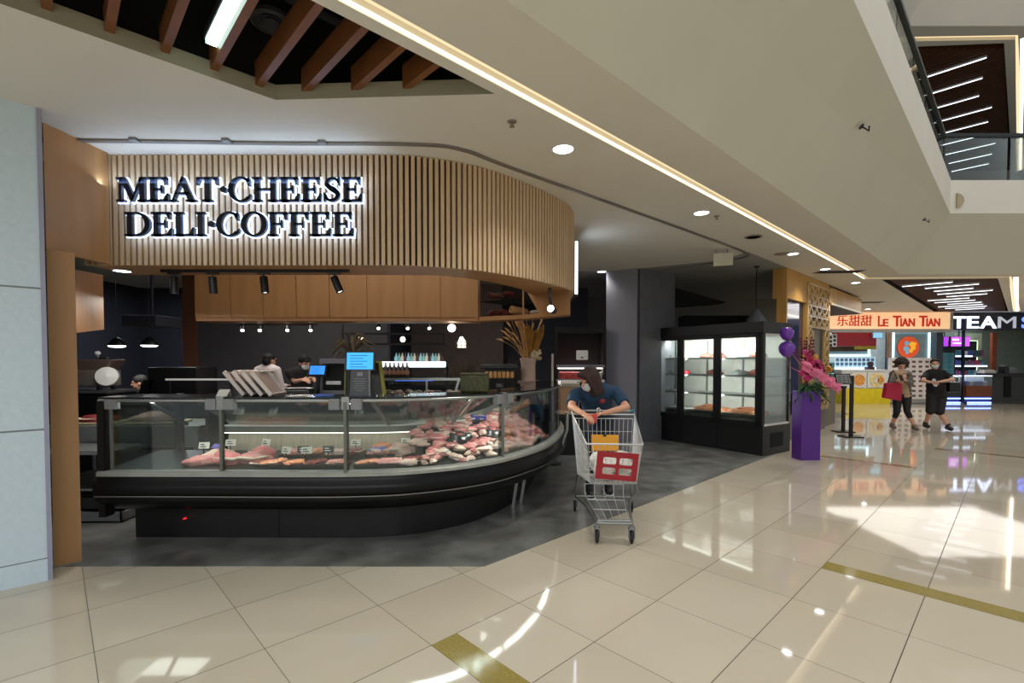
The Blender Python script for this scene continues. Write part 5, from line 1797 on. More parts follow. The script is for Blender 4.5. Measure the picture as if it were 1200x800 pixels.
M_frblack = mat('fridge_black', (20, 20, 22), 0.4, var=0.08)
M_frin = mat('fridge_white_lining', (232, 230, 222), 0.5, var=0.02)
zb = D(893, 500, 7.8).z     # top of base
zt1 = D(893, 390, 7.8).z    # top of glass
fbox(MB(), 0, FW, 0.02, FDp, 0.006, zb).build('base', M_frblack, fr)
fbox(MB(), -0.02, FW + 0.02, -0.03, FDp, zt1, FH).build('hood', M_frblack, fr, bevel=0.01)
fbox(MB(), 0, FW, FDp - 0.05, FDp, zb, zt1).build('back_wall', M_frin, fr)
fbox(MB(), FW - 0.05, FW, 0.06, FDp, zb, zt1).build('side_wall', mat('fridge_mint_lining', (196, 214, 204), 0.5), fr)
fbox(MB(), 0, FW, 0.05, FDp, zb, zb + 0.03).build('inner_floor', M_frin, fr)
fbox(MB(), 0, FW, 0.05, FDp, zt1 - 0.03, zt1).build('inner_ceiling', M_frin, fr)
for x in (0.0, FW - 0.06):
    fbox(MB(), x, x + 0.06, 0.0, 0.07, zb, zt1).build('corner_post', M_frblack, fr)
fbox(MB(), 0.0, 0.06, FDp - 0.06, FDp, zb, zt1).build('corner_post', M_frblack, fr)
fbox(MB(), 0.015, 0.022, 0.07, FDp - 0.06, zb + 0.02, zt1 - 0.02).build('side_glass', M_glass, fr)
dw = (FW - 0.10) / 3
for k in range(3):
    x0 = 0.05 + dw * k
    d = MB()
    fbox(d, x0, x0 + 0.07, -0.015, 0.02, zb + 0.0, zt1)
    fbox(d, x0 + dw - 0.07, x0 + dw, -0.015, 0.02, zb + 0.0, zt1)
    fbox(d, x0, x0 + dw, -0.015, 0.02, zb, zb + 0.07)
    fbox(d, x0, x0 + dw, -0.015, 0.02, zt1 - 0.06, zt1)
    dr = d.build('door', M_frblack, fr)
    fbox(MB(), x0 + 0.065, x0 + dw - 0.065, 0.0, 0.008, zb + 0.06, zt1 - 0.05).build('door_glass', M_glass, dr)
    fbox(MB(), x0 + dw - 0.055, x0 + dw - 0.03, -0.04, -0.015, zb + 0.55, zb + 0.95).build('door_handle', M_frblack, dr)
lv = [zb + (zt1 - zb) * t for t in (0.10, 0.315, 0.535, 0.735)]
for z in lv:
    fbox(MB(), 0.05, FW - 0.06, 0.14, FDp - 0.08, z - 0.012, z).build('shelf_board', mat('fridge_shelf', (206, 206, 202), 0.35, 0.3), fr)
    fbox(MB(), 0.05, FW - 0.06, 0.13, 0.14, z - 0.02, z + 0.012).build('shelf_lip', M_steel, fr)
for k in range(4):
    x0 = 0.06 + (FW - 0.14) * k / 3
    fbox(MB(), x0, x0 + 0.03, FDp - 0.075, FDp - 0.05, zb + 0.03, zt1 - 0.05).build('shelf_upright', M_steelsoft, fr)
for x in (0.075, FW - 0.085):
    fbox(MB(), x, x + 0.012, 0.08, 0.095, zb + 0.05, zt1 - 0.05).build('led_strip', glow('fridge_led', (255, 252, 244), 6.0), fr)
fbox(MB(), 0.08, FW - 0.09, 0.09, 0.12, zt1 - 0.05, zt1 - 0.035).build('led_strip', glow('fridge_led', (255, 252, 244), 6.0), fr)
for k in range(3):
    c = FA0 + fx * (0.05 + dw * (k + 0.5)) + fy * 0.16 + Vector((0, 0, zt1 - 0.06))
    area_light('fridge_lamp', c - FA0, 0.6, 14, (1.0, 0.985, 0.95), (math.radians(28), 0, math.atan2(fy.y, fy.x) - math.pi / 2), 0.08, fr)
for x in (0.10, 0.05 + dw, 0.05 + 2 * dw, FW - 0.11):
    for j in range(4):
        za, zc = ([zb + 0.03] + lv)[j + 1] + 0.02, (lv + [zt1])[j + 1] - 0.02
        c = FA0 + fx * x + fy * 0.09 + Vector((0, 0, (za + zc) / 2))
        d_ = (fy + Vector((0, 0, 0)))
        area_light('fridge_lamp', c - FA0, 0.05, 2.6, (1.0, 0.985, 0.95), d_.to_track_quat('-Z', 'Y').to_euler(), zc - za, fr)
# base details
fbox(MB(), FW - 0.20, FW - 0.14, 0.012, 0.02, zb - 0.22, zb - 0.06).build('control_panel', M_charcoal, fr)
for z in (zb - 0.10, zb - 0.17):
    fbox(MB(), FW - 0.185, FW - 0.155, 0.006, 0.012, z, z + 0.03).build('gauge', M_whitep, fr)
fbox(MB(), -0.004, 0.0, 0.25, 0.65, 0.12, 0.36).build('vent_grille', M_blackmatte, fr)
for k in range(2):
    fbox(MB(), dw * (k + 1) + 0.045, dw * (k + 1) + 0.055, 0.014, 0.02, 0.04, zb - 0.03).build('panel_joint', M_blackmatte, fr)
# hams and boxes in the fridge
M_ham = mat('cured_ham', (128, 74, 62), 0.5, var=0.4, scale=14, bump=0.4)
M_wbox = mat('orange_board', (214, 146, 106), 0.5, var=0.25, scale=8)


def fpos(x, y, z):
    return FA0 + fx * x + fy * y + Vector((0, 0, z))


fz = math.atan2(fx.y, fx.x)
hams = [(0.28, 3, 'dark cured ham on the top shelf behind the right fridge door', 'top'), (0.52, 3, 'packed sausages at the left of the top shelf behind the right fridge door', 'top'),
        (0.30, 2, 'reddish cured ham on the second shelf behind the right fridge door', '2'), (0.58, 2, 'grey cured piece at the left of the second shelf behind the right fridge door', '2'),
        (1.02, 3, 'dark cured piece at the right of the top shelf behind the middle fridge door', 'top'), (1.25, 3, 'brown cured piece at the left of the top shelf behind the middle fridge door', 'top'),
        (1.10, 2, 'dark slab on the second shelf behind the middle fridge door', '2'),
        (1.78, 3, 'small pale packet on the top shelf behind the left fridge door', 'top'), (1.70, 2, 'bright red packet on the second shelf behind the left fridge door', '2')]
for k, (x, l, lab, g) in enumerate(hams):
    small = k >= 7
    m_ = M_ham if k not in (1, 3, 8, 7) else (M_grey if k in (1, 3) else (mat('red_pack2', (190, 40, 56), 0.4) if k == 8 else M_meat[2]))
    o = MB().ell((0, 0, 0.33), (1, 1, 1), 16, 10, fn=meat_mesh(k)).build('cured_ham' if not small else 'food_packet', m_, smooth=True)
    o.location = fpos(x, 0.34, lv[l] + 0.002)
    o.scale = (0.15 if not small else 0.07, 0.10 if not small else 0.06, 0.075 if not small else 0.06)
    o.rotation_euler = (0, 0, fz)
    tag(o, lab, 'ham' if not small else 'packet', 'foods on the fridge shelves')
for x, lab, ln in ((0.42, 'orange wooden board of cured meat on the bottom shelf behind the right door', 0.30), (1.12, 'orange wooden board on the bottom shelf behind the middle fridge door', 0.28)):
    t = thing('meat_board', lab, 'board', fpos(x, 0.30, lv[0]), fz)
    MB().box(-ln, ln, -0.14, 0.14, 0.0, 0.07).build('board', M_wbox, t, local=True, bevel=0.012)
    MB().ell((0.02, -0.02, 0.085), (0.2, 0.09, 0.03), 14, 8, fn=meat_mesh(2)).build('meat', M_meat[5], t, local=True, smooth=True)
for k in range(3):
    o = MB().ell((0, 0, 0), (0.045, 0.045, 0.045), 12, 9).build('glass_ball', mat('dark_ball', (60, 60, 64), 0.2, coat=0.4), smooth=True)
    o.location = fpos(2.06, 0.28 + 0.0 * k, lv[k + 1] + 0.047)
    tag(o, 'small dark round jar at the left end of the ' + ['lower middle', 'second', 'top'][k] + ' shelf in the fridge', 'jar', 'round jars in the fridge')
# hanging ceiling lamp and black duct behind the fridge
q = D(886, 375, 8.95)
tp = thing('shade_pendant', 'grey cone pendant lamp hanging behind the fridge top', 'lamp', (q.x, q.y, q.z - 0.05))
MB().tube([(0, 0, 0.2), (0, 0, CEIL - q.z + 0.05)], 0.008, 6).build('cord', M_blackmatte, tp, local=True)
MB().lathe([(0.03, 0.26), (0.05, 0.24), (0.20, 0.0), (0.19, 0.0), (0.04, 0.22)], n=20).build('shade', M_charcoal, tp, local=True, smooth=True)
MB().lathe([(0.05, CEIL - q.z + 0.05), (0.05, CEIL - q.z + 0.03), (0, CEIL - q.z + 0.03)], n=14).build('ceiling_rose', M_blackmatte, tp, local=True)
q0, q1, q2 = D(757, 345, 10.4), D(860, 352, 10.0), D(757, 362, 10.4)
kd = thing('black_duct', 'black wedge shaped duct under the dark ceiling behind the fridge', 'duct', (q0.x, q0.y, q0.z))
MB().prism([(0, q2.z - q0.z), (q1.x - q0.x, q1.z - q0.z), (q1.x - q0.x, q1.z - q0.z + 0.02), (0, CEIL - q0.z)], 0, 0.3, Matrix(((1, 0, 0, 0), (0, 0, 1, 0), (0, 1, 0, 0), (0, 0, 0, 1)))).build('duct_body', M_blackmatte, kd, local=True)
q0, q1 = D(800, 372, 11.0), D(915, 372, 10.0)
MB().box(q0.x, q1.x, 10.9, 11.3, 1.6, D(850, 370, 11).z).build('shelf_back', M_blackmatte, None)
o = COL.objects[-1] if False else bpy.data.objects['shelf_back']
o.name = 'dark_hood'
tag(o, 'long dark hood in the shade above and behind the display fridge', 'hood')

# ================================================================== FLOWER STAND
SB = Vector((4.66, 7.62, 0))
fs = thing('flower_stand', 'purple opening day flower stand with pink ribbon and green leaves', 'flower stand', SB, math.radians(4))
M_purple = mat('purple_card', (84, 38, 134), 0.55, var=0.05)
hs = D(938, 458, 7.62).z
MB().prism([(-0.155, -0.12), (0.155, -0.12), (0.15, 0.12), (-0.15, 0.12)], 0, hs).build('pedestal', M_purple, fs, local=True)
gl = MB()
rg = random.Random(12)
for k in range(46):
    a_ = rg.uniform(0, 6.28)
    sp = rg.uniform(0.12, 0.30)
    b0 = Vector((0, 0, hs + 0.02))
    tip = Vector((0.04 + math.cos(a_) * sp, math.sin(a_) * sp * 0.7 - 0.06, hs + rg.uniform(-0.22, 0.06)))
    md = b0.lerp(tip, 0.5) + Vector((0, 0, 0.08))
    gl.tube([b0, md, tip], lambda s_: 0.004 + 0.024 * math.sin(s_ * 3.1), 5)
gl.build('leaves', mat('fern_green', (36, 78, 34), 0.55, var=0.4), fs, local=True, smooth=True)
# pink tulle wrap: a pleated band swept round the flowers
M_pink = mat('pink_tulle', (238, 128, 164), 0.6, var=0.12, scale=10)
tu = MB()
nn_ = 60
pts0, pts1 = [], []
for k in range(nn_ + 1):
    t = k / nn_
    x = -0.20 + 0.62 * t
    zz = hs + 0.44 - 0.42 * t ** 0.8
    wv = 0.03 * math.sin(t * 34) + 0.02 * math.sin(t * 13)
    pts0.append((x, -0.17 - 0.05 * math.sin(t * 3.1) + wv, zz - 0.06))
    pts1.append((x + 0.04, -0.15 - 0.10 * math.sin(t * 3.1) + wv * 1.4, zz + 0.07 + 0.02 * math.sin(t * 21)))
n0 = len(pts0)
th_ = [(p[0], p[1] + 0.012, p[2]) for p in pts0], [(p[0], p[1] + 0.012, p[2]) for p in pts1]
tu.add(pts0 + pts1 + th_[0] + th_[1], [(i, i + 1, n0 + i + 1, n0 + i) for i in range(n0 - 1)] + [(2 * n0 + i, 3 * n0 + i, 3 * n0 + i + 1, 2 * n0 + i + 1) for i in range(n0 - 1)]
       + [(n0 + i, n0 + i + 1, 3 * n0 + i + 1, 3 * n0 + i) for i in range(n0 - 1)] + [(i, 2 * n0 + i, 2 * n0 + i + 1, i + 1) for i in range(n0 - 1)])
for k in range(14):
    a_ = rg.uniform(-0.2, 0.42)
    c = Vector((a_, -0.20 + rg.uniform(-.03, .03), hs + 0.40 - 0.65 * max(0, a_ + 0.15) + rg.uniform(-.03, .03)))
    tu.tube([c + Vector((-0.09, 0.01, 0.05)), c + Vector((0, -0.03, 0)), c + Vector((0.09, 0.0, -0.045))], lambda s_: 0.008 + 0.026 * math.sin(s_ * 3.1), 6)
tu.build('pink_wrap', M_pink, fs, local=True, smooth=True)
M_rose = [mat('flower_magenta', (190, 40, 110), 0.6, var=0.3), mat('flower_maroon', (110, 28, 44), 0.6, var=0.3), mat('flower_gold', (206, 150, 60), 0.5, var=0.2)]
rose = MB()
for r_, z_, n_ in ((0.022, 0.0, 5), (0.034, -0.006, 6), (0.044, -0.014, 7)):
    for k in range(n_):
        a_ = k * 2 * math.pi / n_ + r_ * 40
        rose.ell((math.cos(a_) * r_ * 0.7, math.sin(a_) * r_ * 0.7, z_ + 0.015), (0.018, 0.018, 0.022), 7, 5, rot=(0.5 * math.sin(a_), -0.5 * math.cos(a_), 0))
rose.ell((0, 0, 0.015), (0.018, 0.018, 0.02), 8, 6)
rp = None
for k in range(34):
    t = rg.random()
    x = -0.10 + 0.42 * t * rg.uniform(0.5, 1)
    z = hs + 0.30 + rg.uniform(-0.1, 0.42) * (1 - t * 0.9)
    y = -0.10 + rg.uniform(-0.06, 0.12)
    if rp is None:
        o = rose.build('flower', M_rose[0], fs, local=True, smooth=True)
        rp = o
    else:
        o = rp.copy()
        if k % 7 in (1, 4, 5):
            o.data = o.data.copy()
            o.data.materials[0] = M_rose[1 if k % 7 != 5 else 2]
        COL.objects.link(o)
        o.parent = fs
    o.location = (x, y, z)
    o.scale = (1.1,) * 3
    o.rotation_euler = (1.2, 0.3 * math.sin(k), k)
    if k % 7 == 5:
        o['label'] = 'gold flower'
tw = MB()
for k in range(18):
    a_ = rg.uniform(-0.5, 0.5)
    tip = Vector((-0.02 + a_ * 0.30, 0.04, hs + rg.uniform(0.62, 0.85)))
    tw.tube([(0, 0, hs), (a_ * 0.1, 0.02, hs + 0.4), tuple(tip)], 0.004, 5)
    for j in range(3):
        tw.ell(tip - Vector((0.0, 0.01, 0.05 * j)), (0.02, 0.012, 0.016), 6, 5)
tw.build('twigs', mat('plum_twig', (104, 44, 62), 0.7, var=0.3), fs, local=True, smooth=True)
# balloons
M_ball = mat('purple_balloon', (112, 48, 176), 0.18, var=0.04, coat=0.5)
for px, py, r, lab in ((922, 409, 0.115, 'larger purple balloon, lower of the two tied to the flower stand'), (922, 391, 0.098, 'smaller purple balloon, upper of the two tied to the flower stand')):
    q = D(px, py, 7.5)
    b_ = thing('balloon', lab, 'balloon', q, group='purple balloons')
    MB().ell((0, 0, 0), (r, r, r * 1.08), 24, 16, fn=lambda p: Vector((p.x * (1 + 0.12 * p.z), p.y * (1 + 0.12 * p.z), p.z))).build('skin', M_ball, b_, local=True, smooth=True)
    MB().lathe([(0.014, -r * 1.15), (0.004, -r * 1.06), (0.01, -r * 1.02)], n=8).build('knot', M_ball, b_, local=True)
    MB().tube([(0, 0, -r * 1.1), (0.06, 0.03, -r - 0.15), (SB.x - q.x, SB.y - q.y - 0.12, hs + 0.2 - q.z)], 0.003, 5).build('ribbon', M_pink, b_, local=True)

# ================================================================== CARVED WOOD STALL
M_honey = mat('honey_wood', (194, 146, 68), 0.45, var=0.12, scale=3, stretch=(3, 3, 0.4))
M_honeyl = mat('honey_wood_light', (198, 168, 110), 0.3, var=0.10, scale=3, stretch=(3, 3, 0.4))
M_greyboard = mat('grey_board', (112, 106, 98), 0.6, var=0.12, scale=4, stretch=(8, 8, 0.4))
VV = 3.02
ua = D(911, 312, 8.96)
U0, U1, U2, U3 = 9.62, 11.05, 12.9, 15.45
U0 = UV(0, 0).dot(AD) + 9.62


def upx(px, v=VV):
    """distance along the stall front at picture column px"""
    k = (px - 600.0) / FOC
    # x = k*y with x = u*AD.x + v*BD.x, y = u*AD.y + v*BD.y
    return v * (k * BD.y - BD.x) / (AD.x - k * AD.y)


def zpx(px, py, v=VV):
    u = upx(px, v)
    y = UV(u, v).y
    return D(px, py, y).z


ws_ = thing('carved_wood_stall', 'honey coloured wooden stall front with carved lattice panel', 'shop front', UV(10.5, VV))
ul, uw0, uw1, ulat0, ulat1 = upx(921), upx(923), upx(944), upx(945), upx(970)
zband = zpx(944, 355)
MB().uvbox(ul - 0.0, ulat1, VV, VV + 0.25, zband, CEIL - 0.002).build('top_band', M_honey, ws_)
MB().uvbox(ul - 0.02, ul + 0.03, VV - 0.002, VV + 0.17, 0, CEIL - 0.002).build('side_panel', M_honey, ws_)
MB().uvbox(uw0, uw1, VV + 0.06, VV + 0.08, 0.9, zband).build('window_glass', mat('blue_window', (44, 52, 84), 0.06, spec=0.8), ws_)
MB().uvbox(uw1, ulat0 + 0.06, VV - 0.01, VV + 0.1, 0, zband).build('post', M_honey, ws_)
MB().uvbox(ul, ulat1, VV + 0.03, VV + 0.10, 0, zpx(950, 482)).build('base_board', M_greyboard, ws_)
MB().uvbox(ulat0, ulat1, VV + 0.05, VV + 0.12, zpx(950, 482), zpx(950, 338)).build('backing_board', M_greyboard, ws_)
# lattice: diamonds and bars
la = MB()
zl0, zl1 = zpx(957, 480), zpx(957, 336)


def lbar(u0, z0, u1, z1, wd=0.035, v=VV - 0.005, up=(0, 0, 1)):
    la.bar(UV(u0, v, z0), UV(u1, v, z1), wd, 0.035, up=tuple(BD))


la_rows = 12
zin0, zin1 = zpx(957, 455), zpx(957, 388)
cw = (ulat1 - ulat0) / 4
rz_ = (zl1 - zl0) / la_rows
for r in range(la_rows):
    z0 = zl0 + r * rz_
    for c in range(4):
        u0 = ulat0 + c * cw
        mid_ = z0 + rz_ / 2
        if zin0 < mid_ < zin1 and 1 <= c <= 2:
            continue
        lbar(u0, z0, u0 + cw / 2, z0 + rz_, 0.03)
        lbar(u0 + cw / 2, z0 + rz_, u0 + cw, z0, 0.03)
        lbar(u0 + cw / 2, z0, u0 + cw, z0 + rz_ * 0.5, 0.02)
        lbar(u0 + cw / 2, z0, u0, z0 + rz_ * 0.5, 0.02)
        lbar(u0, z0, u0 + cw, z0, 0.025)
for u in (ulat0, ulat1):
    lbar(u, zl0, u, zl1, 0.05)
lbar(ulat0, zl1, ulat1, zl1, 0.05)
lbar(ulat0, zl0, ulat1, zl0, 0.05)
for u in (ulat0 + cw, ulat1 - cw):
    lbar(u, zin0, u, zin1, 0.03)
la.build('lattice', M_honeyl, ws_)
# overhanging beam to the right
ue = upx(1007)
zb0 = zpx(1007, 366)
MB().uvbox(ulat1, ue, VV - 0.02, VV + 0.9, zb0, CEIL - 0.06).build('overhang_beam', M_honey, ws_)
MB().uvbox(ulat1, ue + 0.02, VV - 0.05, VV + 0.9, zb0 - 0.04, zb0).build('beam_lip', M_honeyl, ws_)
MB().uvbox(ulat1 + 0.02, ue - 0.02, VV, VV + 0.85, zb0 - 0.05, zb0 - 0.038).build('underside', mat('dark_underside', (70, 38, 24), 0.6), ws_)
MB().uvbox(ue - 0.2, ue, VV + 0.75, VV + 0.9, 0, zb0).build('rear_post', M_honey, ws_)
# display counter of the stall, deeper in
gc = thing('stall_counter', 'grey boarded counter with glass top case right of the carved lattice', 'display counter', UV(ulat1 + 0.6, VV + 0.3))
MB().uvbox(ulat1 + 0.04, ulat1 + 1.25, VV + 0.12, VV + 0.8, 0, 0.95).build('body', M_greyboard, gc)
MB().uvbox(ulat1 + 0.04, ulat1 + 1.25, VV + 0.10, VV + 0.82, 0.95, 0.98).build('top', M_steelsoft, gc)
MB().uvbox(ulat1 + 0.06, ulat1 + 1.23, VV + 0.14, VV + 0.15, 0.98, 1.5).uvbox(ulat1 + 0.06, ulat1 + 1.23, VV + 0.14, VV + 0.8, 1.5, 1.51).build('case_glass', M_glassg, gc)
MB().uvbox(ulat1 + 0.06, ulat1 + 1.23, VV + 0.2, VV + 0.75, 1.22, 1.235).build('glass_shelf', M_glassg, gc)
MB().uvbox(ulat1 + 0.06, ulat1 + 1.23, VV + 0.75, VV + 0.78, 0.98, 1.5).build('case_back', M_greywall, gc)
rk = random.Random(2)
for k in range(8):
    u = ulat1 + 0.18 + 0.13 * k
    o = MB().ell((0, 0, 0.6), (0.06, 0.06, 0.05), 10, 7, fn=meat_mesh(k)).build('bread_roll', mat('bread_brown', (186, 130, 84), 0.6, var=0.3), smooth=True)
    q = UV(u, VV + 0.4 + 0.1 * (k % 2), 0.98 if k % 2 else 1.236)
    o.location = q + Vector((0, 0, -0.005))
    tag(o, 'brown bun ' + ('on the lower board' if k % 2 else 'on the upper glass shelf') + ' of the stall case right of the lattice', 'bun', 'buns in the stall case')
tb_ = thing('tube_rack', 'box of jars on top of the glass case beside the carved lattice', 'box', UV(ulat1 + 0.45, VV + 0.4, 1.51))
MB().uvbox(ulat1 + 0.15, ulat1 + 0.8, VV + 0.3, VV + 0.6, 1.51, 1.72).build('box', mat('jar_box', (150, 120, 90), 0.6, var=0.5, scale=14), tb_)
MB().uvbox(ulat1 + 0.13, ulat1 + 0.82, VV + 0.28, VV + 0.62, 1.72, 1.74).build('lid', M_greyboard, tb_)

# ------------------------------------------------------------------ two black sign stands
for k, (px, py, lab) in enumerate(((997, 512, 'nearer black sign stand carrying a framed notice'), (988, 506, 'black barrier post standing just behind the framed notice stand'))):
    q = G(px, py)
    t = thing('sign_stand' if k == 0 else 'barrier_post', lab, 'sign stand' if k == 0 else 'post', q)
    h = D(px, 440 if k == 0 else 452, q.y).z
    MB().box(-0.18, 0.18, -0.14, 0.14, 0, 0.025).build('base_plate', M_black, t, local=True, bevel=0.004)
    MB().box(-0.032, 0.032, -0.02, 0.02, 0.025, h).build('post', M_black, t, local=True)
    if k == 0:
        c = D(989, 444.5, q.y - 0.05) - q
        R = 0.12
        MB().obox(c + Vector((-0.16, -0.02, -0.10)), (0.32, -0.0, 0.0), (0, 0.02, 0), (-0.02, 0.05, 0.22)).build('frame', M_black, t, local=True)
        MB().obox(c + Vector((-0.135, -0.023, -0.078)), (0.27, 0, 0), (0, 0.002, 0), (-0.016, 0.04, 0.175)).build('notice', mat('notice_grey', (150, 150, 152), 0.4), t, local=True)
        pr = MB()
        for r in range(4):
            for cc in range(3):
                pr.obox(c + Vector((-0.125 + 0.088 * cc, -0.026 + 0.009 * r + 0.0015, -0.065 + 0.04 * r)), (0.07, 0, 0), (0, 0.002, 0), (-0.002, 0.005, 0.022))
        pr.build('notice_print', mat('notice_ink', (72, 72, 76), 0.6), t, local=True)
        MB().box(-0.05, 0.03, -0.025, 0.0, h - 0.06, h).build('bracket', M_black, t, local=True)
    else:
        MB().box(-0.045, 0.045, -0.03, 0.03, h - 0.05, h).build('belt_head', M_black, t, local=True)
        MB().tube([(0, 0, h - 0.03), (-0.25, 0.0, h - 0.04), (-0.45, 0.1, h - 0.045)], 0.012, 6).build('belt_arm', M_black, t, local=True)

# ================================================================== CEILING FITTINGS
dl_lab = [((660, 174), 'nearest round downlight in the ceiling between the canopy and the light slot'), ((822, 249), 'second round downlight along the light slot, above the exit sign'),
          ((929, 297), 'third round downlight along the light slot, above the wooden stall corner'), ((967, 315), 'fourth round downlight along the light slot, beside the ceiling vent'),
          ((1003, 331), 'fifth round downlight along the light slot, above the wood beam end'), ((1017, 362), 'small far downlight just above the red shop lettering'),
          ((705, 318), 'round downlight beside the top of the grey column')]
for (px, py), lab in dl_lab:
    q = G(px, py, CEIL)
    t = thing('ceiling_downlight', lab, 'downlight', (q.x, q.y, CEIL), group='round ceiling downlights')
    MB().lathe([(0.095, 0.0), (0.10, -0.006), (0.085, -0.01), (0.08, -0.004)], n=28).build('trim_ring', M_whitep, t, local=True)
    MB().lathe([(0, -0.005), (0.082, -0.005)], n=28).build('lens', M_lamp, t, local=True)
    spot('downlight_beam', (0, 0, -0.02), 60, (1.0, 0.97, 0.90), 125, 0.8, parent=t, r=0.08)
q = D(143, 318, 4.38)
t = thing('ceiling_downlight', 'oval looking bright downlight under the left end of the canopy', 'downlight', (q.x, 4.38, CZ))
MB().lathe([(0.075, 0.0), (0.08, -0.006), (0.068, -0.01), (0.064, -0.004)], n=24).build('trim_ring', M_whitep, t, local=True)
MB().lathe([(0, -0.005), (0.066, -0.005)], n=24).build('lens', M_lamp, t, local=True)
spot('downlight_beam', (0, 0, -0.02), 14, (1, 0.97, 0.92), 120, 0.8, parent=t, r=0.06)
# exit sign, seen from its blank back
q = G(846, 292, CEIL)
ex_ = thing('ceiling_sign', 'pale blank box sign hanging under the ceiling by the shutter track', 'sign', (q.x, q.y, CEIL))
MB().obox((-0.13, 0.0, -0.26), Vector((0.26, -0.10, 0)), (0.015, 0.04, 0), (0, 0, 0.19)).build('box', mat('sign_back', (206, 204, 182), 0.5), ex_, local=True)
for x in (-0.08, 0.08):
    MB().tube([(x, 0.01 - x * 0.385, -0.08), (x, 0.01 - x * 0.385, 0)], 0.008, 6).build('hanger', M_greywall, ex_, local=True)
# speaker, smoke detector, vents, sprinkler
q = G(883, 277, CEIL)
t = thing('ceiling_speaker', 'flat brown round speaker grille in the ceiling near the light slot', 'speaker', (q.x, q.y, CEIL))
MB().lathe([(0.0, -0.012), (0.09, -0.012), (0.105, -0.004), (0.105, 0.0)], n=24).build('grille', mat('speaker_grille', (112, 104, 92), 0.6), t, local=True)
MB().lathe([(0.105, 0.0), (0.118, -0.008), (0.104, -0.014), (0.10, -0.012)], n=24).build('rim', mat('speaker_rim', (150, 144, 130), 0.5), t, local=True)
q = G(917, 297, CEIL)
t = thing('ceiling_speaker', 'brown round ceiling disc touching the third downlight on its left', 'speaker', (q.x, q.y, CEIL))
MB().lathe([(0.0, -0.012), (0.10, -0.012), (0.12, -0.004), (0.12, 0.0)], n=24).build('grille', mat('speaker_rim', (150, 144, 130), 0.5), t, local=True)
for (px, py), lab in (((983, 318), 'dark slotted air vent in the ceiling above the wooden beam'), ((1016, 354), 'dark slotted air vent in the ceiling before the red lettered shop')):
    q = G(px, py, CEIL)
    t = thing('ceiling_vent', lab, 'vent', (q.x, q.y, CEIL), math.radians(-6))
    MB().box(-0.42, 0.42, -0.13, 0.13, -0.012, 0).build('frame', M_greywall, t, local=True)
    for k in range(4):
        MB().box(-0.39, 0.39, -0.11 + 0.058 * k, -0.075 + 0.058 * k, -0.016, -0.012).build('slot', M_blackmatte, t, local=True)
for (px, py), lab in (((600, 142), 'small sprinkler in the ceiling between the dark opening and the light slot'), ((840, 253), 'small sprinkler just right of the second downlight')):
    q = G(px, py, CEIL)
    t = thing('sprinkler', lab, 'sprinkler', (q.x, q.y, CEIL))
    MB().lathe([(0.035, 0.0), (0.03, -0.008), (0.01, -0.012), (0.008, -0.035), (0.02, -0.037), (0.02, -0.04), (0, -0.04)], n=14).build('head', mat('sprinkler_metal', (140, 134, 122), 0.4, 0.5), t, local=True)


def slope_pt(px, py):
    """where a picture point meets the sloping soffit of the void"""
    r = ray(px, py)
    e0 = UV(0, VE, CEIL)
    f0_ = UV(0, 0.853, CEIL + 0.99)
    n_ = (f0_ - e0).cross(AD)
    o_ = Vector((0, 0, EYE))
    return o_ + r * ((e0 - o_).dot(n_) / r.dot(n_)), n_.normalized()


for (px, py), sc, lab in (((1009, 148), 1.0, 'small dark hook hanging from the sloping soffit, the nearer one'), ((1083, 257), 0.9, 'small dark hook on the sloping soffit near its far corner')):
    q, n_ = slope_pt(px, py)
    if n_.z > 0:
        n_ = -n_
    t = thing('soffit_hook', lab, 'hook', q)
    MB().lathe([(0.03 * sc, 0), (0.028 * sc, 0.012), (0, 0.012)], (0, 0, 0), 10, axis=n_).build('plate', M_charcoal, t, local=True)
    MB().tube([Vector((0, 0, 0)), n_ * 0.05, n_ * 0.06 + Vector((0.03, 0, -0.02)), n_ * 0.04 + Vector((0.05, 0, 0.02))], 0.008 * sc, 6).build('hook_arm', M_black, t, local=True)
q = D(1122, 234.5, 9.0)
t = thing('wall_sensor', 'small tan half round fitting on the slab edge at the right', 'sensor', (q.x, 9.018, q.z))
MB().prism([(0, -0.12)] + [(0.12 * math.cos(a_), 0.12 * math.sin(a_)) for a_ in [math.radians(x) for x in range(-80, 81, 20)]] + [(0, 0.12)], 0, 0.03, Matrix(((1, 0, 0, 0), (0, 0, -1, 0), (0, 1, 0, 0), (0, 0, 0, 1)))).build('body', mat('tan_fitting', (170, 156, 128), 0.5), t, local=True)
MB().box(-0.012, 0, -0.032, 0, -0.13, 0.13).build('backplate', mat('tan_fitting', (170, 156, 128), 0.5), t, local=True)

# ================================================================== FAR SHOPS
FY = 17.6


def fp(px, py, dy=0.0):
    return D(px, py, FY + dy)


def fb(mb, px0, px1, py0, py1, d0=0.0, d1=0.05, inset=0.0):
    """box whose face covers a stretch of the far shop front, d0..d1 deep"""
    a_, b_ = fp(px0, py1), fp(px1, py0)
    return mb.box(a_.x, b_.x, FY + d0, FY + d1, a_.z, b_.z)


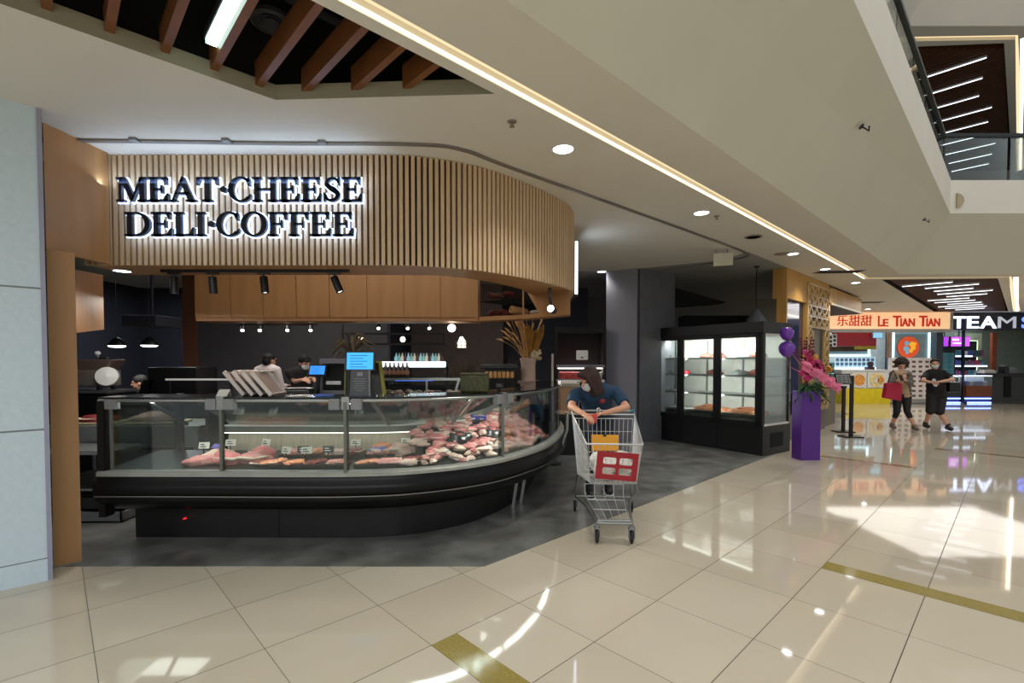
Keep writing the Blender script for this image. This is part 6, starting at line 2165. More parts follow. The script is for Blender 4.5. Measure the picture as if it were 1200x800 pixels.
# ------------------------------------------------------------------ dessert shop
M_shopwhite = mat('shop_white', (222, 226, 228), 0.5, var=0.03)
ls = thing('dessert_shop', 'small far shop front with red awning, menu boards and yellow counter', 'shop', (fp(1035, 470).x, FY + 1, 0))
a0, a1 = fp(955, 470), fp(1102, 470)
MB().box(a0.x, a1.x, FY + 2.4, FY + 2.5, 0, CEIL).build('back_wall', mat('shop_pale_blue', (186, 204, 212), 0.6), ls)
MB().box(a1.x - 0.2, a1.x + 0.03, FY - 0.02, FY + 2.4, 0, CEIL).build('dividing_wall', mat('shop_divider', (52, 58, 70), 0.5), ls)
MB().box(a0.x - 0.6, a0.x, FY + 0.1, FY + 2.4, 0, CEIL).build('left_wall', mat('shop_left_wall', (120, 128, 134), 0.6), ls)
sg2 = thing('dessert_shop_sign', 'cream lit fascia sign with red lettering over the dessert shop', 'sign', (fp(1035, 375).x, FY, 2.9))
zs0, zs1 = fp(1035, 386).z, CEIL - 0.01
MB().box(fp(950, 375).x, fp(1108.5, 375).x, FY - 0.28, FY + 0.05, zs0, zs1).build('box', mat('sign_cream', (246, 214, 176), 0.5, emit=(255, 200, 150), estr=0.55), sg2)
MB().box(fp(950, 375).x, fp(1108.5, 375).x, FY - 0.30, FY + 0.06, zs0 - 0.11, zs0).build('lower_trim', mat('sign_trim_grey', (170, 170, 166), 0.5), sg2)
MB().box(fp(1105.3, 375).x, fp(1108.7, 375).x, FY - 0.29, FY - 0.02, zs0, zs1).build('end_trim', mat('sign_trim_grey', (170, 170, 166), 0.5), sg2)
M_redl = mat('letter_red', (208, 50, 30), 0.4, var=0.03, emit=(208, 50, 30), estr=0.25)
yb = FY - 0.30
zb_ = D(1035, 381.5, yb).z


def sx(px):
    return D(px, 378, yb).x


text_mesh('letters', '乐甜甜', 0.42, 0.03, M_redl, sg2, (sx(980.5), yb, zb_ + 0.02), (1, 0, 0), (0, 0, 1), squeeze=(sx(1022) - sx(980.5)) / (0.42 * 3.0), bold=0.0)


def text_fit(s, px0, px1, zbase, size, m, parent, y, bold=0.0, name='letters', thick=0.03):
    x0, x1 = D(px0, 378, y).x, D(px1, 378, y).x
    o = text_mesh(name, s, size, thick, m, parent, (x0, y, zbase), (1, 0, 0), (0, 0, 1), bold=bold)
    xs = [v.co.x for v in o.data.vertices]
    k = (x1 - x0) / (max(xs) - min(xs))
    c = min(xs)
    offx = x0 - sum((q.location.x for q in [parent]), 0)
    for v in o.data.vertices:
        v.co.x = offx + (v.co.x - c) * k
    return o


hL = 0.86
for s, p0, p1, sz in (('L', 1029, 1034.2, 0.54), ('E', 1034.8, 1041, 0.37), ('T', 1046.5, 1056, 0.54), ('IAN', 1055.2, 1072, 0.40), ('T', 1077, 1086.5, 0.54), ('IAN', 1085.7, 1101.5, 0.40)):
    text_fit(s, p0, p1, zb_ - 0.02, sz, M_redl, sg2, yb, 0.008)

# awning
aw = thing('red_awning', 'dark red awning with olive valance inside the dessert shop', 'awning', fp(1008, 396, 0.5))
mb = fb(MB(), 984, 1034, 390, 404, 0.30, 0.34)
fb(MB(), 984, 1034, 388, 405, 0.28, 0.45).build('front', mat('awning_red', (150, 30, 48), 0.6), aw)
fb(MB(), 1008, 1034, 404, 409, 0.29, 0.32).build('valance', mat('awning_olive', (150, 140, 40), 0.6), aw)
fb(MB(), 985, 1033, 405, 411, 0.7, 0.75).build('shade_back', mat('dim_brown', (70, 66, 56), 0.6), aw)
# lit frames and menu panels
M_cyan = glow('menu_frame_glow', (206, 246, 250), 2.2)
M_menu = mat('menu_panel_blue', (176, 204, 222), 0.5, var=0.25, scale=30, emit=(176, 210, 230), estr=0.5)


def lit_frame(label, px0, px1, py0, py1, d, wpx=2.0, sides='tblr'):
    t = thing('lit_frame', label, 'light', fp((px0 + px1) / 2, (py0 + py1) / 2, d))
    if 't' in sides:
        fb(MB(), px0, px1, py0, py0 + wpx, d, d + 0.05).build('tube', M_cyan, t)
    if 'b' in sides:
        fb(MB(), px0, px1, py1 - wpx, py1, d, d + 0.05).build('tube', M_cyan, t)
    if 'l' in sides:
        fb(MB(), px0, px0 + wpx, py0, py1, d, d + 0.05).build('tube', M_cyan, t)
    if 'r' in sides:
        fb(MB(), px1 - wpx, px1, py0, py1, d, d + 0.05).build('tube', M_cyan, t)
    fb(MB(), px0, px1, py0, py1, d + 0.05, d + 0.09).build('backing', mat('frame_backing', (128, 150, 160), 0.5), t)
    return t


lit_frame('lit window frame on the left of the dessert shop, below the red awning', 985, 1043, 391, 417, 0.95, 2.4, 'br')
mp = thing('menu_board', 'pale blue menu board of small dish pictures under the red awning', 'menu board', fp(1015, 427, 0.6))
fb(MB(), 991, 1041, 418, 435, 0.62, 0.66).build('panel', M_menu, mp)
pics = MB()
for r in range(3):
    for c in range(9):
        fb(pics, 993 + c * 5.3, 996.6 + c * 5.3, 419.5 + r * 5.2, 423.2 + r * 5.2, 0.605, 0.62)
pics.build('dish_pictures', mat('dish_blue', (92, 120, 152), 0.6, var=0.4, scale=12), mp)
fb(MB(), 991, 1040, 430.5, 433, 0.55, 0.62).build('lit_shelf_edge', M_cyan, mp)
# round poster in lit frame
lit_frame('lit frame around the round orange poster of the dessert shop', 1049, 1093.5, 387, 420, 0.10, 2.2, 'tlr')
rp_ = thing('round_poster', 'round orange poster with yellow and blue shapes in a lit frame', 'poster', fp(1067, 406, 0.06))
c = fp(1067, 406.5)
R_ = (fp(1079.5, 406.5).x - c.x)
MB().lathe([(0, 0), (R_, 0), (R_, 0.02), (0, 0.02)], (c.x, FY + 0.10, c.z), 32, axis=(0, -1, 0)).build('disc', mat('poster_orange', (224, 84, 42), 0.5, emit=(224, 84, 42), estr=0.35), rp_)
mb = MB()
for ox, oz, rr in ((0.12, 0.10, 0.10), (0.16, -0.02, 0.09), (0.08, -0.14, 0.07), (0.22, 0.12, 0.06)):
    mb.lathe([(0, 0), (rr, 0), (rr, 0.01), (0, 0.01)], (c.x + ox, FY + 0.078, c.z + oz), 14, axis=(0, -1, 0))
mb.build('yellow_shapes', mat('poster_yellow', (244, 190, 60), 0.5, emit=(244, 190, 60), estr=0.35), rp_)
mb = MB()
for ox, oz, rr in ((-0.08, 0.14, 0.08), (-0.10, -0.06, 0.10), (-0.06, -0.20, 0.06)):
    mb.lathe([(0, 0), (rr, 0), (rr, 0.01), (0, 0.01)], (c.x + ox, FY + 0.078, c.z + oz), 14, axis=(0, -1, 0))
mb.build('blue_shapes', mat('poster_blue', (110, 180, 214), 0.5, emit=(110, 180, 214), estr=0.35), rp_)
# dish picture poster to the right, grid
gp = thing('dish_poster', 'tall grey poster with a grid of dish pictures between the two walkers', 'poster', fp(1080, 445, 0))
fb(MB(), 1043, 1093.5, 419, 469, 0.06, 0.12).build('panel', mat('poster_paper', (206, 198, 194), 0.5, emit=(206, 198, 194), estr=0.12), gp)
mb = MB()
for r in range(8):
    for c_ in range(6):
        x = 1047 + c_ * 7.8
        y = 422.5 + r * 5.7
        fb(mb, x, x + 3.9, y, y + 2.5, 0.045, 0.06)
mb.build('picture_print', mat('dish_brown', (112, 80, 74), 0.6, var=0.5, scale=9), gp)
fb(MB(), 1043, 1093.5, 467.5, 471.5, 0.0, 0.12).build('foot', M_greydark, gp)
# counter: yellow base with two framed dish pictures
yc = thing('yellow_counter', 'yellow fronted shop counter under the two dish pictures', 'counter', fp(1020, 470, -0.4))
g0, g1 = fp(986, 470), fp(1043, 470)
MB().box(g0.x, g1.x, FY - 0.02, FY + 0.6, 0, fp(1015, 455).z).build('yellow_front', mat('counter_yellow', (222, 200, 24), 0.5), yc)
MB().box(g0.x, g1.x, FY + 0.0, FY + 0.6, fp(1015, 455).z, fp(1015, 434.5).z).build('upper_front', M_shopwhite, yc)
MB().box(g0.x - 0.05, g1.x, FY - 0.05, FY + 0.65, fp(1015, 434.5).z, fp(1015, 433).z).build('top', M_shopwhite, yc)
for px0, px1, lab, (cr, kk) in ((997, 1013.5, 'picture of orange toast', ((216, 150, 70), 0)), (1015.5, 1036.5, 'picture of a white dessert bowl', ((232, 208, 150), 1))):
    p_ = fb(MB(), px0, px1, 436, 454, -0.05, -0.02).build('dish_panel', M_paper, yc)
    p_['label'] = lab
    cc = fp((px0 + px1) / 2 + 0.5, 445)
    rr = (fp(px1, 445).x - fp(px0, 445).x) * 0.40
    MB().lathe([(0, 0), (rr, 0), (rr, 0.01), (0, 0.01)], (cc.x, FY - 0.052, cc.z), 20, axis=(0, -1, 0)).build('dish', mat('dish_%d' % kk, cr, 0.5, var=0.35, scale=12), p_)
    if kk:
        MB().lathe([(0, 0), (rr * 0.45, 0), (rr * 0.45, 0.01), (0, 0.01)], (cc.x + rr * 0.45, FY - 0.066, cc.z), 16, axis=(0, -1, 0)).build('orange_slice', mat('dish_0', (216, 150, 70), 0.5), p_)
        MB().lathe([(0, 0), (rr * 0.3, 0), (rr * 0.3, 0.01), (0, 0.01)], (cc.x - rr * 0.1, FY - 0.066, cc.z), 16, axis=(0, -1, 0)).build('cream', M_whitep, p_)
tl9 = thing('cash_register', 'small dark till on the counter of the dessert shop', 'till', fp(1019, 433, 0.3))
MB().box(-0.12, 0.12, -0.1, 0.1, 0, 0.10).box(-0.07, 0.09, -0.05, 0.0, 0.10, 0.30).build('body', mat('till_dark', (58, 34, 46), 0.5), tl9, local=True)
pat = thing('pattern_panel', 'black and white patterned panel at the left edge of the dessert shop', 'panel', fp(978, 400, 0.4))
fb(MB(), 968, 983, 391, 406, 0.10, 0.14).build('panel', M_shopwhite, pat)
mb = MB()
for r in range(3):
    for c_ in range(3):
        fb(mb, 969.5 + 4.6 * c_, 972.4 + 4.6 * c_, 392.5 + 4.6 * r + (c_ % 2), 395.6 + 4.6 * r + (c_ % 2), 0.085, 0.1)
mb.build('pattern', M_black, pat)
sc9 = thing('hanging_screen', 'small lit screen hanging at the right end of the red awning', 'screen', fp(1034, 392, 0.2))
fb(MB(), 1027, 1039, 388.5, 396, 0.18, 0.24).build('casing', M_greywall, sc9)
fb(MB(), 1027.6, 1038.4, 389, 395.4, 0.165, 0.18).build('display', glow('small_screen', (140, 196, 222), 1.0), sc9)
fb(MB(), 1032.4, 1033.6, 366, 388.5, 0.2, 0.22).build('hanger', M_greywall, sc9)
brn = thing('brown_post_panel', 'narrow brown panel beside the lit round poster', 'panel', fp(1046, 405, 0.2))
fb(MB(), 1044.5, 1049, 388, 419, 0.16, 0.24).build('panel', mat('narrow_brown', (140, 104, 80), 0.5), brn)
fb(MB(), 1044.5, 1049, 419, 471, 0.16, 0.24).build('lower', M_greywall, brn)
area_light('dessert_shop_lamp', ((a0.x + a1.x) / 2, FY + 1.2, CEIL - 0.1), 3.0, 60, (0.95, 0.98, 1.0), size_y=1.2)

# ------------------------------------------------------------------ tea shop
M_navys = mat('sign_navy', (16, 20, 34), 0.35)
ts = thing('tea_shop_sign', 'dark blue fascia sign with white lit letters TEAM S', 'sign', (fp(1155, 376).x, FY, 2.9))
t0, t1 = fp(1109.5, 375), fp(1290, 375)
MB().box(t0.x, t1.x, FY - 0.25, FY + 0.06, fp(1150, 387).z, CEIL - 0.01).build('box', M_navys, ts)
M_lt = glow('team_letters', (206, 220, 255), 2.6)
M_lt2 = mat('team_letters_dim', (190, 192, 200), 0.4, emit=(190, 196, 210), estr=0.5)
ybt = FY - 0.26
zt_ = D(1150, 384.3, ybt).z
text_fit('T', 1115.5, 1132, zt_, 0.60, M_lt, ts, ybt, 0.012, 'letters')
text_fit('E', 1133.5, 1147, zt_, 0.60, M_lt, ts, ybt, 0.012, 'letters')
text_fit('A', 1148.5, 1168, zt_, 0.60, M_lt, ts, ybt, 0.012, 'letters')
text_fit('M', 1169.5, 1190.5, zt_, 0.60, M_lt2, ts, ybt, 0.0, 'letters')
text_fit('S', 1197.5, 1212, zt_, 0.60, glow('team_blue', (90, 120, 255), 2.2), ts, ybt, 0.012, 'letters')
tsh = thing('tea_shop', 'far tea shop interior with lit shelves at the right edge', 'shop', (fp(1150, 471).x, FY + 1.5, 0))
MB().box(t0.x + 0.2, t1.x, FY + 2.3, FY + 2.4, 0, CEIL).build('back_wall', mat('tea_back_wall', (132, 146, 134), 0.6), tsh)
MB().box(t1.x, t1.x + 0.1, FY, FY + 2.4, 0, CEIL).build('right_wall', M_greywall, tsh)
fb(MB(), 1190, 1198, 388, 470, 0.9, 1.0).build('copper_panel', mat('copper_red', (150, 74, 46), 0.5), tsh)
fb(MB(), 1156, 1190, 388, 440, 1.25, 1.30).build('pale_wall_panel', mat('pale_green_wall', (176, 190, 168), 0.6), tsh)
# shelf wall with products
for k, (p0, p1, lab) in enumerate(((1104.5, 1112, 'narrow lit product shelf left of the dark fridge in the tea shop'), (1133, 1178, 'wide lit product shelf right of the dark fridge in the tea shop'))):
    t = thing('product_shelf', lab, 'shelf', (fp((p0 + p1) / 2, 470).x, FY + 1.0, 0))
    fb(MB(), p0, p1, 398, 455, 1.06, 1.10).build('back', mat('shelf_dark_back', (40, 56, 60), 0.6), t)
    for j, py in enumerate((416.5, 428.5, 441)):
        fb(MB(), p0, p1, py, py + 1.6, 0.7, 1.06).build('board', M_greywall, t)
        fb(MB(), p0, p1 - (0 if j else 18 * k), py - 0.4, py + 1.4, 0.66, 0.70).build('lit_edge', glow('tea_shelf_edge', (214, 232, 255), 2.0), t)
    pcol = [(150, 60, 80), (60, 120, 130), (190, 190, 190), (70, 80, 150), (52, 100, 92), (128, 70, 110)]
    fb(MB(), p0 + 0.3, p1 - 0.3, 455, 471, 0.7, 1.06).build('plinth', M_greydark, t)
    for j, py in enumerate((416.5, 428.5, 441)):
        n_ = 3 if k == 0 else 11
        for c_ in range(n_):
            x0 = p0 + 0.8 + (p1 - p0 - 1.6) * c_ / n_
            x1 = x0 + (p1 - p0 - 1.6) / n_ * 0.82
            ci = (c_ // 2 + j * 2) % 6
            o = fb(MB(), x0, x1, py - 7 + (c_ % 2), py - 0.05, 0.75, 0.95).build('drink_box', mat('drink_box_%d' % ci, pcol[ci], 0.5, var=0.3, scale=10, emit=pcol[ci], estr=0.0))
            tag(o, 'small coloured carton on the ' + ['top', 'middle', 'bottom'][j] + ' board of the ' + ('narrow' if k == 0 else 'wide') + ' lit tea shop shelf', 'carton', 'cartons on the %s %s board' % (['narrow', 'wide'][k], ['top', 'middle', 'bottom'][j]))
df_ = thing('drinks_fridge', 'tall dark drinks fridge with teal glow beside the post of the tea shop', 'fridge', (fp(1121, 471).x, FY + 0.5, 0))
fb(MB(), 1112.5, 1130, 410, 471, 0.35, 0.95).build('body', mat('fridge_dark', (22, 26, 32), 0.35), df_)
fb(MB(), 1114, 1128, 413, 438, 0.33, 0.35).build('glass_door', mat('teal_glass', (44, 78, 84), 0.15, emit=(50, 110, 120), estr=0.25), df_)
for py in (419, 426, 432):
    fb(MB(), 1115, 1127, py, py + 0.8, 0.315, 0.33).build('shelf_edge', mat('teal_edge', (96, 130, 134), 0.3), df_)
# screens
for p0, p1, c_, lab in ((1104.5, 1122, (96, 140, 250), 'blue lit menu screen above the shelves of the tea shop'), (1123.5, 1129, (150, 60, 190), 'narrow purple menu screen between the blue and the violet one'), (1132.5, 1155, (186, 84, 214), 'violet lit menu screen above the wide tea shop shelf')):
    t = thing('menu_screen', lab, 'screen', fp((p0 + p1) / 2, 399, 0.6))
    fb(MB(), p0 - 0.4, p1 + 0.4, 393, 405.6, 0.62, 0.70).build('casing', M_black, t)
    fb(MB(), p0, p1, 393.5, 405, 0.605, 0.62).build('display', glow('menu_%d' % c_[0], c_, 1.5), t)
    if p1 - p0 > 10:
        fb(fb(MB(), p0 + 1.5, p0 + 9, 396, 398, 0.60, 0.605), p0 + 2, p0 + 12, 400.5, 402, 0.60, 0.605).build('picture', glow('menu_pic', (235, 235, 255), 1.6), t)
    fb(MB(), (p0 + p1) / 2 - 0.4, (p0 + p1) / 2 + 0.4, 366, 393, 0.64, 0.68).build('hanger', M_black, t)
gt = thing('light_strip', 'vertical pale green light strip in the tea shop', 'light', fp(1178, 418, 1.1))
fb(MB(), 1177, 1179.4, 399, 436, 1.08, 1.14).build('tube', glow('pale_green_tube', (226, 250, 214), 3.0), gt)
fb(MB(), 1160, 1179.4, 397.6, 399.4, 1.08, 1.14).build('tube', glow('pale_green_tube', (226, 250, 214), 3.0), gt)
fb(MB(), 1159, 1177, 400, 436, 1.10, 1.14).build('green_panel', mat('green_panel', (34, 84, 54), 0.5, emit=(40, 140, 80), estr=0.15), gt)
fb(MB(), 1176.6, 1180, 396, 441, 1.14, 1.24).build('mount', M_greydark, gt)
# post between the halves and dark frame at the left edge
pst = thing('shop_post', 'dark post in the middle of the tea shop front', 'post', (fp(1130.5, 471).x, FY, 0))
fb(MB(), 1128.5, 1132, 386.6, 473.2, 0.02, 0.12).build('post', M_navys, pst)
fb(MB(), 1127.8, 1132.7, 470.5, 473.3, -0.02, 0.14).build('foot', M_navys, pst)
# counters with blue lit foot
for k, (p0, p1, lab) in enumerate(((1110, 1127, 'narrow tea shop counter with blue lit foot left of the dark post'), (1132.5, 1163, 'brown tea shop counter with blue lit foot right of the dark post'))):
    t = thing('tea_counter', lab, 'counter', (fp((p0 + p1) / 2, 472).x, FY + 0.2, 0))
    fb(MB(), p0, p1, 452, 464.5, 0.0, 0.33).build('front', mat('counter_brown', (132, 72, 42), 0.5) if k else M_charcoal, t)
    fb(MB(), p0, p1, 464.5, 473.2, 0.08, 0.33).build('recess', mat('blue_recess', (60, 70, 130), 0.4), t)
    for py in (466.2, 471):
        fb(MB(), p0, p1, py, py + 1.4, 0.04, 0.08).build('blue_strip', glow('counter_blue', (140, 170, 255), 3.2), t)
    fb(MB(), p0, p1, 440.5, 452, 0.0, 0.012).build('case_glass', M_glass, t)
    fb(MB(), p0, p1, 439.8, 441, 0.0, 0.33).build('case_top', glow('case_top_glow', (224, 230, 255), 1.4), t)
    fb(MB(), p0, p1, 440.5, 452, 0.31, 0.33).build('case_back', M_shopwhite, t)
    for c_ in range(2 if k == 0 else 5):
        x0 = p0 + 2 + (p1 - p0 - 4) * c_ / (2 if k == 0 else 5)
        z0 = fp(p0, 452).z
        o = MB().lathe([(0, 0), (0.10, 0), (0.12, 0.14), (0.10, 0.17), (0, 0.18)], (fp(x0 + 1.6, 452).x, FY + 0.16, z0), 12).build('cake_box', mat('cake_%d' % (c_ % 3), [(96, 92, 190), (206, 200, 214), (120, 130, 180)][c_ % 3], 0.4))
        tag(o, 'small round ' + ['violet', 'white', 'blue grey'][c_ % 3] + ' tub in the glass case of the ' + ('narrow' if k == 0 else 'brown') + ' tea shop counter', 'tub', 'tubs in the tea counter cases')
rc = thing('grey_counter', 'dark grey service counter at the right edge of the photo', 'counter', (fp(1180, 471).x, FY + 0.3, 0))
fb(MB(), 1163.5, 1230, 441, 471.5, 0.3, 0.62).build('body', mat('counter_charcoal', (66, 68, 70), 0.5), rc)
fb(MB(), 1163.4, 1230, 437.5, 441, 0.2, 0.64).build('top', M_black, rc)
fb(MB(), 1186, 1194, 441, 466, 0.26, 0.30).build('opening', M_blackmatte, rc)
for k, (p0, p1, py0, lab, m_) in enumerate(((1163, 1178, 434.5, 'pale box lying on the grey service counter', M_paper), (1188, 1193, 429, 'dark bottle shaped dispenser on the grey service counter', M_black), (1194, 1204, 432, 'grey machine on the grey service counter', M_greywall))):
    t = thing(['paper_box', 'dispenser', 'counter_machine'][k], lab, ['box', 'dispenser', 'machine'][k], fp((p0 + p1) / 2, 437.5, 0.5))
    fb(MB(), p0, p1, py0, 437.5, 0.32, 0.58).build('body', m_, t, bevel=0.01)
    fb(MB(), p0 + 1, p1 - 1, py0 - 1.2, py0, 0.36, 0.54).build('lid', M_greydark if k else M_whitep, t)
area_light('tea_shop_lamp', (fp(1150, 400).x, FY + 1.4, CEIL - 0.1), 3.0, 34, (0.85, 0.9, 1.0), size_y=1.2)
# back of the concourse further right and left, beyond the shops
struct(MB().box(t1.x, 34, FY + 0.5, FY + 0.6, 0, CEIL).build('wall_right', M_greywall))
struct(MB().box(8.0, a0.x, FY + 2.4, FY + 2.5, 0, CEIL).build('wall_far', M_greydark))

# ================================================================== PEOPLE
def V3(*a_):
    return Vector(a_)


class Blob:
    """shapes joined into one continuous skin"""

    def __init__(s):
        s.mb = MB()

    def cap(s, p, r0, q, r1, n=14, flat0=False, flat1=False):
        p, q = Vector(p), Vector(q)
        s.mb.tube([p, q], lambda t: r0 + (r1 - r0) * t, n)
        if not flat0:
            s.mb.ell(p, (r0, r0, r0), n, 8)
        if not flat1:
            s.mb.ell(q, (r1, r1, r1), n, 8)
        return s

    def ell(s, c, r, M=None, n=18, m=12):
        k = len(s.mb.v)
        s.mb.ell((0, 0, 0), r, n, m)
        for i in range(k, len(s.mb.v)):
            p = s.mb.v[i]
            s.mb.v[i] = (M @ p if M is not None else p) + Vector(c)
        return s

    def build(s, name, m, parent, voxel=0.009, it=4, fac=0.5):
        me = bpy.data.meshes.new(name)
        off = Vector((0, 0, 0))
        q = parent
        while q is not None:
            off += q.location
            q = q.parent
        me.from_pydata([p - off for p in s.mb.v], [], s.mb.f)
        tmp = bpy.data.objects.new(name, me)
        COL.objects.link(tmp)
        r = tmp.modifiers.new('r', 'REMESH')
        r.mode = 'VOXEL'
        r.voxel_size = voxel
        sm = tmp.modifiers.new('s', 'SMOOTH')
        sm.iterations = it
        sm.factor = fac
        dg = bpy.context.evaluated_depsgraph_get()
        dg.update()
        me2 = bpy.data.meshes.new_from_object(tmp.evaluated_get(dg))
        bpy.data.objects.remove(tmp)
        me2.name = name
        me2.materials.clear()
        me2.materials.append(m)
        for p in me2.polygons:
            p.use_smooth = True
        o = bpy.data.objects.new(name, me2)
        COL.objects.link(o)
        o.parent = parent
        return o


def basis(f, up=(0, 0, 1)):
    """frame whose -y axis looks along f, z up"""
    f = Vector(f).normalized()
    y = -f
    x = y.cross(Vector(up))
    x = x.normalized()
    z = x.cross(y).normalized()
    return Matrix((x, y, z)).transposed()


def hand(B, wrist, d, palm, thumb, curl=0.5, s=1.0):
    """palm, four unequal fingers bending towards the palm side, and a thumb from the side"""
    w_, d, palm, th = Vector(wrist), Vector(d).normalized(), Vector(palm).normalized(), Vector(thumb).normalized()
    kn = []
    for k, o in enumerate((0.028, 0.010, -0.009, -0.027)):
        base = w_ + d * (0.018 * s) + th * (o * 0.6 * s)
        kp = w_ + d * ((0.088 - 0.006 * abs(k - 1)) * s) + th * (o * s)
        B.cap(base, 0.014 * s, kp, 0.0115 * s, 10)
        kn.append(kp)
    for k, kp in enumerate(kn):
        ln = (0.040, 0.045, 0.042, 0.033)[k] * s
        dd = d.copy()
        p = kp
        for j in range(3):
            a_ = curl * (0.75 if j == 0 else 0.9)
            dd = (dd * math.cos(a_) + palm * math.sin(a_)).normalized()
            # keep bending in the plane of finger and palm
            q = p + dd * ln * (1.0, 0.65, 0.5)[j]
            B.cap(p, (0.0098, 0.0090, 0.0082)[j] * s, q, (0.0090, 0.0082, 0.0070)[j] * s, 9)
            pp = palm - dd * palm.dot(dd)
            palm_ = pp.normalized() if pp.length > 1e-3 else palm
            palm = palm_ if j < 2 else palm
            p = q
        palm = Vector(palm)
    t0 = w_ + d * 0.022 * s + th * 0.022 * s
    t1 = t0 + (d * 0.5 + th * 0.75 + palm * 0.25).normalized() * 0.042 * s
    t2 = t1 + (d * 0.85 + th * 0.25 + palm * 0.4).normalized() * 0.032 * s
    t3 = t2 + (d * 0.9 + palm * 0.45).normalized() * 0.024 * s
    B.cap(t0, 0.014 * s, t1, 0.0115 * s, 9).cap(t1, 0.0112 * s, t2, 0.0098 * s, 9).cap(t2, 0.0095 * s, t3, 0.008 * s, 9)


def head(B, c, f, s=1.0, up=(0, 0, 1)):
    R = basis(f, up)
    P = lambda x, y, z: Vector(c) + R @ Vector((x * s, y * s, z * s))
    B.ell(P(0, 0.008, 0.025), (0.076 * s, 0.096 * s, 0.092 * s), R)
    B.ell(P(0, -0.018, -0.03), (0.062 * s, 0.072 * s, 0.085 * s), R)
    B.ell(P(0, -0.048, -0.088), (0.032 * s, 0.032 * s, 0.026 * s), R)            # chin
    B.cap(P(0, -0.088, 0.012), 0.010 * s, P(0, -0.103, -0.022), 0.014 * s, 9)      # nose
    B.ell(P(0, -0.083, -0.058), (0.026 * s, 0.010 * s, 0.011 * s), R)            # lips
    B.ell(P(-0.030, -0.080, 0.030), (0.024 * s, 0.012 * s, 0.008 * s), R)        # brows
    B.ell(P(0.030, -0.080, 0.030), (0.024 * s, 0.012 * s, 0.008 * s), R)
    for sx_ in (-1, 1):
        B.ell(P(0.076 * sx_, 0.012, -0.008), (0.010 * s, 0.020 * s, 0.032 * s), R)
    return P, R


M_skin = [mat('skin_warm', (206, 152, 124), 0.5, var=0.06, sub=0.1), mat('skin_light', (216, 166, 142), 0.5, var=0.06, sub=0.1)]
M_hair = mat('hair_brown', (50, 26, 20), 0.55, var=0.35, scale=30, stretch=(12, 12, 1.0), bump=0.6)
M_hairb = mat('hair_black', (16, 15, 15), 0.7, var=0.35, scale=30, bump=0.6)
M_mask = mat('face_mask_white', (214, 222, 226), 0.7, var=0.03)
M_eye = mat('eye_dark', (30, 22, 20), 0.2)


def eyes(parent, P, s=1.0):
    for sx_ in (-1, 1):
        MB().ell(P(0.030 * sx_, -0.0865, 0.010), (0.011 * s, 0.007 * s, 0.006 * s), 10, 7).build('eye', M_eye, parent, smooth=True)


def mask(parent, P, R, s=1.0):
    B = Blob()
    B.ell(P(0, -0.045, -0.045), (0.064 * s, 0.062 * s, 0.058 * s), R)
    o = B.build('face_mask', M_mask, parent, 0.008, 3)
    return o


def person(label, J, f, face, skin, group=None, hands=None, scale=1.0, headup=(0, 0, 1), hip=0.0):
    """one continuous body over the joints J"""
    base = Vector((J['pelvis'].x, J['pelvis'].y, 0))
    t = thing('person', label, 'person', base, group=group)
    B = Blob()
    s = scale
    P, R = head(B, J['head'], face, s, headup)
    B.cap(J['neck'], 0.052 * s, Vector(J['head']) + Vector((0, 0, -0.05)) - Vector(face).normalized() * 0.01, 0.048 * s)
    # torso
    T = basis(f)
    sL, sR = Vector(J['shL']), Vector(J['shR'])
    ch = (sL + sR) / 2
    side = (sR - sL).normalized()
    pel = Vector(J['pelvis'])
    for k in range(7):
        u = k / 6
        c = ch.lerp(pel, u)
        wd = (0.118 - 0.030 * math.sin(u * 3.1)) * s if u < 0.99 else 0.11 * s
        B.cap(c - side * wd * 0.62, 0.088 * s, c + side * wd * 0.62, 0.088 * s, 12)
    B.cap(sL, 0.052 * s, ch + Vector((0, 0, 0.05 * s)), 0.06 * s).cap(sR, 0.052 * s, ch + Vector((0, 0, 0.05 * s)), 0.06 * s)
    B.cap(ch, 0.07 * s, J['neck'], 0.055 * s)
    for S_ in 'LR':
        B.cap(J['sh' + S_], 0.050 * s, J['el' + S_], 0.039 * s).cap(J['el' + S_], 0.039 * s, J['wr' + S_], 0.026 * s)
        B.cap(J['hip' + S_], 0.088 * s, J['kn' + S_], 0.056 * s).cap(J['kn' + S_], 0.054 * s, J['an' + S_], 0.037 * s)
        mid_ = Vector(J['kn' + S_]).lerp(Vector(J['an' + S_]), 0.3) - Vector(f) * 0.018
        B.ell(mid_, (0.05 * s, 0.052 * s, 0.10 * s))
        tf = Vector(J.get('toe' + S_, Vector(J['an' + S_]) + Vector(f).normalized() * 0.17 * s))
        tf.z = min(tf.z, J['an' + S_][2])
        B.cap(Vector(J['an' + S_]) + Vector((0, 0, -0.03)), 0.034 * s, Vector(tf) + Vector((0, 0, -0.052)), 0.024 * s)
    if hands:
        for a_ in hands:
            hand(B, *a_)
    b_ = B.build('body', skin, t, 0.007, 2, 0.4)
    return t, P, R


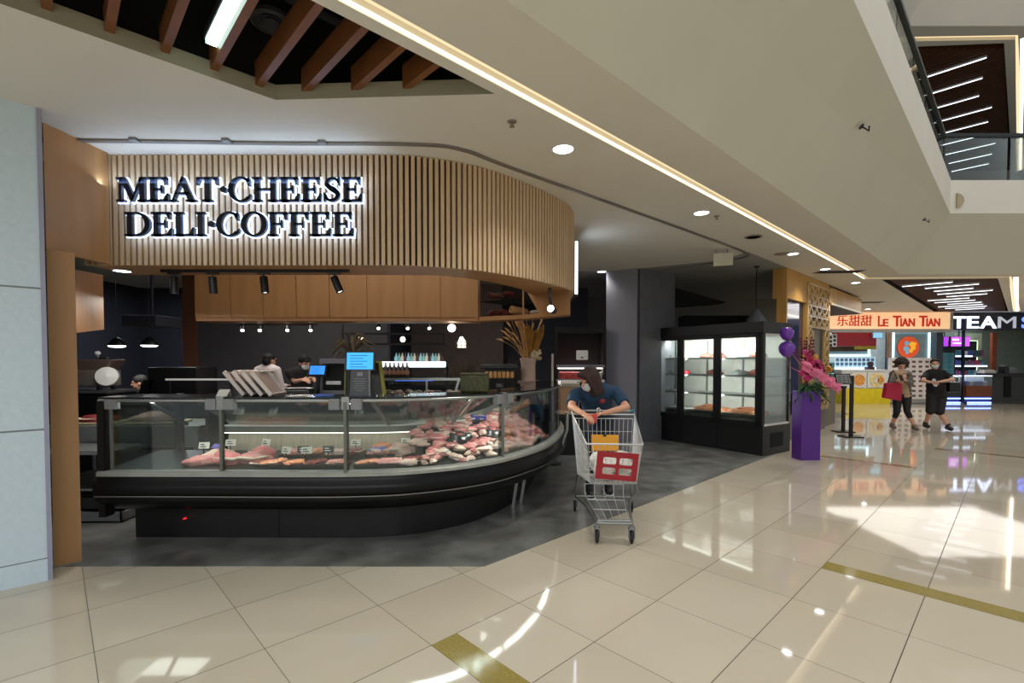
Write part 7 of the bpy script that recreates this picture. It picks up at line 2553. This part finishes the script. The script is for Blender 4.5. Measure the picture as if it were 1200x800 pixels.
def shirt(t, J, f, m, s=1.0, sleeve=0.55, hem=None, long=False, name='shirt', fat=0.0, neckr=0.07):
    B = Blob()
    sL, sR = Vector(J['shL']), Vector(J['shR'])
    ch = (sL + sR) / 2
    side = (sR - sL).normalized()
    pel = Vector(J['pelvis']) if hem is None else Vector(hem)
    for k in range(9):
        u = k / 8
        c = ch.lerp(pel, u)
        wd = (0.122 - 0.022 * math.sin(u * 3.1)) * s
        B.cap(c - side * wd * 0.66, (0.100 + fat) * s, c + side * wd * 0.66, (0.100 + fat) * s, 12)
    for S_, sh in (('L', sL), ('R', sR)):
        B.cap(sh, 0.066 * s, ch + Vector((0, 0, 0.05 * s)), 0.072 * s)
        el, wr = Vector(J['el' + S_]), Vector(J['wr' + S_])
        if long:
            B.cap(sh, 0.066 * s, el, 0.052 * s).cap(el, 0.052 * s, el.lerp(wr, 0.88), 0.038 * s, flat1=True)
        else:
            B.cap(sh, 0.068 * s, sh.lerp(el, sleeve), 0.066 * s, flat1=True)
    B.cap(ch, 0.085 * s, Vector(J['neck']) - Vector((0, 0, 0.02)), neckr * s, flat1=True)
    return B.build(name, m, t, 0.010, 4)


def trousers(t, J, f, m, s=1.0, end=0.92, name='trousers', wide=0.0):
    """end: 0 hip .. 1 knee .. 2 ankle"""
    B = Blob()
    hl, hr = Vector(J['hipL']), Vector(J['hipR'])
    pel = Vector(J['pelvis'])
    side = (hr - hl).normalized()
    B.cap(pel - side * 0.07 * s, 0.104 * s, pel + side * 0.07 * s, 0.104 * s)
    for S_ in 'LR':
        h, k, a_ = Vector(J['hip' + S_]), Vector(J['kn' + S_]), Vector(J['an' + S_])
        if end <= 1:
            B.cap(h, 0.100 * s, h.lerp(k, end), (0.070 + wide) * s, flat1=True)
        else:
            B.cap(h, 0.100 * s, k, (0.068 + wide) * s).cap(k, (0.068 + wide) * s, k.lerp(a_, end - 1), (0.056 + wide) * s, flat1=True)
    return B.build(name, m, t, 0.010, 4)


def shoes(t, J, f, m, s=1.0, sole=None):
    for S_ in 'LR':
        B = Blob()
        a_ = Vector(J['an' + S_])
        fd = Vector(J.get('fd' + S_, f)).normalized()
        z0 = a_.z
        heel = a_ - fd * 0.045 * s
        B.cap(heel + V3(0, 0, -0.036), 0.050 * s, a_ + fd * 0.17 * s + V3(0, 0, -0.040), 0.046 * s)
        B.cap(a_ + V3(0, 0, 0.005), 0.052 * s, a_ + fd * 0.08 * s + V3(0, 0, -0.028), 0.050 * s)
        sh = B.build('shoe', m, t, 0.008, 3)
        if sole:
            o = a_ - fd * 0.095 + V3(0, 0, -0.088)
            sd = V3(-fd.y, fd.x, 0) * 0.10
            MB().obox(o - sd / 2, fd * 0.315, sd, (0, 0, 0.018)).build('sole', sole, sh, bevel=0.006)


def joints(head_, ch, pel, f, sw=0.19, s=1.0, arms=None, legs=None):
    J = {}
    f = Vector(f).normalized()
    side = Vector((f.y, -f.x, 0))          # the person's right hand side seen from behind f
    J['head'] = Vector(head_)
    J['pelvis'] = Vector(pel)
    ch = Vector(ch)
    J['neck'] = ch + (Vector(head_) - ch) * 0.35
    J['shR'] = ch + side * sw * s
    J['shL'] = ch - side * sw * s
    J['hipR'] = Vector(pel) + side * 0.085 * s - V3(0, 0, 0.04)
    J['hipL'] = Vector(pel) - side * 0.085 * s - V3(0, 0, 0.04)
    return J


# ------------------------------------------------------------------ shopping trolley
TO = Vector((0.90, 4.47, 0))
TR = -0.075
tro = thing('shopping_trolley', 'silver wire shopping trolley with red and yellow plates, pushed by the shopper', 'shopping trolley', TO, TR)
LW = 0.44
# local points: y = -LW front, +LW rear
fr_w, re_w = 0.235, 0.315
zfr, zrr, zfb, zrb = 0.845, 1.005, 0.50, 0.415
FTL, FTR = V3(-fr_w, -0.40, zfr), V3(fr_w, -0.40, zfr)
RTL, RTR = V3(-re_w, 0.46, zrr), V3(re_w, 0.46, zrr)
FBL, FBR = V3(-0.195, -0.34, zfb), V3(0.195, -0.34, zfb)
RBL, RBR = V3(-0.265, 0.34, zrb), V3(0.265, 0.34, zrb)


def wire_panel(name, a0, a1, b0, b1, n, m, r=0.0026, frame=0.0055):
    """wire grid between edge a0-a1 and edge b0-b1"""
    mb = MB()
    for i in range(n + 1):
        t = i / n
        mb.tube([a0.lerp(a1, t), b0.lerp(b1, t)], r, 5)
    for j in range(1, m):
        t = j / m
        mb.tube([a0.lerp(b0, t), a1.lerp(b1, t)], r, 5)
    for p, q in ((a0, a1), (b0, b1)):
        mb.tube([p, q], frame, 6)
    return mb.build(name, M_chrome, tro, local=True, smooth=True)


wire_panel('basket_front', FTL, FTR, FBL, FBR, 9, 5)
wire_panel('basket_side', FTL, RTL, FBL, RBL, 16, 4)
wire_panel('basket_side', FTR, RTR, FBR, RBR, 16, 4)
wire_panel('basket_floor', FBL, FBR, RBL, RBR, 9, 8)
wire_panel('basket_rear', RTL - V3(-0.02, 0.02, 0.04), RTR - V3(0.02, 0.02, 0.04), RBL + V3(0.0, 0.06, 0.03), RBR + V3(0, 0.06, 0.03), 13, 4)
MB().tube([FTL, FTR, RTR, RTL, FTL], 0.008, 8).build('basket_rim', M_chrome, tro, local=True, smooth=True)
hl = MB().tube([RTL + V3(0, 0, 0), RTL + V3(-0.005, 0.06, 0.03), RTR + V3(0.005, 0.06, 0.03), RTR], 0.012, 8)
hl.build('handle_bar', mat('handle_grey', (150, 152, 150), 0.4), tro, local=True, smooth=True)
MB().tube([RTR + V3(-0.03, 0.062, 0.03), RTR + V3(0.012, 0.055, 0.028)], 0.021, 12).build('handle_cap', mat('teal_cap', (40, 108, 122), 0.4), tro, local=True, smooth=True)
MB().tube([RTL + V3(0.03, 0.062, 0.03), RTL + V3(-0.012, 0.055, 0.028)], 0.021, 12).build('handle_cap', mat('teal_cap', (40, 108, 122), 0.4), tro, local=True, smooth=True)
# chassis
ch_ = MB()
for sx_ in (-1, 1):
    ch_.tube([V3(sx_ * 0.285, 0.43, 0.165), V3(sx_ * 0.20, 0.05, 0.185), V3(sx_ * 0.145, -0.42, 0.175)], 0.012, 8)
    ch_.tube([V3(sx_ * 0.285, 0.43, 0.165), V3(sx_ * 0.275, 0.40, 0.30), V3(sx_ * 0.262, 0.33, zrb)], 0.011, 8)
    ch_.tube([V3(sx_ * 0.285, 0.43, 0.165), V3(sx_ * 0.30, 0.20, 0.30), V3(sx_ * 0.255, 0.18, zrb + 0.02)], 0.009, 8)
ch_.tube([V3(-0.145, -0.42, 0.175), V3(0.145, -0.42, 0.175)], 0.014, 8)
ch_.tube([V3(-0.285, 0.43, 0.165), V3(0.285, 0.43, 0.165)], 0.010, 8)
ch_.tube([V3(-0.14, -0.40, 0.19), V3(0.14, -0.40, 0.19)], 0.014, 8)
ch_.build('chassis', M_steelsoft, tro, local=True, smooth=True)
rk_ = MB()
for i in range(5):
    x = -0.12 + 0.06 * i
    rk_.tube([V3(x, -0.38, 0.19), V3(x * 1.6, 0.35, 0.20), V3(x * 1.6, 0.37, 0.31)], 0.004, 5)
rk_.tube([V3(-0.20, 0.37, 0.31), V3(0.20, 0.37, 0.31)], 0.005, 5).tube([V3(-0.18, 0.2, 0.197), V3(0.18, 0.2, 0.197)], 0.004, 5).tube([V3(-0.15, -0.1, 0.195), V3(0.15, -0.1, 0.195)], 0.004, 5)
rk_.build('lower_rack', M_chrome, tro, local=True, smooth=True)
M_tyre = mat('tyre_black', (26, 26, 28), 0.6)
for sx_, yy in ((-0.145, -0.42), (0.145, -0.42), (-0.285, 0.43), (0.285, 0.43)):
    c = MB()
    c.tube([V3(sx_, yy, 0.165), V3(sx_, yy, 0.135)], 0.018, 10)
    c.obox(V3(sx_ - 0.026, yy - 0.01, 0.05), (0.006, 0, 0), (0, 0.04, 0), (0, 0, 0.09)).obox(V3(sx_ + 0.020, yy - 0.01, 0.05), (0.006, 0, 0), (0, 0.04, 0), (0, 0, 0.09)).box(sx_ - 0.026, sx_ + 0.026, yy - 0.012, yy + 0.035, 0.125, 0.14)
    cs_ = c.build('caster', M_grey, tro, local=True)
    wz = yy + 0.02
    MB().lathe([(0.0, -0.014), (0.048, -0.014), (0.060, -0.008), (0.0625, 0), (0.060, 0.008), (0.048, 0.014), (0, 0.014)], V3(sx_, wz, 0.0625), 20, axis=(1, 0, 0)).build('wheel', M_tyre, cs_, local=True, smooth=True)
    MB().lathe([(0.0, -0.016), (0.030, -0.016), (0.030, 0.016), (0, 0.016)], V3(sx_, wz, 0.0625), 14, axis=(1, 0, 0)).build('hub', M_grey, cs_, local=True)
# red plate with four windows, tilted a little, hung on the front
M_redp = mat('red_plate', (156, 18, 36), 0.35, var=0.04)
pw, ph = 0.345, 0.245
out = []
fm = MB()
holes = []
loops = [[(0, 0), (pw, 0), (pw, ph), (0, ph)]]
for hx in (0.055, 0.19):
    for hz in (0.045, 0.135):
        w2, h2 = 0.108, 0.062
        r_ = 0.015
        cs2 = []
        for (ax, az, a0) in ((hx + w2 - r_, hz + r_, -90), (hx + w2 - r_, hz + h2 - r_, 0), (hx + r_, hz + h2 - r_, 90), (hx + r_, hz + r_, 180)):
            for k in range(4):
                a_ = math.radians(a0 + 30 * k)
                cs2.append((ax + r_ * math.cos(a_), az + r_ * math.sin(a_)))
        loops.append(cs2)
ls_ = [[Vector((p[0], p[1], 0)) for p in l] for l in loops]
flat = [p for l in ls_ for p in l]
tris = tessellate_polygon(ls_)
nf = len(flat)
Mp = Matrix.Translation(V3(-0.165, -0.417, 0.556)) @ Matrix.Rotation(math.radians(90 + 9), 4, 'X') @ Matrix.Rotation(math.radians(-4), 4, 'Z')
fs_ = [tuple(t) for t in tris] + [tuple(i + nf for i in reversed(t)) for t in tris]
k0 = 0
for l in ls_:
    n_ = len(l)
    fs_ += [(k0 + i, k0 + (i + 1) % n_, nf + k0 + (i + 1) % n_, nf + k0 + i) for i in range(n_)]
    k0 += n_
MB().add([Mp @ p for p in flat] + [Mp @ (p + V3(0, 0, -0.006)) for p in flat], fs_).build('red_plate', M_redp, tro, local=True)
MB().obox(V3(-0.13, 0.30, 0.66), (0.265, 0, 0), (0, 0.02, 0.0), (0, 0.02, 0.155)).build('seat_plate', mat('yellow_plate', (226, 156, 20), 0.4, var=0.05), tro, local=True, bevel=0.004)
MB().obox(V3(-0.015, 0.31, 0.80), (0.03, 0, 0), (0, 0.03, 0), (0, 0.0, 0.02)).build('seat_clip', M_black, tro, local=True)
MB().tube([V3(-0.06, 0.45, 1.0), V3(-0.065, 0.43, 1.06), V3(-0.05, 0.42, 1.075), V3(-0.035, 0.43, 1.06), V3(-0.04, 0.45, 1.0)], 0.007, 6).build('coin_lock', M_chrome, tro, local=True, smooth=True)
# white plastic bag in the basket
bg_ = Blob()
rbq = random.Random(4)
for k in range(16):
    bg_.ell(V3(rbq.uniform(-0.12, 0.14), rbq.uniform(-0.24, 0.12), 0.565 + rbq.uniform(0.0, 0.09)), (rbq.uniform(0.05, 0.09),) * 3)
b_ = bg_.build('plastic_bag', mat('bag_film', (222, 222, 214), 0.35, var=0.06, scale=14, bump=0.7), None, 0.012, 2)
b_.location = TO
b_.rotation_euler = (0, 0, TR)
tag(b_, 'crumpled whitish plastic bag lying in the front of the trolley basket', 'bag')

# ------------------------------------------------------------------ the shopper
f = V3(-0.08, -1, 0).normalized()
J = joints(D(690, 445, 5.06), D(697, 460, 5.22), V3(1.02, 5.68, 0.93), f, 0.20)
J['shR'], J['shL'] = D(674, 462, 5.2), D(722, 459, 5.2)
J['neck'] = D(696, 452, 5.15)
J['elR'], J['wrR'] = D(669.5, 476, 5.02), D(684, 485, 4.86)
J['elL'], J['wrL'] = D(734, 477, 5.0), D(708, 484, 4.90)
J['anR'], J['anL'] = V3(0.90, 5.52, 0.095), V3(1.13, 5.66, 0.095)
J['knR'], J['knL'] = V3(0.93, 5.50, 0.50), V3(1.12, 5.58, 0.50)
fc = V3(-0.72, -0.62, -0.42)
hs_ = [(J['wrR'], V3(0.35, -0.75, -0.2), V3(0.3, 0.1, -1), V3(0.8, 0.3, 0.1), 0.75), (J['wrL'], V3(-0.9, -0.25, -0.05), V3(-0.1, 0.1, -1), V3(-0.2, -0.9, 0.1), 0.6)]
t, P, R = person('shopper in dark blue T shirt and white mask leaning on the trolley handle', J, f, fc, M_skin[0], hands=hs_)
shopper = t
M_blueT = mat('tshirt_petrol', (22, 56, 84), 0.8, var=0.12, scale=8, bump=0.15)
shirt(t, J, f, M_blueT, 1.0, 0.78, hem=J['pelvis'] + V3(0, 0, -0.02), fat=0.012, name='tshirt')
trousers(t, J, f, mat('trousers_navy', (34, 40, 56), 0.8), 1.0, 1.9)
shoes(t, J, f, mat('shoe_black', (28, 28, 30), 0.5), 1.0, M_whitep)
mask(t, P, R)
eyes(t, P)
H = Blob()
H.ell(P(0.012, 0.022, 0.048), (0.098, 0.108, 0.092), R)
H.ell(P(0.0, 0.045, -0.02), (0.092, 0.085, 0.11), R)
for k in range(9):
    a_ = -1.2 + 0.36 * k
    x, y = 0.088 * math.cos(a_), 0.03 + 0.07 * math.sin(a_)
    H.cap(P(x * 0.9, y, 0.03), 0.034, P(x * 1.08 + 0.01, y - 0.01, -0.155), 0.022)
H.cap(P(0.06, -0.075, 0.06), 0.026, P(0.088, -0.055, -0.12), 0.02)
H.cap(P(-0.05, -0.06, 0.085), 0.03, P(0.05, -0.075, 0.075), 0.03)
H.build('hair', M_hair, t, 0.010, 3)
q = D(705, 470, 5.06)
MB().ell(q + V3(0.02, 0.065, 0), (0.035, 0.025, 0.03), 10, 8).build('shirt_print', mat('print_red', (160, 50, 46), 0.7), t, smooth=True)
q = D(694, 491.5, 4.80)
pk = thing('red_packet', 'small red packet held in the hands of the shopper above the trolley', 'packet', q)
MB().obox(V3(-0.05, -0.02, -0.045), (0.10, 0.02, 0.015), (0, 0.03, 0.0), (0.0, 0.01, 0.09)).build('packet', mat('packet_red', (196, 70, 66), 0.4, var=0.2, scale=18), pk, local=True, bevel=0.008)

# ------------------------------------------------------------------ two walkers
YW = 10.85
f = V3(-0.45, -0.9, 0).normalized()


def W(px, py, d=YW):
    return D(px, py, d)


J = joints(W(1056.5, 427.5), W(1055.5, 439), W(1057, 463), f, 0.17)
J['shR'], J['shL'] = W(1047, 438.5, 10.93), W(1064.5, 438, 10.76)
J['neck'] = W(1056, 435)
J['elR'], J['wrR'] = W(1043, 449, 10.75), W(1054, 445.5, 10.55)
J['elL'], J['wrL'] = W(1067.5, 449, 10.75), W(1060, 445, 10.55)
J['knR'], J['knL'] = W(1051, 482.5, 10.8), W(1063, 482, 10.75)
J['anR'], J['anL'] = V3(W(1051, 498).x, 10.98, 0.10), V3(W(1066, 498).x, 10.72, 0.10)
hs_ = [(J['wrR'], V3(0.6, -0.5, 0.4), V3(0.1, 0.6, 0.6), V3(0, -0.4, 0.7), 0.7), (J['wrL'], V3(-0.6, -0.4, 0.4), V3(-0.1, 0.6, 0.6), V3(0, -0.4, 0.7), 0.7)]
t, P, R = person('walker with curly dark hair, grey cardigan and red tote bag looking at a phone', J, f, V3(-0.42, -0.85, -0.42), M_skin[1], hands=hs_)
shirt(t, J, f, mat('blouse_tan', (176, 150, 122), 0.8, var=0.2, scale=20), 0.92, 0.5, name='blouse')
C = Blob()
for S_, sx_ in (('R', -1), ('L', 1)):
    sh, el, wr = J['sh' + S_], J['el' + S_], J['wr' + S_]
    C.cap(sh, 0.068, el, 0.056).cap(el, 0.056, el.lerp(wr, 0.8), 0.044, flat1=True)
    for k in range(6):
        u = k / 5
        c0 = sh.lerp(J['hip' + S_] + V3(0.05 * sx_, 0, 0.08), u)
        C.cap(c0 + V3(-0.015 * sx_, 0.03, 0), 0.075, c0 + V3(-0.03 * sx_, -0.055, 0), 0.05)
C.cap(J['shR'] + V3(0.03, 0.05, 0), 0.08, J['shL'] + V3(-0.03, 0.05, 0), 0.08)
C.build('cardigan', mat('cardigan_grey', (112, 106, 100), 0.85, var=0.2, scale=18), t, 0.010, 4)
trousers(t, J, f, mat('trousers_black', (22, 22, 26), 0.7), 0.95, 1.42)
shoes(t, J, f, mat('sandal_grey', (108, 94, 86), 0.6))
eyes(t, P)
H = Blob()
H.ell(P(0, 0.02, 0.05), (0.098, 0.105, 0.09), R)
rh = random.Random(8)
for k in range(70):
    a_, e_ = rh.uniform(0, 6.28), rh.uniform(-1.0, 1.4)
    v = V3(math.cos(a_) * math.cos(e_), math.sin(a_) * math.cos(e_), math.sin(e_))
    if v.y < -0.45 and v.z < 0.30:
        continue
    H.ell(P(v.x * 0.112, 0.022 + v.y * 0.11, 0.035 + v.z * 0.115), (0.034,) * 3)
H.build('hair', mat('hair_dark', (44, 34, 30), 0.5, var=0.35, scale=30, bump=0.6), t, 0.009, 2)
ph_ = thing('mobile_phone', 'dark phone held up by the walker with the red tote bag', 'phone', W(1057.5, 442.5, 10.42))
MB().obox((-0.036, 0, -0.07), (0.072, 0, 0), (0, 0.009, 0), (0, 0.05, 0.13)).build('casing', M_black, ph_, local=True, bevel=0.003)
MB().obox((-0.032, 0.0105, -0.064), (0.064, 0, 0), (0, 0.002, 0), (0, 0.046, 0.12)).build('screen', mat('phone_screen', (60, 70, 90), 0.1), ph_, local=True)
bgp = [W(1038, 448.5, 10.62), W(1055.5, 448.5, 10.62), W(1054.5, 469.5, 10.62), W(1035, 466, 10.62)]
tb2 = thing('tote_bag', 'red tote bag hanging from the arm of the walker in the grey cardigan', 'bag', (bgp[0] + bgp[2]) / 2)
mb = MB()
fr_ = [p + V3(0, -0.05, 0) for p in bgp]
bk_ = [p + V3(0, 0.06, 0) for p in bgp]
mb.add(fr_ + bk_, [(0, 1, 2, 3), (7, 6, 5, 4), (0, 4, 5, 1), (1, 5, 6, 2), (2, 6, 7, 3), (3, 7, 4, 0)])
mb.build('body', mat('tote_red', (172, 24, 60), 0.6, var=0.1), tb2, bevel=0.015)
MB().tube([bgp[0] + V3(0.05, 0, 0), W(1043, 440, 10.68), W(1047, 433.8, 10.80), W(1050, 440, 10.72), bgp[1] + V3(-0.05, 0, 0)], 0.012, 6).build('strap', mat('strap_dark', (54, 28, 34), 0.6), tb2, smooth=True)

# second walker
YW2 = 10.95
W2 = lambda px, py, d=YW2: D(px, py, d)
f = V3(-0.45, -0.9, 0).normalized()
J = joints(W2(1095.5, 426.5), W2(1096, 438), W2(1097.5, 463.5), f, 0.20)
J['shR'], J['shL'] = W2(1086, 438, 11.04), W2(1106.5, 437.5, 10.86)
J['neck'] = W2(1096, 434)
J['elR'], J['wrR'] = W2(1081.5, 446, 10.75), W2(1090, 447.5, 10.55)
J['elL'], J['wrL'] = W2(1117, 444.5, 10.7), W2(1102, 447, 10.55)
J['knR'], J['knL'] = W2(1090.5, 481, 10.85), W2(1101, 482, 10.8)
J['anR'], J['anL'] = V3(W2(1089, 498).x, 11.05, 0.11), V3(W2(1100.5, 498).x, 10.72, 0.10)
hs_ = [(J['wrR'], V3(0.8, -0.3, -0.05), V3(0, 0.4, -0.8), V3(0.2, -0.8, 0.3), 0.5), (J['wrL'], V3(-0.9, -0.2, 0), V3(0, 0.4, -0.8), V3(-0.2, -0.8, 0.3), 0.5)]
t, P, R = person('walker in black T shirt, long black shorts and white mask with forearms raised', J, f, V3(-0.55, -0.8, -0.06), M_skin[1], hands=hs_)
M_blackT = mat('tshirt_black', (20, 20, 22), 0.8, var=0.15, bump=0.1)
shirt(t, J, f, M_blackT, 1.0, 0.72, hem=J['pelvis'] + V3(0, 0, 0.0), fat=0.012, name='tshirt')
trousers(t, J, f, mat('shorts_black', (30, 29, 28), 0.8), 1.05, 1.08, 'shorts', 0.02)
shoes(t, J, f, mat('shoe_black', (28, 28, 30), 0.5))
SK = Blob()
for S_ in 'LR':
    a_ = J['an' + S_]
    SK.cap(a_ + V3(0, 0, -0.02), 0.045, a_ + V3(0, 0, 0.06), 0.045, flat1=True)
SK.build('socks', mat('sock_black', (20, 20, 22), 0.9), t, 0.008, 2)
mask(t, P, R)
eyes(t, P)
H = Blob()
H.ell(P(0, 0.022, 0.045), (0.088, 0.100, 0.082), R)
H.ell(P(0, 0.05, -0.02), (0.082, 0.07, 0.09), R)
H.cap(P(-0.05, -0.055, 0.085), 0.024, P(0.05, -0.055, 0.085), 0.024)
H.build('hair', M_hairb, t, 0.009, 3)
q = W2(1095.5, 449, 10.80)
prm = MB()
for dx, dz, rx, rz2 in ((-0.02, 0.06, 0.05, 0.045), (0.0, 0.0, 0.065, 0.04), (0.02, -0.045, 0.05, 0.03)):
    prm.ell(q + V3(dx, 0.0, dz), (rx, 0.012, rz2), 12, 8)
prm.build('shirt_print', mat('print_white', (196, 200, 204), 0.7), t, smooth=True)
b9 = thing('shoulder_bag', 'black shoulder bag hanging at the side of the walker in black', 'bag', W2(1117, 451, 10.85))
MB().box(-0.13, 0.13, -0.06, 0.06, -0.16, 0.07).build('body', M_black, b9, local=True, bevel=0.03)
o_ = b9.location
MB().tube([V3(-0.1, 0, 0.06), W2(1107, 436.5, 10.80) - o_ + V3(0, -0.03, 0.05), W2(1101, 436, 11.0) - o_, V3(0.05, 0.05, 0.06)], 0.012, 6).build('strap', M_charcoal, b9, local=True, smooth=True)

# ------------------------------------------------------------------ staff inside
# seen from behind: white shirt
yS = 7.9
f = V3(0.25, 1, 0).normalized()
J = joints(D(316, 422, yS), D(313.5, 433.5, yS), D(313, 455, yS), f, 0.18)
pz = 0.92
J['pelvis'] = V3(D(314, 440, yS).x, yS, pz)
side = V3(f.y, -f.x, 0)
for S_, k in (('L', -1), ('R', 1)):
    J['hip' + S_] = J['pelvis'] + side * 0.085 * k - V3(0, 0, 0.04)
    J['kn' + S_] = V3(J['hip' + S_].x, yS + 0.02, 0.5)
    J['an' + S_] = V3(J['hip' + S_].x, yS - 0.02, 0.10)
    J['el' + S_] = J['sh' + S_] + side * 0.06 * k + V3(0, 0.05, -0.28)
    J['wr' + S_] = J['el' + S_] + V3(0.03 - side.x * 0.05 * k, 0.2, 0.02)
J['neck'] = D(315.5, 429, yS)
hs_ = [(J['wrR'], f, V3(0, 0, -1), -side, 0.4), (J['wrL'], f, V3(0, 0, -1), side, 0.4)]
t, P, R = person('staff member in white shirt seen from behind, standing behind the deli counter', J, f, V3(0.45, 0.9, -0.1), M_skin[0], hands=hs_)
shirt(t, J, f, mat('shirt_white', (226, 214, 214), 0.7, var=0.04), 1.0, long=True)
trousers(t, J, f, mat('trousers_black', (22, 22, 26), 0.7), 1.0, 1.92)
shoes(t, J, f, mat('shoe_black', (28, 28, 30), 0.5))
eyes(t, P)
H = Blob()
H.ell(P(0, 0.022, 0.045), (0.090, 0.104, 0.086), R)
H.ell(P(0, 0.055, -0.015), (0.080, 0.065, 0.085), R)
H.build('hair', M_hairb, t, 0.009, 3)

# masked staff member in black
yS = 7.5
f = V3(0.55, -0.85, 0).normalized()
side = V3(f.y, -f.x, 0)
J = joints(D(357, 425.5, yS), D(354, 436.5, yS), V3(D(353, 440, yS).x, yS, 0.92), f, 0.18)
for S_, k in (('L', -1), ('R', 1)):
    J['kn' + S_] = V3(J['hip' + S_].x, J['hip' + S_].y - 0.02, 0.5)
    J['an' + S_] = V3(J['hip' + S_].x, J['hip' + S_].y, 0.10)
J['elR'], J['wrR'] = D(346, 447, yS - 0.1), D(354, 445, yS - 0.32)
J['elL'], J['wrL'] = D(365, 446, yS + 0.1), D(368, 443.5, yS - 0.2)
J['neck'] = D(356, 432.5, yS)
hs_ = [(J['wrR'], V3(0.9, -0.4, 0), V3(0, 0, -1), V3(0, 0.5, 0.5), 0.4), (J['wrL'], V3(0.4, -0.8, 0), V3(0, 0, -1), V3(-0.7, 0, 0.4), 0.4)]
t, P, R = person('staff member in black with cap and white mask working beside the smaller till', J, f, V3(0.75, -0.6, -0.25), M_skin[1], hands=hs_)
shirt(t, J, f, M_blackT, 1.0, 0.6)
trousers(t, J, f, mat('trousers_black', (22, 22, 26), 0.7), 1.0, 1.92)
shoes(t, J, f, mat('shoe_black', (28, 28, 30), 0.5))
mask(t, P, R)
eyes(t, P)
H = Blob()
H.ell(P(0, 0.022, 0.050), (0.094, 0.106, 0.088), R)
H.cap(P(-0.04, -0.09, 0.055), 0.014, P(0.04, -0.09, 0.055), 0.014)
H.build('cap', M_blackmatte, t, 0.009, 3)

# seated / bending figure at far left
yS = 8.0
f = V3(-0.8, -0.5, 0).normalized()
side = V3(f.y, -f.x, 0)
J = joints(D(163, 448.5, yS), D(162, 463, yS), V3(D(165, 460, yS).x, yS + 0.05, 0.52), f, 0.18)
for S_, k in (('L', -1), ('R', 1)):
    J['kn' + S_] = J['hip' + S_] + f * 0.42 + V3(0, 0, -0.02)
    J['an' + S_] = J['kn' + S_] + V3(0, 0, -0.38)
    J['an' + S_].z = 0.09
    J['el' + S_] = J['sh' + S_] + side * 0.05 * k + V3(0, 0, -0.26)
    J['wr' + S_] = J['el' + S_] + f * 0.22
J['neck'] = D(163, 457, yS)
hs_ = [(J['wrR'], f, V3(0, 0, -1), -side, 0.4), (J['wrL'], f, V3(0, 0, -1), side, 0.4)]
t, P, R = person('dark haired person in black sitting in the dim left corner of the shop', J, f, V3(-0.85, -0.5, -0.15), M_skin[0], hands=hs_)
shirt(t, J, f, M_blackT, 1.0, 0.6)
trousers(t, J, f, mat('trousers_black', (22, 22, 26), 0.7), 1.0, 1.9)
shoes(t, J, f, mat('shoe_black', (28, 28, 30), 0.5))
eyes(t, P)
H = Blob()
H.ell(P(0, 0.022, 0.048), (0.094, 0.106, 0.088), R)
H.ell(P(0, 0.055, -0.015), (0.082, 0.065, 0.085), R)
H.build('hair', M_hairb, t, 0.009, 3)
st_ = thing('stool', 'black stool under the seated person in the dim left corner', 'stool', (J['pelvis'].x, J['pelvis'].y, 0))
MB().lathe([(0, 0.36), (0.18, 0.36), (0.19, 0.375), (0.18, 0.395), (0, 0.395)], n=20).build('seat', M_black, st_, local=True)
for k in range(4):
    a_ = 0.78 + k * math.pi / 2
    MB().tube([(0.12 * math.cos(a_), 0.12 * math.sin(a_), 0.36), (0.17 * math.cos(a_), 0.17 * math.sin(a_), 0.004)], 0.012, 8).build('leg', M_black, st_, local=True)
